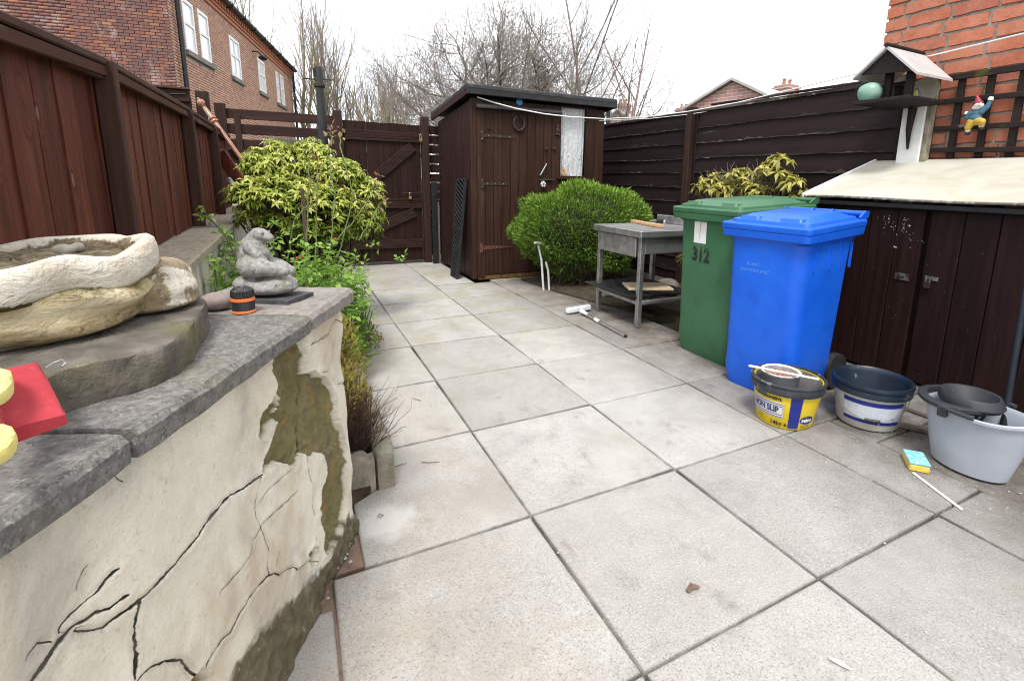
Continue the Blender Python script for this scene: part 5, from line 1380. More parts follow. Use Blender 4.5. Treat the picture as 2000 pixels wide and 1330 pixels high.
# ------------------------------------------------------------------ wheelie bins
def rrect(w, d, r, n=5):
    """rounded rectangle, local x = depth (0 front), y = across; returned centred, ccw"""
    o = []
    for (sx, sy, a0) in ((1,1,0),(-1,1,90),(-1,-1,180),(1,-1,270)):
        for k in range(n+1):
            a = math.radians(a0+90*k/n); o.append((sx*(d/2-r)+r*math.cos(a), sy*(w/2-r)+r*math.sin(a)))
    return o
def plastic(name, c1, c2, fade):
    return surf(name, [(.3,c1),(.7,c2)], 3.5, detail=5, rough=.42, rough_var=.07, spec=.45, bump=((260,.00035,None),),
        layers=(dict(color=fade, scale=5, lo=.5, hi=.75, amt=.35), dict(color=(.7,.72,.72), scale=70, lo=.72, hi=.76, amt=.6), dict(color=tuple(c*.25 for c in c1), scale=60, lo=.71, hi=.76, amt=.5), dict(color=tuple(c*.55 for c in c1), scale=9, lo=.56, hi=.75, amt=.35)))
def wheelie(name, FL, th, wb, db, wt, dt, H, rimw, rimd, slope, mat, label, group, lid_style):
    a = Vector((math.sin(th),-math.cos(th),0)); b = Vector((math.cos(th),math.sin(th),0))
    o = Vector((FL[0],FL[1],0)) + a*wb/2 + b*db/2
    def L(x, y, z): return o + b*x - a*y + Vector((0,0,z))      # x depth (front negative), y left positive
    t = thing(name, o, label, 'wheelie bin', group)
    m = MB(); rg = []
    K = 10
    for i in range(K+1):
        u = i/K; w = wb+(wt-wb)*u; d = db+(dt-db)*u; z = .012+(H-.012)*u; xo = (dt-db)*.5*u*.55
        if i == 0: w -= .03; d -= .03
        rg.append([L(x+xo,y,z if i else 0.002) for x, y in rrect(w,d,.07 if u > .15 else .055+.015*u)])
    m.loft(rg, True, False); body = m.build('body', mat, t, True, 50)
    xo = (dt-db)*.275
    def rr(w, d, r, z, sl=slope): return [L(x+xo,y,z+sl*(x/rimd+.5)) for x, y in rrect(w,d,r)]
    m = MB(); m.loft([rr(wt-.004,dt-.004,.065,H-.075,0),rr(rimw-.05,rimd-.05,.05,H-.062,slope*.6),rr(rimw-.012,rimd-.012,.028,H-.058,slope*.9),rr(rimw-.006,rimd-.006,.025,H-.026),rr(rimw-.016,rimd-.016,.025,H-.022),rr(rimw-.016,rimd-.016,.025,H-.004),rr(rimw-.06,rimd-.06,.03,H)], False, False)
    m.build('rim', mat, body, True, 35)
    # lid
    m = MB(); m.loft([rr(rimw-.004,rimd-.006,.024,H-.020),rr(rimw,rimd,.026,H-.012),rr(rimw,rimd,.026,H+.006),rr(rimw-.012,rimd-.012,.024,H+.012),rr(rimw-.062,rimd-.07,.035,H+.013),rr(rimw-.070,rimd-.078,.035,H+.027),rr(rimw-.11,rimd-.12,.04,H+.032),rr(rimw-.18,rimd-.20,.05,H+.050),rr(rimw-.24,rimd-.27,.05,H+.054),rr(.04,.04,.015,H+.055)], True, True)
    lid = m.build('lid', mat, t, True, 28)
    for s_ in (1,-1):      # raised hand grips at the front corners
        m = MB(); gx = -rimd/2+xo+.085; gy = s_*(rimw/2-.135)
        rgs = []
        for z, k in ((H+.012,1.0),(H+.040,.92),(H+.048,.84)):
            rgs.append([L(gx+x*k+ (.012 if z > H+.03 else 0),gy+y*k,z) for x, y in rrect(.13,.10,.02,3)])
        m.loft(rgs, False, True); m.build('grip', mat, lid, True, 35)
    # rear handle bar with brackets
    bx = rimd/2+xo+.015
    m = MB(); m.tube([L(bx,rimw/2-.02,H+slope+.035),L(bx,-rimw/2+.02,H+slope+.035)],.0155,10); m.build('handle_bar', mat, t, True)
    for s_ in (-1,-.25,.25,1):
        m = MB(); y = s_*(rimw/2-.03)
        m.extrude([L(bx-.06,y,H+slope-.01),L(bx+.012,y,H+slope+.02),L(bx+.015,y,H+slope+.05),L(bx-.02,y,H+slope+.052),L(bx-.07,y,H+slope+.02)], a*.012); m.build('bracket', mat, t)
    # ribs under the rim at the sides
    for s_ in (1,-1):
        for xx in (-.14,0.0,.11,.19):
            m = MB(); w1 = wt/2
            m.extrude([L(xx+xo,s_*(w1-.006),H-.20),L(xx+xo,s_*(w1+.004),H-.20),L(xx+xo,s_*(rimw/2-.03),H-.07),L(xx+xo,s_*(w1-.006),H-.07)], b*.008); m.build('rib', mat, body)
    # wheels
    for s_ in (1,-1):
        c = L(db/2+.03,s_*(wb/2-.0),.10); m = MB(); pr = [(0,-.024),(.075,-.024),(.098,-.018),(.098,.018),(.075,.024),(0,.024)]
        m.lathe(pr,24); m.xf(Matrix.Translation(c) @ Matrix(((b.x,0,-a.x,0),(b.y,0,-a.y,0),(0,1,0,0),(0,0,0,1)))); wh = m.build('wheel', m_blk, t, True, 30)
    ax = L(db/2+.03,0,.10)
    MB().tube([L(db/2+.03,wb/2,.10),L(db/2+.03,-wb/2,.10)],.012,8).build('axle', m_rust, t)
    def front(y, z, out=.002):      # point on the front face
        u = (z-.012)/(H-.012); d = db+(dt-db)*u; return L(-d/2+(dt-db)*.5*u*.55-out, y, z)
    return t, body, front
def print_text(body_txt, size, fr, y0, z0, mat, parent, name, offset=0, sx=1.0, out=.0015, align='LEFT', thick=.0008):
    me = text_mesh(body_txt, size, 0, offset, align, sx)
    for vv in me.vertices:
        p = fr(y0-vv.co.x, z0+vv.co.y, out); vv.co = p
    me.name = name; return link(name, me, mat, parent)
m_green = plastic('green_bin_plastic', (.028,.105,.046), (.040,.138,.062), (.07,.17,.09))
m_blue = plastic('blue_bin_plastic', (.004,.085,.56), (.006,.115,.67), (.02,.15,.72))
m_emb = surf('scuffed_blue_lettering', [(.3,(.05,.20,.72)),(.7,(.10,.28,.78))], 60, rough=.5)
m_embg = surf('scuffed_green_lettering', [(.3,(.10,.24,.13)),(.7,(.16,.32,.19))], 60, rough=.5)
gb, gbody, gf = wheelie('wheelie_bin', (1.60,1.745), .0, .46, .48, .50, .58, .925, .56, .66, .035, m_green, 'green wheelie bin painted with number 312 beside the steel table', 'wheelie bins', 0)
print_text('312', .118, gf, .110, .612, m_black, gbody, 'house_number', .0045, .84)
m_sticker = surf('white_label', [(.3,(.66,.66,.64)),(.7,(.78,.78,.76))], 30, rough=.6, layers=(dict(color=(.5,.4,.28), scale=20, lo=.62, hi=.7, stretch=(1,4,.2), amt=.6),))
m = MB(); pts = [gf(.085,.75,.002),gf(-.04,.75,.002),gf(-.04,.865,.002),gf(-.03,.868,.002),gf(-.028,.86,.002),gf(.08,.862,.002)]
m.extrude([gf(.100,.722,.0015),gf(-.002,.722,.0015),gf(-.002,.868,.0015),gf(.085,.868,.0015),gf(.100,.855,.0015)],(-.001,0,0)); m.build('label', m_sticker, gbody)
m = MB(); m.extrude([gf(.052,.75,.0032),gf(.048,.75,.0032),gf(.047,.85,.0032),gf(.053,.85,.0032)],(-.0006,0,0)); m.build('label_streak', surf('brown_streak',[(.3,(.42,.34,.24)),(.7,(.5,.42,.32))],9), gbody)
print_text('KLIKO', .024, gf, .085, .703, m_embg, gbody, 'moulded_name', .0, 1.1); print_text('TAMESIDE MBC', .020, gf, .12, .680, m_embg, gbody, 'moulded_name', .0, 1.1)
bb_, bbody, bf = wheelie('wheelie_bin', (1.455,1.195), .10, .40, .40, .43, .47, .875, .50, .53, .035, m_blue, 'bright blue wheelie bin behind the yellow tile adhesive tub', 'wheelie bins', 1)
print_text('KLIKO', .025, bf, .088, .672, m_emb, bbody, 'moulded_name', .0003, 1.05); print_text('TAMESIDE MBC', .025, bf, .125, .640, m_emb, bbody, 'moulded_name', .0003, 1.0)

# ------------------------------------------------------------------ steel table with drawer and shelf
tb = thing('steel_table', (1.95,2.45,0), 'grey stainless steel table with drawer beside the green bin', 'table')
tx0, tx1, ty0, ty1, tz = 1.585, 2.25, 2.155, 2.80, .735
m = MB(); m.cbox((tx0,ty0,tz-.05),(tx1,ty1,tz),.005); top = m.build('table_top', m_steel, tb)
m = MB(); m.cbox((tx1-.014,ty0+.01,tz+.001),(tx1,ty1-.01,tz+.07),.004); m.build('upstand', m_steel, tb)
for x in (1.615,2.17):
    for y in (2.185,2.735):
        m = MB(); m.cbox((x,y,0.003),(x+.038,y+.038,tz-.05),.003); m.build('leg', m_steel, tb)
m = MB(); m.cbox((1.600,2.232,.535),(1.612,2.728,tz-.056),.003); dw = m.build('drawer', m_steel, tb)
m = MB(); m.box((1.613,2.236,.56),(2.12,2.724,tz-.056)); m.build('drawer_box', m_steel, dw)
m = MB(); m.cbox((1.66,2.19,.56),(2.168,2.20,tz-.052),.002); m.build('apron', m_steel, tb)
for (p0_, p1_) in (((1.634,2.225,.19),(1.634,2.733,.19)),((2.19,2.225,.19),(2.19,2.733,.19)),((1.655,2.204,.19),(2.168,2.204,.19)),((1.655,2.754,.19),(2.168,2.754,.19))):
    m = MB(); m.beam(p0_,p1_,.03,.03); m.build('stretcher', m_steel, tb)
m_lightwood = wood('pale_batten_wood', (.35,.20,.10), (.56,.36,.20), 'x', .7, .05, .0008, fine=30)
b0 = P(1236,432,z=tz+.014); b1 = P(1292,442,z=tz+.014)
m = MB(); m.beam(b0,b1,.045,.024); tag(m.build('wooden_batten', m_lightwood), 'short pale wooden batten lying on the steel table', 'batten')
c = P(1300,432,z=tz+.02)
cg = thing('caulking_gun', (c.x,c.y,tz), 'black and silver caulking tool at the back of the steel table', 'tool')
MB().tube([(c.x-.09,c.y+.02,tz+.022),(c.x+.16,c.y+.02,tz+.022)],.018,12).build('barrel', m_blk, cg, True)
MB().tube([(c.x-.16,c.y+.02,tz+.022),(c.x-.09,c.y+.02,tz+.022)],[.004,.011],8).build('nozzle', m_lock, cg, True)
MB().cbox((c.x-.02,c.y+.0,tz+.004),(c.x+.1,c.y+.004,tz+.03),.001).build('scale_plate', m_white_paint, cg)
# black grill tray and board on the shelf
gtv = thing('grill_tray', (1.85,2.45,.21), 'black grill tray with wire rack on the table shelf', 'grill tray')
m = MB(); z0 = .207
m.add([(1.55,2.20,z0+.03),(2.15,2.20,z0+.03),(2.15,2.86,z0+.03),(1.55,2.86,z0+.03),(1.60,2.25,z0),(2.10,2.25,z0),(2.10,2.80,z0),(1.60,2.80,z0)],[(4,5,6,7),(0,1,5,4),(1,2,6,5),(2,3,7,6),(3,0,4,7)])
me_o = m.build('pan', m_blk, gtv); 
m = MB()
for i in range(18): m.tube([(1.57,2.22+i*.036,z0+.035),(2.13,2.22+i*.036,z0+.035)],.003,5)
m.tube([(1.57,2.22,z0+.035),(1.57,2.84,z0+.035)],.004,5); m.tube([(2.13,2.22,z0+.035),(2.13,2.84,z0+.035)],.004,5)
m.build('wire_rack', m_blk, gtv)
b0 = P(1209,562,z=.262); b1 = P(1297,562,z=.262)
m = MB(); m.cbox((1.70,2.30,.246),(2.06,2.55,.264),.003); m.xf(Matrix.Translation((1.88,2.42,0)) @ Matrix.Rotation(-.4,4,'Z') @ Matrix.Translation((-1.88,-2.42,0)))
tag(m.build('chipboard_offcut', wood('chipboard', (.40,.29,.19), (.58,.47,.34), 'x', .85, .05)), 'pale chipboard offcut on the grill tray under the table', 'board')

# ------------------------------------------------------------------ squeegee on the paving
m_wp = surf('white_plastic', [(.3,(.66,.68,.70)),(.7,(.76,.77,.79))], 9, rough=.35)
sq = thing('squeegee', (1.45,2.6,0), 'white window squeegee with steel handle lying on the slabs', 'squeegee')
h0 = P(1106,608,z=.03); h1 = P(1153,600,z=.03); hc0 = P(1136,608,z=.028); mid = P(1166,626,z=.018); he = P(1221,656,z=.013)
m = MB(); m.beam(h0,h1,.035,.045,c=.010); m.build('head', m_wp, sq, True)
up_ = Vector((0,0,1)); dv = (he-hc0).normalized()
m = MB(); m.beam(h0-dv*.03+up_*.018,h1-dv*.03+up_*.018,.035,.006); m.build('rubber_blade', surf('grey_rubber',[(.3,(.22,.2,.2)),(.7,(.32,.3,.3))],9,rough=.5), sq)
MB().tube([hc0,hc0+dv*.05,hc0+dv*.10],[.022,.015,.013],10).build('neck', m_wp, sq, True)
MB().tube([hc0+dv*.08,mid],.0095,10).build('handle', m_chrome, sq, True)
MB().tube([mid-dv*.035,mid-dv*.02,mid+dv*.02,mid+dv*.035],[.012,.015,.015,.012],10).build('clamp', m_wp, sq, True)
MB().tube([mid+dv*.03,he],.0115,10).build('handle', m_chrome, sq, True)
MB().tube([he,he+dv*.012],.012,10).build('end_cap', m_blk, sq, True)

# ------------------------------------------------------------------ tubs
def cyl_patch(c, r0, r1, z0, z1, a0, a1, out=.0015, n=16):
    """curved patch on a tapering tub: angles in degrees, z range; radius r0 at z=0 base, r1 at top h=1m scaled"""
    v = []; f = []
    for i in range(n+1):
        a = math.radians(a0+(a1-a0)*i/n)
        for z in (z0, z1):
            r = r0(z)+out; v.append((c[0]+r*math.cos(a), c[1]+r*math.sin(a), c[2]+z))
    for i in range(n): f.append((2*i,2*i+2,2*i+3,2*i+1))
    return MB().add(v,f)
def cyl_text(txt, size, c, rf, a_left, z0, mat, parent, name, offset=0, sx=1.0, out=.0025, slant=0.0):
    me = text_mesh(txt, size, 0, offset, 'LEFT', sx)
    for vv in me.vertices:
        z = z0+vv.co.y + slant*vv.co.x; r = rf(z)+out; a = math.radians(a_left)+vv.co.x/r      # seen from outside: text runs anticlockwise from above
        vv.co = (c[0]+r*math.cos(a), c[1]+r*math.sin(a), c[2]+z)
    me.name = name; return link(name, me, mat, parent)
m_tubyel = surf('tub_yellow_print', [(.3,(.62,.44,.015)),(.7,(.72,.54,.03))], 12, rough=.45, layers=(dict(color=(.3,.22,.05), scale=14, lo=.6, hi=.75, amt=.5), dict(color=(.8,.78,.7), scale=60, lo=.70, hi=.76, amt=.7)))
m_tubblue = surf('tub_blue_print', [(.3,(.014,.022,.19)),(.7,(.025,.035,.26))], 12, rough=.45, layers=(dict(color=(.5,.5,.6), scale=50, lo=.7, hi=.75, amt=.7),))
m_tubwhite = surf('tub_white', [(.3,(.55,.54,.48)),(.7,(.68,.67,.61))], 8, rough=.5, layers=(dict(color=(.38,.36,.3), scale=10, lo=.55, hi=.75, amt=.5),))
m_navy = surf('navy_plastic', [(.3,(.010,.018,.034)),(.7,(.022,.034,.055))], 14, rough=.4, layers=(dict(color=(.6,.6,.58), scale=22, lo=.665, hi=.69, amt=.9),))
m_navyin = surf('navy_inside', [(.3,(.006,.011,.022)),(.7,(.014,.024,.040))], 8, rough=.4, layers=(dict(color=(.35,.38,.42), scale=16, lo=.66, hi=.75, amt=.5),))
m_dirtylid = surf('dusty_rim', [(.3,(.016,.019,.025)),(.7,(.045,.05,.06))], 14, rough=.5, layers=(dict(color=(.42,.42,.42), scale=20, lo=.6, hi=.72, amt=.55),))
# yellow tile adhesive tub
tc_ = (1.365,.705,.002)
TH = .212; r_of = lambda z: .122 + .030*(z/TH)
tub = thing('adhesive_tub', tc_, 'yellow tile adhesive tub with grey cup in front of blue bin', 'tub')
m = MB(); m.lathe([(.0,0),(.118,0),(.122,.006),(.148,.178),(.148,.205),(.143,.206),(.137,.17),(.114,.02),(0,.018)],56,tc_); body = m.build('body', m_tubyel, tub, True, 40)
m = MB(); m.lathe([(.1485,.165),(.158,.166),(.160,.172),(.160,.196),(.156,.202),(.163,.204),(.163,.211),(.157,.215),(.150,.214),(.148,.206)],56,tc_,caps=False); m.build('rim', m_dirtylid, tub, True, 35)
m_tubin = surf('dirty_tub_inside', [(.3,(.10,.10,.10)),(.6,(.24,.23,.21)),(.8,(.38,.34,.3))], 18, rough=.8, layers=(dict(color=(.04,.045,.06), scale=9, lo=.5, hi=.68, amt=.9),))
m = MB(); m.lathe([(.1375,.205),(.125,.12),(.12,.10),(0,.098)],40,tc_,caps=False); m.build('inner_lining', m_tubin, tub, True)
FA = math.degrees(math.atan2(CAM.y-tc_[1], CAM.x-tc_[0]))     # angle facing the camera
cyl_patch(tc_,r_of,0,.010,.164,FA+9,FA+29).build('blue_stripe', m_tubblue, body, True)
cyl_patch(tc_,r_of,0,.055,.128,FA-68,FA-1).build('white_panel', m_tubwhite, body, True)
for i in range(7): cyl_patch(tc_,r_of,0,.058+i*.0102,.0600+i*.0102+.0012,FA-68,FA-1,.0022).build('panel_line', m_tubblue, body)
cyl_patch(tc_,r_of,0,.078,.108,FA-68,FA-4,.0026).build('panel_blank', m_tubwhite, body, True)
cyl_text('NON SLIP', .036, tc_, r_of, FA-66, .081, m_tubblue, body, 'print_text', .0016, .86, .0034)
cyl_text('WALL TILE ADHESIVE', .0200, tc_, r_of, FA-69, .139, m_black, body, 'print_text', .0008, .83)
cyl_text('14kg e', .030, tc_, r_of, FA-26, .016, m_black, body, 'print_text', .0006, .92)
m_bprint = surf('brown_print', [(.3,(.2,.13,.02)),(.7,(.25,.17,.03))], 9)
for i in range(2): cyl_text('resistant' if i == 0 else 'adhesive', .011, tc_, r_of, FA-60, .038-.013*i, m_bprint, body, 'print_text', 0, 1.1)
me = MB(); v = []; cA, cz_ = FA+46, .052
for k in range(24):
    a = 2*math.pi*k/24; z = cz_+.020*math.sin(a); r = r_of(z)+.002; an = math.radians(cA)+.036*math.cos(a)/r; v.append((tc_[0]+r*math.cos(an),tc_[1]+r*math.sin(an),tc_[2]+z))
me.add(v,[tuple(range(24))]).build('logo_oval', m_tubblue, body)
cyl_text('selco', .026, tc_, r_of, cA-13, cz_-.006, m_white_paint, body, 'print_text', .0008, 1.0, .0034)
cyl_text('BUILDERS', .0125, tc_, r_of, cA-12, .019, m_black, body, 'print_text', .0, .85); cyl_text('WAREHOUSE', .0100, tc_, r_of, cA-12, .008, m_black, body, 'print_text', 0, .85)
# notch tab on the rim, spatula and cup
an = math.radians(FA-38); m = MB(); m.cbox((.158,-.02,.150),(.164,.02,.172),.001); m.xf(Matrix.Translation(tc_) @ Matrix.Rotation(an,4,'Z')); m.build('rim_tab', m_dirtylid, tub)
cu_c = P(1540,730,z=.225); cup = thing('grey_cup', (cu_c.x,cu_c.y,.19), 'grey plastic cup of reddish grit inside the yellow tub', 'cup')
cl_ = (tc_[0]-.03,tc_[1]+.02,.155)
m = MB(); m.lathe([(0,0),(.078,0),(.085,.075),(.088,.078),(.082,.082),(.074,.072),(.068,.055),(0,.052)],36,cl_)
m_cupg = surf('cup_grey', [(.3,(.15,.155,.17)),(.7,(.21,.215,.235))], 10, rough=.5, layers=(dict(color=(.75,.74,.73), scale=24, lo=.66, hi=.7, amt=.9),))
m.build('cup_wall', m_cupg, cup, True, 40)
m_grit = surf('reddish_grit', [(.3,(.16,.07,.045)),(.55,(.32,.17,.12)),(.8,(.6,.5,.45))], 90, rough=.95, bump=((150,.006,None),))
m = MB(); rg = [[(cl_[0]+.0745*r*math.cos(2*math.pi*k/24),cl_[1]+.0745*r*math.sin(2*math.pi*k/24),cl_[2]+.066+RND.uniform(-.003,.004)) for k in range(24)] for r in (1,.6,.1)]; m.loft(rg,False,True).build('grit', m_grit, cup)
MB().lathe([(.0835,.0815),(.0885,.0825),(.0835,.0855),(.076,.078)],36,cl_,caps=False).build('crusted_lip', m_tubwhite, cup, True)
s0 = P(1462,714,z=.262); s1 = P(1600,741,z=.250)
m = MB(); m.beam(s0,s1,.013,.009,c=.003); tag(m.build('plastic_trim', m_white_paint), 'white strip of trim laid across the yellow tub', 'trim strip')
# pale paint tub
pc = (1.715,.525,.002)
pr_of = lambda z: .128+.026*(z/.21)
pt = thing('paint_tub', pc, 'empty cream paint tub with navy rim and wire handle', 'tub')
m = MB(); m.lathe([(0,0),(.122,0),(.128,.007),(.150,.190),(.150,.20)],56,pc,caps=False); pbody = m.build('body', m_tubwhite, pt, True, 40)
m = MB(); m.lathe([(.152,.158),(.161,.16),(.163,.168),(.162,.186),(.158,.190),(.166,.193),(.167,.203),(.163,.212),(.157,.213),(.152,.208),(.146,.19),(.126,.03),(.118,.018),(0,.016)],56,pc,caps=False)
m.build('rim_and_lining', m_navyin, pt, True, 35)
m = MB(); m.lathe([(.1515,.1575),(.1615,.1595),(.1635,.168),(.1625,.1865),(.1585,.1905)],56,pc,caps=False); m.build('rim_band', m_navy, pt, True, 35)
PA = math.degrees(math.atan2(CAM.y-pc[1], CAM.x-pc[0]))
m_lab = surf('pale_label', [(.3,(.50,.53,.60)),(.7,(.60,.63,.68))], 60, rough=.5, layers=(dict(color=(.38,.41,.5), scale=90, lo=.55, hi=.65, stretch=(1,1,3), amt=.6),))
cyl_patch(pc,pr_of,0,.045,.140,PA-42,PA+62,.0012,24).build('label', m_lab, pbody, True)
cyl_patch(pc,pr_of,0,.122,.142,PA-42,PA+62,.002,24).build('blue_band', m_tubblue, pbody, True)
cyl_patch(pc,pr_of,0,.036,.052,PA-42,PA+20,.002,24).build('blue_band', m_tubblue, pbody, True)
cyl_patch(pc,pr_of,0,.036,.052,PA+22,PA+62,.002,12).build('blue_band', m_tubblue, pbody, True)
for a in (PA-2,PA+42): cyl_patch(pc,pr_of,0,.05,.122,a,a+1,.0022,2).build('label_rule', m_tubwhite, pbody)
e0 = math.radians(PA-72); e1 = math.radians(PA+82)
h0 = Vector((pc[0]+.160*math.cos(e0),pc[1]+.160*math.sin(e0),.165)); h1 = Vector((pc[0]+.160*math.cos(e1),pc[1]+.160*math.sin(e1),.165))
pts = []
for k in range(21):
    u = k/20; a = e0+(e1-e0)*u; s_ = math.sin(math.pi*u); z = .165-.105*s_**.6; r = pr_of(z)+.008+.006*s_; pts.append((pc[0]+r*math.cos(a),pc[1]+r*math.sin(a),z))
hd = MB().tube(pts,.0022,6).build('wire_handle', m_lock, pt, True)
k0, k1 = 9, 12; MB().tube(pts[9:13],.0075,10).build('handle_grip', m_blk, hd, True)
# mop bucket
mc = Vector((1.685,.105,0)); 
mb_ = thing('mop_bucket', (mc.x,mc.y,0), 'light grey oval mop bucket with dark wringer at the right', 'bucket')
m_mopg = surf('pale_grey_plastic', [(.3,(.33,.36,.42)),(.7,(.40,.43,.49))], 6, rough=.4, layers=(dict(color=(.3,.32,.36), scale=9, lo=.55, hi=.75, amt=.35), dict(color=(.15,.15,.16), scale=120, lo=.68, hi=.74, amt=.5)))
m_char = surf('charcoal_plastic', [(.3,(.020,.022,.027)),(.7,(.036,.039,.046))], 8, rough=.5, layers=(dict(color=(.2,.2,.21), scale=60, lo=.66, hi=.74, amt=.5),))
BA = math.radians(86)
def ov(rx, ry, z, n=48, sh=(0,0), dz=0.0):
    o = []
    for k in range(n):
        a = 2*math.pi*k/n; x = rx*math.cos(a)+sh[0]; y = ry*math.sin(a)+sh[1]
        zz = z + dz*max(0,-math.cos(a))**3
        o.append((mc.x+x*math.cos(BA)-y*math.sin(BA), mc.y+x*math.sin(BA)+y*math.cos(BA), zz))
    return o
m = MB(); m.loft([ov(.118,.085,.001),ov(.128,.095,.008),ov(.150,.108,.10),ov(.172,.120,.215,dz=.012),ov(.178,.125,.232,dz=.02),ov(.190,.135,.234,dz=.02),ov(.191,.136,.244,dz=.02),ov(.182,.128,.247,dz=.02),ov(.170,.117,.232,dz=.02),ov(.148,.104,.10),ov(.124,.09,.014)], True, True)
m.build('body', m_mopg, mb_, True, 40)
# wringer: dark collar round the far left end with a slotted cone
m = MB(); wc = (.075,0)
m.loft([ov(.120,.141,.246,sh=(.075,0)),ov(.124,.145,.250,sh=(.075,0)),ov(.124,.145,.262,sh=(.075,0)),ov(.118,.139,.266,sh=(.075,0)),ov(.098,.115,.266,sh=(.075,0)),ov(.094,.111,.250,sh=(.075,0))],False,False)
wr = m.build('wringer_collar', m_char, mb_, True, 35)
m = MB(); m.loft([ov(.100,.098,.248,sh=(.035,-.01)),ov(.108,.102,.262,sh=(.035,-.01)),ov(.100,.096,.288,sh=(.040,-.01)),ov(.096,.092,.294,sh=(.040,-.01)),ov(.088,.084,.292,sh=(.040,-.01)),ov(.066,.064,.246,sh=(.035,-.01)),ov(.052,.052,.222,sh=(.035,-.01))],False,False)
m.build('wringer_cone', m_char, wr, True, 35)
m = MB()
for k in range(10):
    a = 2*math.pi*k/10
    p0_ = ov(.056,.058,.238,10,(.035,-.01))[k]; p1_ = ov(.040,.042,.19,10,(.035,-.01))[k]; p2_ = ov(.012,.012,.185,10,(.035,-.01))[k]
    m.tube([p0_,p1_,p2_],.0055,6)
m.build('wringer_fingers', m_char, wr, True)
e = ov(.196,.140,.240)
m = MB(); idx = [ (k) % 48 for k in range(-14,15)]
e2 = [Vector(ov(.200,.146,.244,dz=.0)[k]) for k in idx]; m.tube([p+Vector((0,0,.010)) for p in e2],.009,8); m.build('carry_handle', m_char, mb_, True)
for k in (10,-10):
    q = Vector(ov(.196,.142,.235)[k%48]); m = MB(); m.cbox(q-Vector((.012,.016,.018)),q+Vector((.012,.016,.022)),.004); m.build('handle_lug', m_char, mb_)
e0 = [ov(.150,.110,.03,48)[k] for k in (32,35,38,41)]; 
v = []; 
for z, f in ((.03,.0),(.09,.5)):
    for k in range(33,41): q = ov(.136+.022*(z/.1),.0995+.0135*(z/.1),z,48)[k]; v.append(q)
m = MB(); m.add(v,[(i,i+1,9+i,8+i) for i in range(7)]); m.build('tinted_window', surf('smoky_plastic',[(.3,(.17,.19,.22)),(.7,(.23,.25,.29))],9,rough=.3), mb_, True)
# mop handle
b0 = Vector((1.735,.035,.075)); b1 = P(2000,590,x=2.02); d = (b1-b0).normalized()
tag(MB().tube([b0,b0+d*.25,b0+d*1.25],[.0125,.0118,.0118],12).build('mop', surf('dark_blue_grey_pole',[(.3,(.007,.010,.015)),(.7,(.013,.018,.024))],9,rough=.65,spec=.15), None, True), 'dark metal mop pole standing in the grey mop bucket', 'mop')
# sponge, stick, timber strips
m_spy = surf('yellow_sponge', [(.3,(.62,.44,.06)),(.7,(.74,.56,.12))], 60, rough=.95, bump=((200,.002,None),))
m_spb = surf('blue_scourer', [(.3,(.10,.40,.62)),(.7,(.30,.58,.72))], 70, rough=.95, bump=((300,.002,None),), layers=(dict(color=(.6,.72,.75), scale=50, lo=.56, hi=.66, amt=.7),))
q = [P(1766,880,z=.042),P(1801,876,z=.042),P(1815,903,z=.042),P(1781,908,z=.042)]
cc = (q[0]+q[1]+q[2]+q[3])/4; sp = thing('scouring_sponge', (cc.x,cc.y,0), 'yellow sponge with blue scouring top on the slabs', 'sponge')
dirv = (q[3]-q[0]).normalized(); sdv = Vector((-dirv.y,dirv.x,0)); 
Ms = Matrix(((dirv.x,sdv.x,0,cc.x),(dirv.y,sdv.y,0,cc.y),(0,0,1,0),(0,0,0,1)))
m = MB(); m.cbox((-.052,-.034,.002),(.052,.034,.031),.005,Ms); m.build('foam', m_spy, sp)
m = MB(); m.cbox((-.053,-.035,.0315),(.053,.035,.041),.003,Ms); m.build('scourer', m_spb, sp)
m = MB(); m.beam(P(1783,923,z=.006),P(1879,995,z=.006),.010,.007,c=.002); tag(m.build('white_stick', m_white_paint), 'thin white stick lying on the slabs near the mop bucket', 'stick')
m_oldt = wood('grey_timber', (.10,.085,.07), (.24,.21,.18), 'y', .9, .1)
for i, (a, b, lab) in enumerate((((1745,826),(1812,842),'short grey timber offcut between the paint tub and mop bucket'),((1760,792),(1815,812),'grey timber strip along the store behind the paint tub'))):
    m = MB(); m.beam(P(*a,z=.012),P(*b,z=.012),.03,.02); tag(m.build('timber_offcut', m_oldt), lab, 'timber')

# ------------------------------------------------------------------ bird table, ornaments, white post
m_blackwood = wood('black_stained_wood', (.012,.010,.010), (.032,.027,.026), 'z', .6, .1)
m_greyfelt = surf('grey_felt_roof', [(.3,(.40,.38,.37)),(.7,(.52,.50,.49))], 12, rough=.85, layers=(dict(color=(.3,.28,.27), scale=6, lo=.5, hi=.7, amt=.5),))
wpost = thing('white_post', (3.04,1.21,0), 'white-painted flaking post between plank fence and trellis', 'post')
m = MB(); m.cbox((3.0,1.135,.0),(3.075,1.275,1.70),.006); m.build('shaft', m_white_paint, wpost)
m_moldy = surf('mouldy_edge', [(.3,(.10,.085,.06)),(.6,(.26,.23,.17)),(.8,(.45,.42,.36))], 12, rough=.95)
m = MB(); m.cbox((3.01,1.105,.0),(3.065,1.134,1.7),.004); m.build('mouldy_edge', m_moldy, wpost)
bt = thing('bird_table', (2.85,1.2,1.62), 'black wooden bird table with grey pitched roof on white post', 'bird table')
RZ, ex0, ex1 = 1.915, 2.60, 3.0
yL, yR, zL, zR = 1.385, 1.01, 1.762, 1.735
m = MB(); m.extrude([(ex0,1.2,RZ),(ex0,yL,zL),(ex0,yL,zL-.014),(ex0,1.2,RZ-.018)],(ex1-ex0,0,0)); m.build('roof_panel', m_greyfelt, bt)
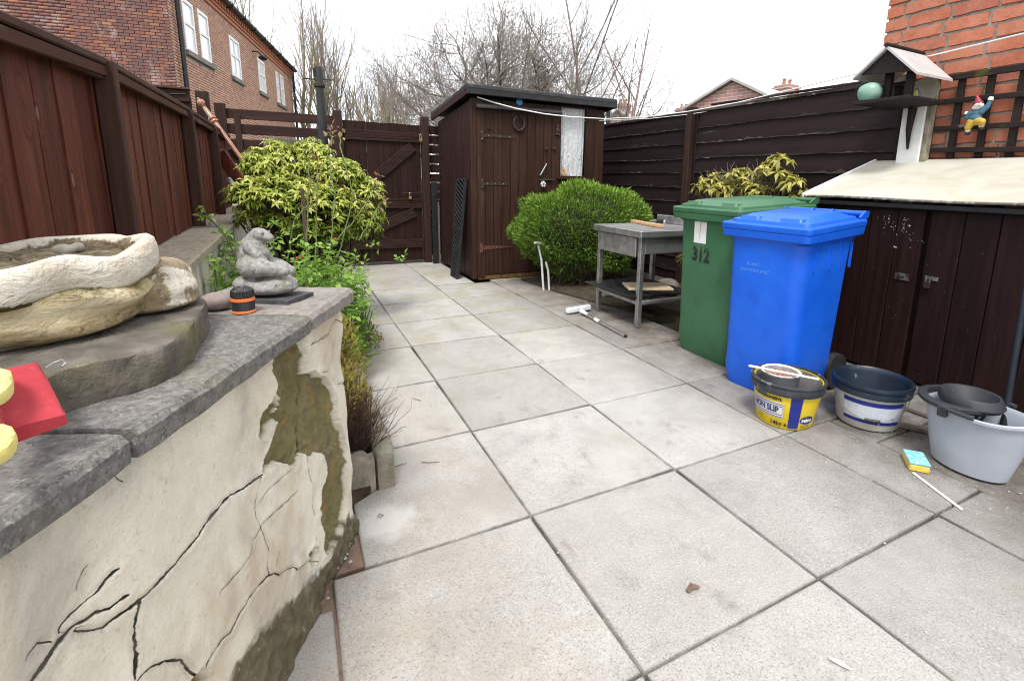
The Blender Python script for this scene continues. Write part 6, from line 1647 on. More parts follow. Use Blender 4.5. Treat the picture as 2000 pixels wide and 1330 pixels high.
m = MB(); m.extrude([(ex0,1.2,RZ),(ex0,yR,zR),(ex0,yR,zR-.014),(ex0,1.2,RZ-.018)],(ex1-ex0,0,0)); m.build('roof_panel', m_greyfelt, bt)
m = MB(); m.tube([(ex0-.004,1.2,RZ+.002),(ex1,1.2,RZ+.002)],.014,6); m.build('ridge', m_blackwood, bt)
m = MB(); m.extrude([(ex0+.025,1.2,RZ-.022),(ex0+.025,1.35,zL+.012),(ex0+.025,1.045,zR+.012)],(.012,0,0)); m.build('gable', m_blackwood, bt)
m = MB(); m.cbox((ex0+.01,1.035,1.592),(3.0,1.365,1.615),.004); m.build('platform', m_blackwood, bt)
for x, y in ((ex0+.10,1.225),(ex0+.10,1.10),(2.95,1.30)):
    m = MB(); m.cbox((x,y-.02,1.615),(x+.035,y+.02,1.79 if y < 1.28 else 1.74),.003); m.build('upright', m_blackwood, bt)
m = MB(); m.tube([(2.985,1.205,1.585),(2.975,1.205,1.45),(2.992,1.205,1.33)],[.026,.018,.006],8); m.build('bracket', m_blackwood, bt)
m_shell = surf('pale_shell', [(.3,(.5,.46,.36)),(.7,(.62,.58,.48))], 12, rough=.8)
m = MB(); m.lathe([(0,0),(.05,.004),(.075,.02),(.08,.03),(.06,.022),(0,.014)],24); m.xf(Matrix.Translation((2.985,1.13,1.685)) @ Matrix.Rotation(-math.pi/2,4,'Y')); tag(m.build('wall_dish', m_shell, None, True), 'pale round dish hung behind the bird figure on the bird table', 'dish')
m_mint = surf('mint_green_enamel', [(.3,(.20,.36,.27)),(.7,(.30,.46,.36))], 8, rough=.35, layers=(dict(color=(.12,.16,.05), scale=9, lo=.56, hi=.72, amt=.7),))
kx, ky, kz = 2.66, 1.30, 1.616
kt = thing('green_pot', (kx,ky,kz), 'mint-green round pot with black handle on the bird table', 'pot')
m = MB(); m.lathe([(0,0),(.044,0),(.058,.014),(.066,.038),(.066,.062),(.056,.088),(.040,.102),(.012,.108),(0,.108)],28,(kx,ky,kz),1,1.05); m.build('body', m_mint, kt, True)
pts = [(kx-.02,ky+.062,kz+.02),(kx-.035,ky+.078,kz+.05),(kx-.045,ky+.055,kz+.085),(kx-.045,ky+.02,kz+.105),(kx-.04,ky-.005,kz+.108)]
MB().tube(pts,[.004,.005,.005,.008,.006],8).build('handle', m_blk, kt, True)
bx, by, bz = 2.86, 1.135, 1.616
brd = thing('bird_figure', (bx,by,bz), 'small blue and yellow bird ornament on the bird table', 'ornament')
m_by = surf('yellow_breast', [(.3,(.5,.42,.07)),(.7,(.62,.54,.14))], 30, rough=.6); m_bb = surf('blue_grey_feathers', [(.3,(.12,.15,.19)),(.7,(.22,.26,.3))], 40, rough=.6)
blob('breast', [('b',(bx,by,bz+.030),(.021,.019,.024)),('b',(bx-.004,by,bz+.048),(.015,.015,.013))], .003, m_by, brd, 4)
blob('wings_and_head', [('b',(bx+.008,by-.012,bz+.032),(.018,.014,.022)),('b',(bx+.002,by,bz+.060),(.014,.013,.012)),('c',[(bx+.012,by-.02,bz+.02),(bx+.022,by-.042,bz+.008)],[.009,.005])], .003, m_bb, brd, 4)
# climbing gnome on the trellis (built in its own frame: r along the wall to the viewer's right, z up, o out from the wall)
gn = thing('garden_gnome', (3.03,.86,1.40), 'little garden gnome in red hat and blue jumper climbing the trellis', 'gnome')
gy = P(1905,230,x=3.03).y
def gp_(r, o_, z): return Vector((3.055-o_, gy-r, 1.398+z))
def gmat(n, c, rg=.5): return surf(n, [(.3,tuple(x*.85 for x in c)),(.7,c)], 30, rough=rg)
gnb = blob('body', [('b',gp_(0,.03,.100),(.026,.036,.030)),('b',gp_(0,.03,.125),(.024,.033,.024)),('b',gp_(.012,.03,.165),(.022,.026,.024)),
   ('c',[gp_(.030,.035,.130),gp_(.052,.03,.155),gp_(.060,.025,.195)],[.016,.014,.012]),('c',[gp_(-.030,.035,.130),gp_(-.042,.035,.105)],[.015,.012]),
   ('c',[gp_(-.016,.03,.075),gp_(-.024,.035,.045),gp_(-.024,.03,.020)],[.022,.016,.012]),('c',[gp_(.016,.03,.078),gp_(.048,.05,.072),gp_(.046,.04,.042)],[.022,.017,.012])], .0035, gmat('blue_jumper',(.06,.15,.22)), gn, 4)
blob('trousers', [('c',[gp_(-.012,.031,.078),gp_(-.024,.036,.046),gp_(-.024,.032,.030)],[.0255,.0185,.0145]),('c',[gp_(.014,.031,.080),gp_(.048,.051,.073),gp_(.046,.042,.050)],[.0255,.0195,.0145])], .003, gmat('yellow_trousers',(.55,.36,.06)), gn, 3)
blob('beard_and_face', [('b',gp_(.014,.042,.168),(.018,.026,.018)),('b',gp_(.004,.040,.157),(.017,.026,.013)),('b',gp_(.024,.062,.170),(.007,.007,.006))], .003, gmat('white_beard',(.66,.64,.62)), gn, 3)
blob('red_hat', [('b',gp_(.006,.034,.186),(.021,.026,.012)),('c',[gp_(.004,.034,.192),gp_(-.004,.034,.215),gp_(-.006,.036,.228)],[.018,.010,.004])], .003, gmat('red_felt_hat',(.34,.035,.05)), gn, 3)
for n_, pts, rr_ in (('white_glove',[gp_(.060,.028,.192),gp_(.062,.026,.212)],.0145),('white_glove',[gp_(-.042,.040,.125),gp_(-.044,.040,.140)],.011),('white_sock',[gp_(-.024,.033,.030),gp_(-.024,.033,.020)],.0145),('white_sock',[gp_(.046,.043,.052),gp_(.046,.043,.042)],.0145)):
    MB().tube([pts[0],(pts[0]+pts[1])/2,pts[1]],[rr_*.9,rr_,rr_*.7],12).build(n_, m_white_paint, gn, True)
for r_, o_, z_ in ((-.024,.040,.010),(.050,.050,.032)):
    m = MB(); m.ball(gp_(r_+.004,o_,z_),(.020,.014,.009),12,8); m.build('boot', m_black, gn, True)
for dz in (0,):
    m = MB(); m.ball(gp_(.022,.060,.180),(.003,.003,.003),6,5); m.ball(gp_(.034,.052,.180),(.003,.003,.003),6,5); m.build('eyes', m_black, gn)

# ------------------------------------------------------------------ washing lines
m_line = surf('white_line', [(.3,(.66,.66,.66)),(.7,(.76,.76,.76))], 9, rough=.5)
def sag(a, b, s_, r, label, n=24):
    a = Vector(a); b = Vector(b); pts = []
    for i in range(n+1):
        u = i/n; p = a.lerp(b,u); pts.append(p-Vector((0,0,s_*4*u*(1-u))))
    tag(MB().tube(pts,r,6).build('washing_line', m_line, None, True), label, 'washing line', 'washing lines')
pa = P(932,190,y=SY-.02); pe = P(1180,231,x=2.70)
hk = P(1345,216,x=RX-.09)
m = MB(); pts = []
# thick line: shed corner, drooping across the shed front, then along the fence to the house wall on the right
wps = [P(932,190,y=SY-.03),P(965,201,y=SY-.06),P(1010,213,y=SY-.14),P(1060,222.5,y=SY-.26),P(1110,228.5,y=SY-.40),P(1180,232.5,y=SY-.62),P(1260,229,y=3.4),P(1340,219,y=3.0),P(1440,201,y=2.55),P(1560,172,y=2.05),P(1680,143,y=1.62),P(1800,114,y=1.22),P(1900,90,y=.92),P(2000,66,y=.66),P(2110,38,y=.42)]
tag(MB().tube(wps,[.0065]*5+[.0045]*10,6).build('washing_line', m_line, None, True), 'white washing line drooping from the shed roof across its front', 'washing line', 'washing lines')
wps = [P(1170,236,y=4.25),P(1270,232,y=3.75),P(1345,224,y=3.35),P(1480,203,y=2.7),P(1640,165,y=2.1),P(1672,156,y=2.0)]
tag(MB().tube(wps,.003,6).build('washing_line', m_line, None, True), 'thinner lower washing line along the top of the plank fence', 'washing line', 'washing lines')
sv = P(1188,228,y=5.4); bp = thing('drain_vent', (sv.x,5.4,0), 'short black pipe rising behind the right end of the shed', 'pipe')
MB().tube([(sv.x,5.4,0),(sv.x,5.4,P(1188,212,y=5.4).z)],.03,10).build('pipe', m_black, bp, True)
# ------------------------------------------------------------------ foliage tools
def frames(d, up):
    """orthonormal frames for direction arrays d with rough normals up"""
    d = d/np.linalg.norm(d,axis=1,keepdims=True); s_ = np.cross(d,up); n_ = np.linalg.norm(s_,axis=1,keepdims=True); s_ = s_/np.maximum(n_,1e-6)
    return d, s_, np.cross(s_,d)
def leaves(pos, d, up, L, Wd, droop=.15, fold=.18):
    """folded leaf of four triangles for each row; returns verts, tris"""
    d, s_, u = frames(d, up); n_ = len(pos); L = np.broadcast_to(L,(n_,))[:,None]; Wd = np.broadcast_to(Wd,(n_,))[:,None]
    p0 = pos; mid = pos+d*L*.5; tip = pos+d*L-u*L*droop
    lf_ = mid+s_*Wd*.5+u*L*fold*.5; rt_ = mid-s_*Wd*.5+u*L*fold*.5
    V = np.stack([p0,lf_,tip,rt_,mid],1).reshape(-1,3); b = (np.arange(n_)*5)[:,None]
    T = np.concatenate([b+np.array([[0,4,1]]),b+np.array([[1,4,2]]),b+np.array([[0,3,4]]),b+np.array([[3,2,4]])],1).reshape(-1,3)
    return V, T
def leaf_mat(name, stops, trans=.35, rough=.45):
    t = NT(name); a = t.attr('tint'); col = t.ramp(a, stops)
    t.l.new(col, t.b.inputs['Base Color']); t.b.inputs['Roughness'].default_value = rough; t.b.inputs['Specular IOR Level'].default_value = .35
    tr_ = t.node('ShaderNodeBsdfTranslucent', {'Color': col}); mxs = t.node('ShaderNodeMixShader', {0: trans})
    t.l.new(t.b.outputs[0], mxs.inputs[1]); t.l.new(tr_.outputs[0], mxs.inputs[2])
    out = [x for x in t.n if x.type == 'OUTPUT_MATERIAL'][0]; t.l.new(mxs.outputs[0], out.inputs['Surface']); return t.m
def sticks(segs, n=4):
    """segs: array (m,8) = p0,p1,r0,r1 -> prisms"""
    S_ = np.asarray(segs,float); a, b, r0, r1 = S_[:,0:3], S_[:,3:6], S_[:,6:7], S_[:,7:8]
    d = b-a; up = np.where(np.abs(d[:,2:3])>.8*np.linalg.norm(d,axis=1,keepdims=True), np.array([[1.,0,0]]), np.array([[0,0,1.]]))
    d, s_, u = frames(d+1e-9, up); V = []
    for k in range(n):
        t_ = 2*math.pi*k/n; o_ = s_*math.cos(t_)+u*math.sin(t_); V.append(a+o_*r0)
    for k in range(n):
        t_ = 2*math.pi*k/n; o_ = s_*math.cos(t_)+u*math.sin(t_); V.append(b+o_*r1)
    V = np.stack(V,1).reshape(-1,3); base = (np.arange(len(S_))*2*n)[:,None]
    Q = np.concatenate([base+np.array([[k,(k+1)%n,n+(k+1)%n,n+k]]) for k in range(n)],1).reshape(-1,4)
    return V, Q
NR = np.random.RandomState(42)
def unit(n_): v = NR.normal(size=(n_,3)); return v/np.linalg.norm(v,axis=1,keepdims=True)

m_stem = surf('brown_stem', [(.3,(.055,.038,.024)),(.7,(.13,.095,.06))], 30, rough=.85)
m_greenstem = surf('green_stem', [(.3,(.08,.10,.03)),(.7,(.16,.19,.06))], 20, rough=.6)
# ---- pieris: whorls of drooping leaves on the surface of a lumpy dome
def pieris(name, label, lumps, nwhorl, base, leafL, stops, bare_frac=0.0, lowgreen=True, group=None, nleaf=9):
    t = thing(name, base, label, 'shrub', group)
    P_, D_, U_, T_ = [], [], [], []; tips = []
    tot = sum(l[1][0]*l[1][1]+l[1][2]*l[1][0] for l in lumps)
    for c, r in lumps:
        k = int(nwhorl*(r[0]*r[1]+r[2]*r[0])/tot); u = unit(k); u[:,2] = np.where(u[:,2]<-.35,-u[:,2]*.5,u[:,2]); u /= np.linalg.norm(u,axis=1,keepdims=True)
        rad = .66+.42*NR.rand(k,1)**1.3
        p = np.array(c)+u*np.array(r)*rad; tips.append(np.concatenate([p,u,rad],1))
    tips = np.concatenate(tips); keep = np.ones(len(tips),bool)
    for i, (c, r) in enumerate(lumps):    # drop tips buried deep in other lumps
        q = np.linalg.norm((tips[:,:3]-np.array(c))/np.array(r),axis=1); keep &= (q > .70)
    tips = tips[keep]; k = len(tips)
    ax = tips[:,3:6]*.6+np.array([0,0,.75]); ax /= np.linalg.norm(ax,axis=1,keepdims=True)
    for j in range(nleaf):
        a = 2*math.pi*j/nleaf+NR.rand(k)*.8
        r1 = np.cross(ax, unit(k)); r1 /= np.linalg.norm(r1,axis=1,keepdims=True); r2 = np.cross(ax,r1)
        side = r1*np.cos(a)[:,None]+r2*np.sin(a)[:,None]
        el = NR.uniform(-.35,.55,size=(k,1)); d = side+ax*el
        P_.append(tips[:,:3]+ax*NR.uniform(-.012,.006,size=(k,1))); D_.append(d); U_.append(ax+unit(k)*.25)
        br = np.clip(.22+.42*NR.rand(k)+1.0*(tips[:,6]-.80),0,1); T_.append(br)  # inner leaves darker: shade inside the crown put into the tint
    # young pink-bronze tuft
    P_ = np.concatenate(P_); D_ = np.concatenate(D_); U_ = np.concatenate(U_); T_ = np.concatenate(T_)
    zmin, zmax = P_[:,2].min(), P_[:,2].max()
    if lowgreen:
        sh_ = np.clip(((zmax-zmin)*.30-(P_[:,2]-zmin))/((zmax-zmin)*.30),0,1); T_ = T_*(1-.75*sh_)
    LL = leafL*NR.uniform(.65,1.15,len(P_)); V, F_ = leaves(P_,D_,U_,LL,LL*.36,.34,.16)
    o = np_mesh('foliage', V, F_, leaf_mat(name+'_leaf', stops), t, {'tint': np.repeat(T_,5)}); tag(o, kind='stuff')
    b = Vector(base); segs = []
    for i in NR.choice(k, min(k,260), replace=False):
        p = tips[i,:3]; mid = np.array([b.x+(p[0]-b.x)*.45+NR.normal()*.04, b.y+(p[1]-b.y)*.45+NR.normal()*.04, b.z+(p[2]-b.z)*.55])
        st0 = np.array([b.x+NR.normal()*.04,b.y+NR.normal()*.04,b.z]); segs.append([*st0,*mid,.007,.005]); segs.append([*mid,*p,.005,.0025])
    V, F_ = sticks(segs,4); tag(np_mesh('stems', V, F_, m_stem, t), kind='stuff')
    return t, tips
PST = [(0,(.030,.06,.008)),(.22,(.12,.19,.02)),(.42,(.30,.37,.05)),(.65,(.50,.54,.11)),(.85,(.66,.65,.24)),(1,(.68,.56,.30))]
YP = 3.25
lum = []
for px, py, rx, rz, dy in ((520,335,.17,.15,0),(590,340,.21,.17,.1),(660,350,.19,.16,-.05),(560,390,.26,.17,-.15),(640,410,.22,.18,-.2),(490,385,.16,.12,-.1),(705,385,.18,.15,-.05),(690,450,.19,.17,-.1),(560,435,.22,.14,-.1),(625,455,.22,.16,-.15),(510,420,.16,.12,-.05),(725,420,.11,.10,-.05),(545,300,.10,.10,.05),(610,300,.13,.10,.1)):
    q = P(px,py,y=YP+dy); lum.append(((q.x,q.y,q.z),(rx*.95,rx*.8,rz)))
pieris('pieris_shrub','large yellow-leaved shrub growing in front of the gate', lum, 2100, (P(600,520,y=3.25).x,3.25,.02), .053, PST)
q = P(1455,370,x=2.78); RB = (2.75,q.y,.02); lum = []
for px, py, r in ((1392,362,.13),(1450,352,.13),(1505,345,.15),(1520,318,.08),(1545,360,.10),(1430,375,.14),(1560,385,.07),(1480,378,.14),(1365,372,.07)):
    c = P(px,py,x=2.80); lum.append(((c.x,c.y,c.z),(r*.8,r,r*.75)))
PST2 = [(0,(.06,.075,.015)),(.3,(.26,.26,.05)),(.6,(.47,.43,.10)),(.85,(.60,.54,.18)),(1,(.62,.5,.24))]
t, tp = pieris('pieris_shrub','straggly yellow shrub behind the bins against the plank fence', lum, 150, RB, .085, PST2, lowgreen=False, nleaf=8)
segs = []
for i in range(110):       # dead grey twigs
    a = P(NR.uniform(1385,1500),NR.uniform(352,385),x=2.80); d = Vector((NR.normal()*.3,NR.normal()*.6,.7)).normalized(); p = a
    for j in range(4):
        q2 = p+d*NR.uniform(.03,.055); segs.append([*p,*q2,.0022,.0016]); p = q2; d = (d+Vector(unit(1)[0])*.45).normalized()
V, F_ = sticks(segs,3); tag(np_mesh('dead_twigs', V, F_, surf('grey_twig',[(.3,(.16,.135,.11)),(.7,(.27,.24,.2))],20,rough=.9), t), kind='stuff')

# ---- rose with fresh green leaves, tall thorny canes and hips
def rose():
    base = Vector((P(610,560,y=2.35).x,2.35,.02)); t = thing('rose_bush', base, 'green-leaved rose bush with tall thin canes behind the statue', 'rose bush')
    segs = []; P_, D_, U_, T_ = [], [], [], []; hips = []
    def spray(p, d, L, r, lev):
        k = max(3,int(L/.05)); 
        for i in range(k):
            q_ = p+d*(L/k); segs.append([*p,*q_,r,r*.9]); p = q_; r *= .93
            d = (d+Vector(unit(1)[0])*.16+Vector((0,0,.03))).normalized()
            if lev > 0 and NR.rand() < .55:
                sd2 = (d*.5+Vector(unit(1)[0])*.8).normalized(); sd2.z = abs(sd2.z)*.6; spray(p, sd2.normalized(), L*NR.uniform(.3,.5), r*.65, lev-1)
            if lev < 2 and NR.rand() < .9:
                c = p; ld = (Vector(unit(1)[0])+Vector((0,0,.15))).normalized(); pl = c+ld*.03
                for s_ in range(5):
                    off = ld*(.012*s_); sd3 = ld.cross(Vector((0,0,1))).normalized()*(1 if s_%2 else -1)
                    dd = (ld*.6+sd3*.8) if s_ < 4 else ld
                    P_.append(pl+off); D_.append(dd); U_.append(Vector((0,0,1))+Vector(unit(1)[0])*.5); T_.append(np.clip(.25+.75*NR.rand(),0,1))
        return p
    for i in range(92):
        px = NR.uniform(450,700); y = NR.uniform(1.9,2.75); x = P(px,520,y=y).x; x = min(max(x,-.92),-.30 if y > 2.2 else -.48)
        spray(Vector((x,y,.03)), Vector((NR.normal()*.25,NR.normal()*.25,1)).normalized(), NR.uniform(.28,.55), .0045, 2)
    canes = [((598,520),(602,400),(606,310)),((615,520),(618,380),(622,330)),((640,520),(655,380),(640,300),(650,262)),((660,500),(690,380),(668,300),(662,262)),((560,520),(575,430),(600,400)),((700,470),(725,430),(742,400)),((650,480),(700,420),(738,360))]
    for c in canes:
        pts = [P(px,py,y=2.35+.1*i) for i, (px,py) in enumerate(c)]
        for a, b in zip(pts[:-1],pts[1:]):
            K = 6; prev = a
            for j in range(1,K+1):
                q_ = a.lerp(b,j/K)+Vector(unit(1)[0])*.006; segs.append([*prev,*q_,.0042,.0038]); prev = q_
        e = pts[-1]
        for j in range(10):
            o_ = Vector(unit(1)[0])*.05; P_.append(e+o_); D_.append(Vector(unit(1)[0])+Vector((0,0,.3))); U_.append(Vector((0,0,1))); T_.append(1.2+.3*NR.rand())
    segs = [q for q in segs if q[3] < -.24 or q[5] > .62]
    V, F_ = sticks(segs,4); tag(np_mesh('canes', V, F_, m_greenstem, t), kind='stuff')
    P_ = np.array([tuple(p) for p in P_]); D_ = np.array([tuple(p) for p in D_]); U_ = np.array([tuple(p) for p in U_]); T_ = np.array(T_)
    ok = (P_[:,0] < -.27) | (P_[:,2] > .62); P_, D_, U_, T_ = P_[ok], D_[ok], U_[ok], T_[ok]
    LL = NR.uniform(.024,.044,len(P_)); V, F_ = leaves(P_,D_,U_,LL,LL*.66,.1,.15)
    st = [(0,(.07,.17,.018)),(.4,(.17,.32,.04)),(.72,(.30,.46,.08)),(.82,(.40,.42,.14)),(1,(.36,.20,.12))]
    o = np_mesh('foliage', V, F_, leaf_mat('rose_leaf', st), t, {'tint': np.repeat(np.clip(T_*.72,0,1),5)}); tag(o, kind='stuff')
    m_hip = surf('rose_hip', [(.3,(.42,.03,.015)),(.7,(.5,.06,.02))], 9, rough=.3)
    for px, py in ((655,468),(580,505),(590,502)):
        c = P(px,py,y=2.15); MB().ball(c,(.008,.008,.009),8,6).build('rose_hip', m_hip, t, True)
    m_stake = wood('pale_stake', (.32,.2,.1), (.5,.34,.18), 'z', .8)
    return t
rose()
for i, (px, y, h_, lab) in enumerate(((603,2.45,.36,'orange-brown wooden stake low in the rose bush'),(600,2.75,1.0,'tall dark weathered stake rising through the yellow shrub'))):
    x = P(px,500,y=y).x; m = MB(); m.cbox((x-.011,y-.011,.0),(x+.011,y+.011,h_ if i else .36),.002)
    tag(m.build('garden_stake', wood('stake_wood%d'%i, (.34,.17,.06) if i == 0 else (.06,.045,.032), (.5,.28,.12) if i == 0 else (.14,.11,.08), 'z', .85)), lab, 'stake')

# ---- low mossy shrub and brown heather along the edging
def tufts(name, label, cat, boxes, n_, leafL, Wr, stops, stems=None, updir=.9):
    c0 = boxes[0][0]; t = thing(name, (c0[0],c0[1],.02), label, cat); P_ = []; D_ = []; T_ = []
    for c, r, w in boxes:
        k = int(n_*w); u = unit(k); rad = NR.rand(k,1)**.4; p = np.array(c)+u*np.array(r)*rad; p[:,2] = np.maximum(p[:,2],.03)
        P_.append(p); D_.append(u*.6+unit(k)*.7+np.array([0,0,updir])); T_.append(np.clip(.15+.5*NR.rand(k)+.4*(rad[:,0]-.5)+.3*u[:,2],0,1))
    P_ = np.concatenate(P_); D_ = np.concatenate(D_); T_ = np.concatenate(T_)
    LL = leafL*NR.uniform(.6,1.3,len(P_)); V, F_ = leaves(P_,D_,unit(len(P_)),LL,LL*Wr,.1,.1)
    tag(np_mesh('foliage', V, F_, leaf_mat(name+'_leaf', stops), t, {'tint': np.repeat(T_,5)}), kind='stuff')
    if stems:
        segs = []
        for i in range(stems):
            c, r, w = boxes[NR.randint(len(boxes))]; e = np.array(c)+unit(1)[0]*np.array(r)*.9; b = np.array([c[0]+NR.normal()*.03,c[1]+NR.normal()*.06,.02]); segs.append([*b,*e,.003,.0015])
        V, F_ = sticks(segs,3); tag(np_mesh('stems', V, F_, m_stem, t), kind='stuff')
    return t
MS = [(0,(.05,.04,.012)),(.3,(.13,.125,.025)),(.55,(.27,.24,.05)),(.8,(.38,.33,.08)),(1,(.36,.22,.08))]
tufts('mossy_shrub','low yellow-green mossy shrub behind the wall corner','shrub',[((-.52,1.50,.22),(.13,.22,.26),.45),((-.50,1.28,.17),(.10,.16,.22),.25),((-.56,1.85,.18),(.18,.26,.20),.3),((-.50,1.42,.42),(.08,.12,.10),.12)],5200,.022,.42,MS,80)
tufts('mossy_groundcover','bronze-green creeping groundcover at the foot of the rose','groundcover',[((-.55,2.1,.10),(.26,.30,.14),.5),((-.78,1.7,.16),(.14,.3,.2),.3),((-.3,2.6,.06),(.14,.3,.10),.25)],4200,.022,.42,MS,40)
def heather():
    base = Vector((-.49,1.09,.02)); t = thing('heather_clump', base, 'dead brown heather twigs in the near end of the flower bed', 'heather')
    segs = []
    for i in range(420):
        p = base+Vector((NR.uniform(-.09,.055),NR.uniform(-.06,.22),.03)); d = Vector((NR.normal()*.35+.08,NR.normal()*.35,1)).normalized(); L = NR.uniform(.10,.26); r = .0020
        for j in range(5):
            q_ = p+d*L/5; segs.append([*p,*q_,r,r*.85]); r *= .85
            if NR.rand() < .5:
                e = q_+(d+Vector(unit(1)[0])*.7).normalized()*.04; segs.append([*q_,*e,r*.8,r*.5])
            p = q_; d = (d+Vector(unit(1)[0])*.25).normalized()
    V, F_ = sticks(segs,3); tag(np_mesh('twigs', V, F_, surf('dead_heather',[(.3,(.035,.016,.012)),(.7,(.10,.05,.035))],30,rough=.9,coord='pos'), t), kind='stuff')
heather()
# sprigs hanging over the rear wall
def sprig(name, label, pts_px, y, n_, L):
    a = P(*pts_px[0],y=y); t = thing(name, a, label, 'sprig'); segs = []; P_, D_, T_ = [], [], []
    pts = [P(px,py,y=y) for px, py in pts_px]
    for p, q_ in zip(pts[:-1],pts[1:]): segs.append([*p,*q_,.004,.003])
    for i in range(n_):
        j = NR.randint(len(pts)-1); c = pts[j].lerp(pts[j+1],NR.rand())+Vector(unit(1)[0])*.02; P_.append(tuple(c)); D_.append(unit(1)[0]+np.array([0,-.2,.3])); T_.append(NR.uniform(.2,.9))
    V, F_ = sticks(segs,4); tag(np_mesh('stem', V, F_, m_greenstem, t), kind='stuff')
    P_ = np.array(P_); LL = NR.uniform(.7,1.2,len(P_))*L; V, F_ = leaves(P_,np.array(D_),unit(len(P_))+np.array([0,0,1.5]),LL,LL*.6,.1,.15)
    tag(np_mesh('leaflets', V, F_, leaf_mat(name+'_leaf', [(0,(.10,.2,.03)),(.6,(.25,.4,.07)),(1,(.4,.5,.12))]), t, {'tint': np.repeat(np.array(T_),5)}), kind='stuff')
sprig('leafy_sprig','small fresh green sprig growing over the rear wall coping',[(460,500),(440,460),(415,432),(385,415)],2.15,34,.035)
sprig('leafy_sprig','bronze-green sprig rising beside the streaked white wall',[(425,560),(420,530),(415,505)],1.55,26,.028)

# ---- clipped green bush: needle leaves all over a low dome
def dome():
    c = np.array([2.14,3.82,.57]); r = np.array([.83,.50,.50]); t = thing('clipped_bush', (2.14,3.82,.02), 'rounded bright green needle-leaved bush in front of the shed', 'bush')
    k = 46000; u = unit(k); lump = 1+.06*np.sin(u[:,0]*7+1)*np.sin(u[:,1]*6)+.06*np.sin(u[:,2]*9+u[:,0]*5)+.035*np.sin(u[:,0]*19+u[:,2]*13)*np.sin(u[:,1]*17)-.04
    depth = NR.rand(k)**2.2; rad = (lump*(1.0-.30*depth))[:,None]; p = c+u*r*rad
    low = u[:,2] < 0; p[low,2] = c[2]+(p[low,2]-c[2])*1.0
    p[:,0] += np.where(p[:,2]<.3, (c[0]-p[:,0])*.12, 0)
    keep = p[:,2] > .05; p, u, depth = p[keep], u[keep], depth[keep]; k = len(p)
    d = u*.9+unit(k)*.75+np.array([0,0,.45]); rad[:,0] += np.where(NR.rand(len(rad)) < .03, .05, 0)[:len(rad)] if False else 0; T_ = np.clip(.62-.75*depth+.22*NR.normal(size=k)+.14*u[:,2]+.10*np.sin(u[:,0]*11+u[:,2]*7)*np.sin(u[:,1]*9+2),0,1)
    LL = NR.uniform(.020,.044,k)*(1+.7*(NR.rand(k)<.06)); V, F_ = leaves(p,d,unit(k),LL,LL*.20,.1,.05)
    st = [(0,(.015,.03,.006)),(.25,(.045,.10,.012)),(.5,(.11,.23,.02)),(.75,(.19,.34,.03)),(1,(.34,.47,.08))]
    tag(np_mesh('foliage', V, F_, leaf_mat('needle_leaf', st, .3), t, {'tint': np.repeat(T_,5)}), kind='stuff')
    segs = []
    for i in range(500):
        e = c+unit(1)[0]*r*.86; e[2] = max(e[2],.1); b = np.array([c[0]+NR.normal()*.14,c[1]+NR.normal()*.08,.02]); m_ = (b+e)/2+NR.normal(size=3)*.05; segs.append([*b,*m_,.008,.006]); segs.append([*m_,*e,.006,.002])
    V, F_ = sticks(segs,4); tag(np_mesh('stems', V, F_, m_stem, t), kind='stuff')
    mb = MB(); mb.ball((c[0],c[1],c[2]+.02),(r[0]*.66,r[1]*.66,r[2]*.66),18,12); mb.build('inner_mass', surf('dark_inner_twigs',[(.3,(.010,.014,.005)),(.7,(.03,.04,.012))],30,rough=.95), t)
dome()
# plant stand legs under the bush, stones and litter in the bed
m_whitemetal = surf('white_chipped_metal', [(.3,(.55,.56,.57)),(.7,(.72,.73,.74))], 30, rough=.5, layers=(dict(color=(.2,.22,.25), scale=60, lo=.6, hi=.68, amt=.7),))
psd = thing('plant_stand', (1.72,3.62,0), 'white chipped metal plant stand half hidden under the green bush', 'plant stand')
for (a, b) in (((1051,478),(1062,536)),((1066,512),(1073,545))):
    m = MB(); m.tube([P(*a,y=3.62),P((a[0]+b[0])/2+1,(a[1]+b[1])/2,y=3.62),Vector((P(*b,y=3.62).x,3.62,.004))],.011,8); m.build('leg', m_whitemetal, psd, True)
m = MB(); m.tube([P(1043,475,y=3.62),P(1050,474,y=3.60),P(1058,476,y=3.62)],.012,8); m.build('top_ring', m_whitemetal, psd, True)
m_rock = surf('garden_rock', [(.3,(.10,.09,.07)),(.55,(.20,.18,.145)),(.8,(.3,.28,.24))], 12, rough=.95, bump=((50,.008,None),), layers=(dict(color=(.1,.11,.04), scale=7, lo=.55, hi=.7, amt=.6),))
rr = random.Random(21); rocklab = ['squat mossy rock behind the near table leg','pale rounded rock under the middle of the table','dark rock at the left end behind the table','upright pale rock beside the green bin','low brown rock far under the bush edge','small rock tucked behind the grill tray']
for i, (x, y, sx_, sz_) in enumerate(((2.32,3.0,.12,.10),(2.55,2.95,.13,.12),(2.16,3.12,.10,.08),(2.33,2.24,.09,.17),(1.95,3.15,.09,.06),(2.62,2.6,.12,.12))):
    sh_ = [('b',(x+rr.uniform(-.3,.3)*sx_,y+rr.uniform(-.3,.3)*sx_,sz_*.55+rr.uniform(-.1,.2)*sz_),(sx_*rr.uniform(.6,.95),sx_*rr.uniform(.6,.9),sz_*rr.uniform(.55,.8))) for _ in range(5)]
    tag(blob('rock', sh_, .012, m_rock, None, 2), rocklab[i], 'rock', 'rocks edging the shrub bed')
t_, tp = pieris('potted_shrub','small yellow-leaved plant between the table and green bin',[((2.40,2.52,.42),(.10,.10,.12)),((2.44,2.45,.34),(.08,.09,.10))],34,(2.41,2.5,.02),.07,PST2,lowgreen=True,nleaf=7)

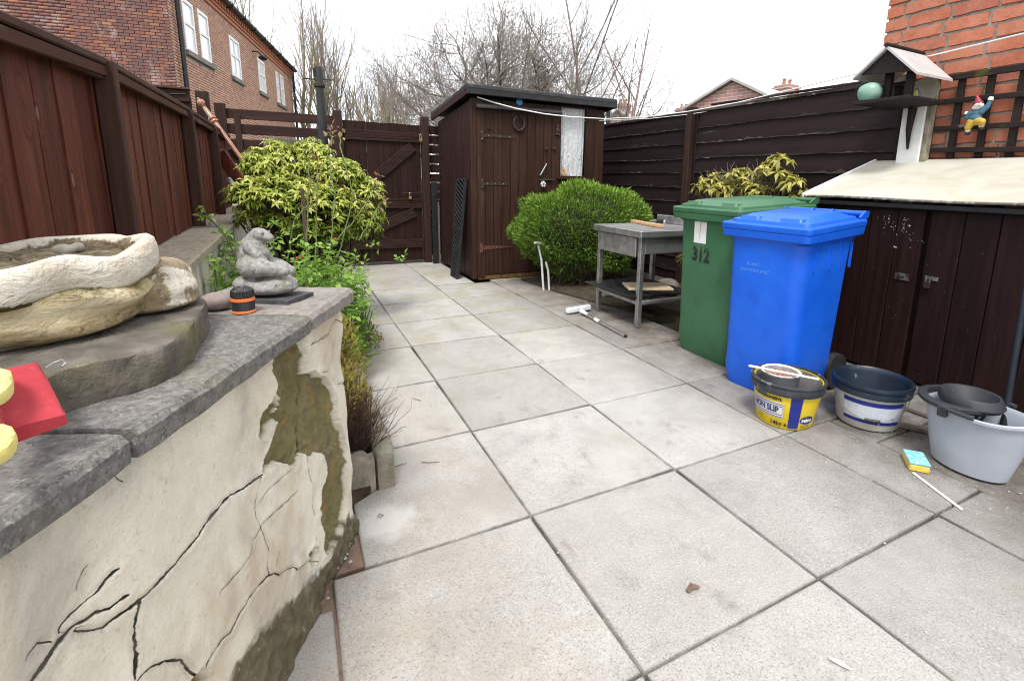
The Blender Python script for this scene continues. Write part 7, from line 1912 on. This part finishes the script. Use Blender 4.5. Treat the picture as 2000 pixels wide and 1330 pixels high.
# leaf litter and debris on the slabs
m_leafl = surf('dry_leaf', [(.3,(.10,.06,.04)),(.7,(.22,.15,.1))], 30, rough=.9)
def bit(px, py, pts, mat, label, cat='litter', r=.0018):
    c = P(px,py,z=.003); tag(MB().tube([(c.x+a,c.y+b,.003+z) for a, b, z in pts],[r*.6]+[r]*(len(pts)-2)+[r*.5],5).build('twig', mat), label, cat, 'litter on the slabs')
bit(780,910,[(-.03,-.005,.002),(0,0,.004),(.03,.01,.002)],m_leafl,'short brown twig on the slab beside the heather')
bit(835,905,[(-.02,.02,.002),(0,0,.004),(.045,-.01,.001)],m_leafl,'forked brown twig on the slab right of the heather')
bit(812,780,[(-.015,.02,.001),(.01,-.015,.003),(.02,-.03,.001)],m_leafl,'tiny pale twig on the slab above the heather twigs')
bit(1353,1152,[(-.02,.0,.004),(0,.005,.009),(.02,-.002,.003)],m_leafl,'dark dried dropping on a foreground slab',r=.009)
bit(742,1008,[(-.008,-.004,.002),(.0,.008,.004),(.010,.0,.002),(.0,-.008,.002)],m_leafl,'curled dry leaf on the pale patch by the wall',r=.0022)
bit(1640,1295,[(-.01,.02,.001),(0,0,.0015),(.008,-.02,.001)],surf('pale_chip',[(.3,(.5,.42,.36)),(.7,(.6,.52,.46))],9),'pale pinkish chip on the front right slab',r=.006)
m = MB(); rr = random.Random(4)
for i in range(240):
    if i < 60: px, py = rr.uniform(560,690), 0; py = 1330-(px-500)*1.55+rr.gauss(0,22)
    elif i < 150: px, py = rr.uniform(1430,1995), rr.uniform(850,1010)
    else: px, py = rr.uniform(750,1900), rr.uniform(600,1320)
    c = P(px,py,z=.002); s_ = rr.uniform(.0012,.0040) if i >= 60 else rr.uniform(.002,.006); st_i = len(m.v)
    m.ball((0,0,0),(s_*rr.uniform(.6,1.4),s_,s_*.5),5,4); m.xf(Matrix.Translation((c.x,c.y,.002)) @ Matrix.Rotation(rr.random()*6,4,'Z'), st_i)
tag(m.build('grit', surf('pale_grit',[(.3,(.30,.27,.23)),(.7,(.56,.53,.49))],300,rough=.95)), 'scattered pale grit and crumbs on the paving slabs', 'grit', kind='stuff')

# ------------------------------------------------------------------ bare winter trees
def tree(name, label, base, H, spread, seed, r0, levels, jit, twig, mat_t, mat_c, stems=1, fork=.78, group=None, upb=.12, stem_dirs=None, rmin=.0028):
    R = np.random.RandomState(seed); t = thing(name, base, label, 'tree', group); big = []; fine = []
    def ru(): v = R.normal(size=3); return v/np.linalg.norm(v)
    def grow(p, d, L, r, lev):
        n_ = max(3,int(4+lev)); 
        for i in range(n_):
            d = d+ru()*jit+np.array([0,0,upb]); d /= np.linalg.norm(d); q_ = p+d*L/n_; r2 = max(r*(1-.5/n_ if lev else .8),rmin)
            (big if lev >= levels-1 else fine).append([*p,*q_,r,r2]); p, r = q_, r2
            if lev > 0:
                nb = (0 if R.rand() > fork else 1) if fork < 1 else (1 if R.rand() < .7 else 2)
                if i == 0 and lev == levels: nb = 0
                for _ in range(nb):
                    s_ = ru(); s_ -= d*np.dot(s_,d); s_ /= np.linalg.norm(s_); dd = d*(1-spread)+s_*spread*R.uniform(.8,1.3); dd[2] += .08
                    grow(p, dd/np.linalg.norm(dd), L*R.uniform(.42,.68), r*R.uniform(.45,.62), lev-1)
        if lev > 0: grow(p, d, L*.5, r*.8, lev-1)
    for s_ in range(stems):
        d = np.array([R.normal()*.16,R.normal()*.16,1.]) if stem_dirs is None else np.array(stem_dirs[s_])
        grow(np.array(base)+np.array([R.normal()*.1*stems*.4,R.normal()*.1,0]), d/np.linalg.norm(d), H*R.uniform(.85,1.05), r0, levels)
    V, F_ = sticks(big,6); np_mesh('trunk', V, F_, mat_t, t)
    if fine:
        V, F_ = sticks(fine,3); np_mesh('crown', V, F_, mat_c, t)
    return t, len(big)+len(fine), np.array(big), np.array(fine)
m_barkg = surf('greenish_bark', [(.3,(.20,.175,.09)),(.7,(.36,.32,.19))], 6, rough=.95); m_twigg = surf('grey_twigs', [(.3,(.20,.17,.14)),(.7,(.32,.28,.24))], 3, rough=.95)
m_barkd = surf('dark_bark', [(.3,(.075,.06,.042)),(.7,(.17,.14,.10))], 8, rough=.95); m_twigd = surf('brown_twigs', [(.3,(.17,.15,.13)),(.7,(.30,.265,.23))], 3, rough=.95)
m_barkr = surf('reddish_bark', [(.3,(.17,.125,.11)),(.7,(.29,.23,.205))], 8, rough=.95)
cnt = 0
GR = 'bare trees beyond the back fence'
def at_px(px, Y): q = P(px,300,y=Y); return (q.x,Y,-.08)
for (px, Y, H, sd__, st_, lab) in ((600,33,6.3,3,4,'tall bare multi-stemmed tree right behind the brick house end'),(668,34,5.6,8,3,'bare spreading tree left of the clothes post top'),(735,28,4.0,12,3,'slim bare tree above the left half of the gate'),(785,30,4.0,15,4,'bare bushy tree above the right half of the gate'),(512,38,7.6,21,3,'faint bare tree top showing over the house roof'),(700,36,4.6,27,3,'distant thin bare tree behind the gate post')):
    t, c_, _, _ = tree('bare_tree', lab, at_px(px,Y), H, .36, sd__, .14, 3, .13, 1, m_barkg, m_twigg, st_, group=GR, upb=.13, fork=.86, rmin=.006); cnt += c_
t, c_, _, _ = tree('hawthorn_tree','spreading bare tree with dense fine twigs behind the left of the shed', at_px(945,10.2), 2.95, .60, 5, .07, 4, .28, 1, m_barkd, m_twigd, 5, upb=.06, fork=.95, rmin=.0032, stem_dirs=[(-.62,.1,1),(-.25,.2,1),(.1,-.1,1),(.4,.1,1),(-.45,-.2,1)]); cnt += c_
t, c_, bg_, fn_ = tree('hawthorn_tree','dense bare tree with ivy-clad trunk behind the middle of the shed', at_px(1052,9.4), 2.95, .60, 17, .07, 4, .28, 1, m_barkd, m_twigd, 5, upb=.06, fork=.95, rmin=.003, stem_dirs=[(-.5,.1,1),(-.12,.2,1),(.2,-.1,1),(.6,.1,1),(.05,.3,1)]); cnt += c_
P_ = []
q = P(1058,165,y=9.4)
pv = np.array([q.x,q.y,q.z])+NR.normal(size=(800,3))*np.array([.15,.2,.38]); q2 = P(975,170,y=9.4); pv2 = np.array([q2.x,q2.y,q2.z])+NR.normal(size=(220,3))*np.array([.12,.15,.25]); pv = np.concatenate([pv,pv2])
V, F_ = leaves(pv, unit(len(pv)), unit(len(pv)), NR.uniform(.03,.06,len(pv)), .04, .1, .1)
tag(np_mesh('ivy', V, F_, leaf_mat('ivy_leaf', [(0,(.03,.04,.015)),(.6,(.07,.085,.03)),(1,(.14,.14,.06))]), t, {'tint': np.repeat(NR.rand(len(pv)),5)}), kind='stuff')
for px, top, Y, lean, lab, sd__ in ((1150,-40,8.6,0,'straight slender bare sapling behind the right side of the shed',31),(1172,-10,8.2,1,'slender bare sapling leaning right above the shed roof',33)):
    b = Vector(at_px(px,Y)); e = P(px if not lean else 1262, top, y=Y); d = (e-b); L = d.length; d.normalize()
    t, c_, _, _ = tree('bare_sapling', lab, tuple(b), L*.62, .45, sd__, .05, 2, .05, 1, m_barkr, m_twigd, 1, upb=0.0 if lean else .03, group='bare saplings behind the shed', fork=1.0, stem_dirs=[tuple(d)]); cnt += c_
print('tree segments', cnt)
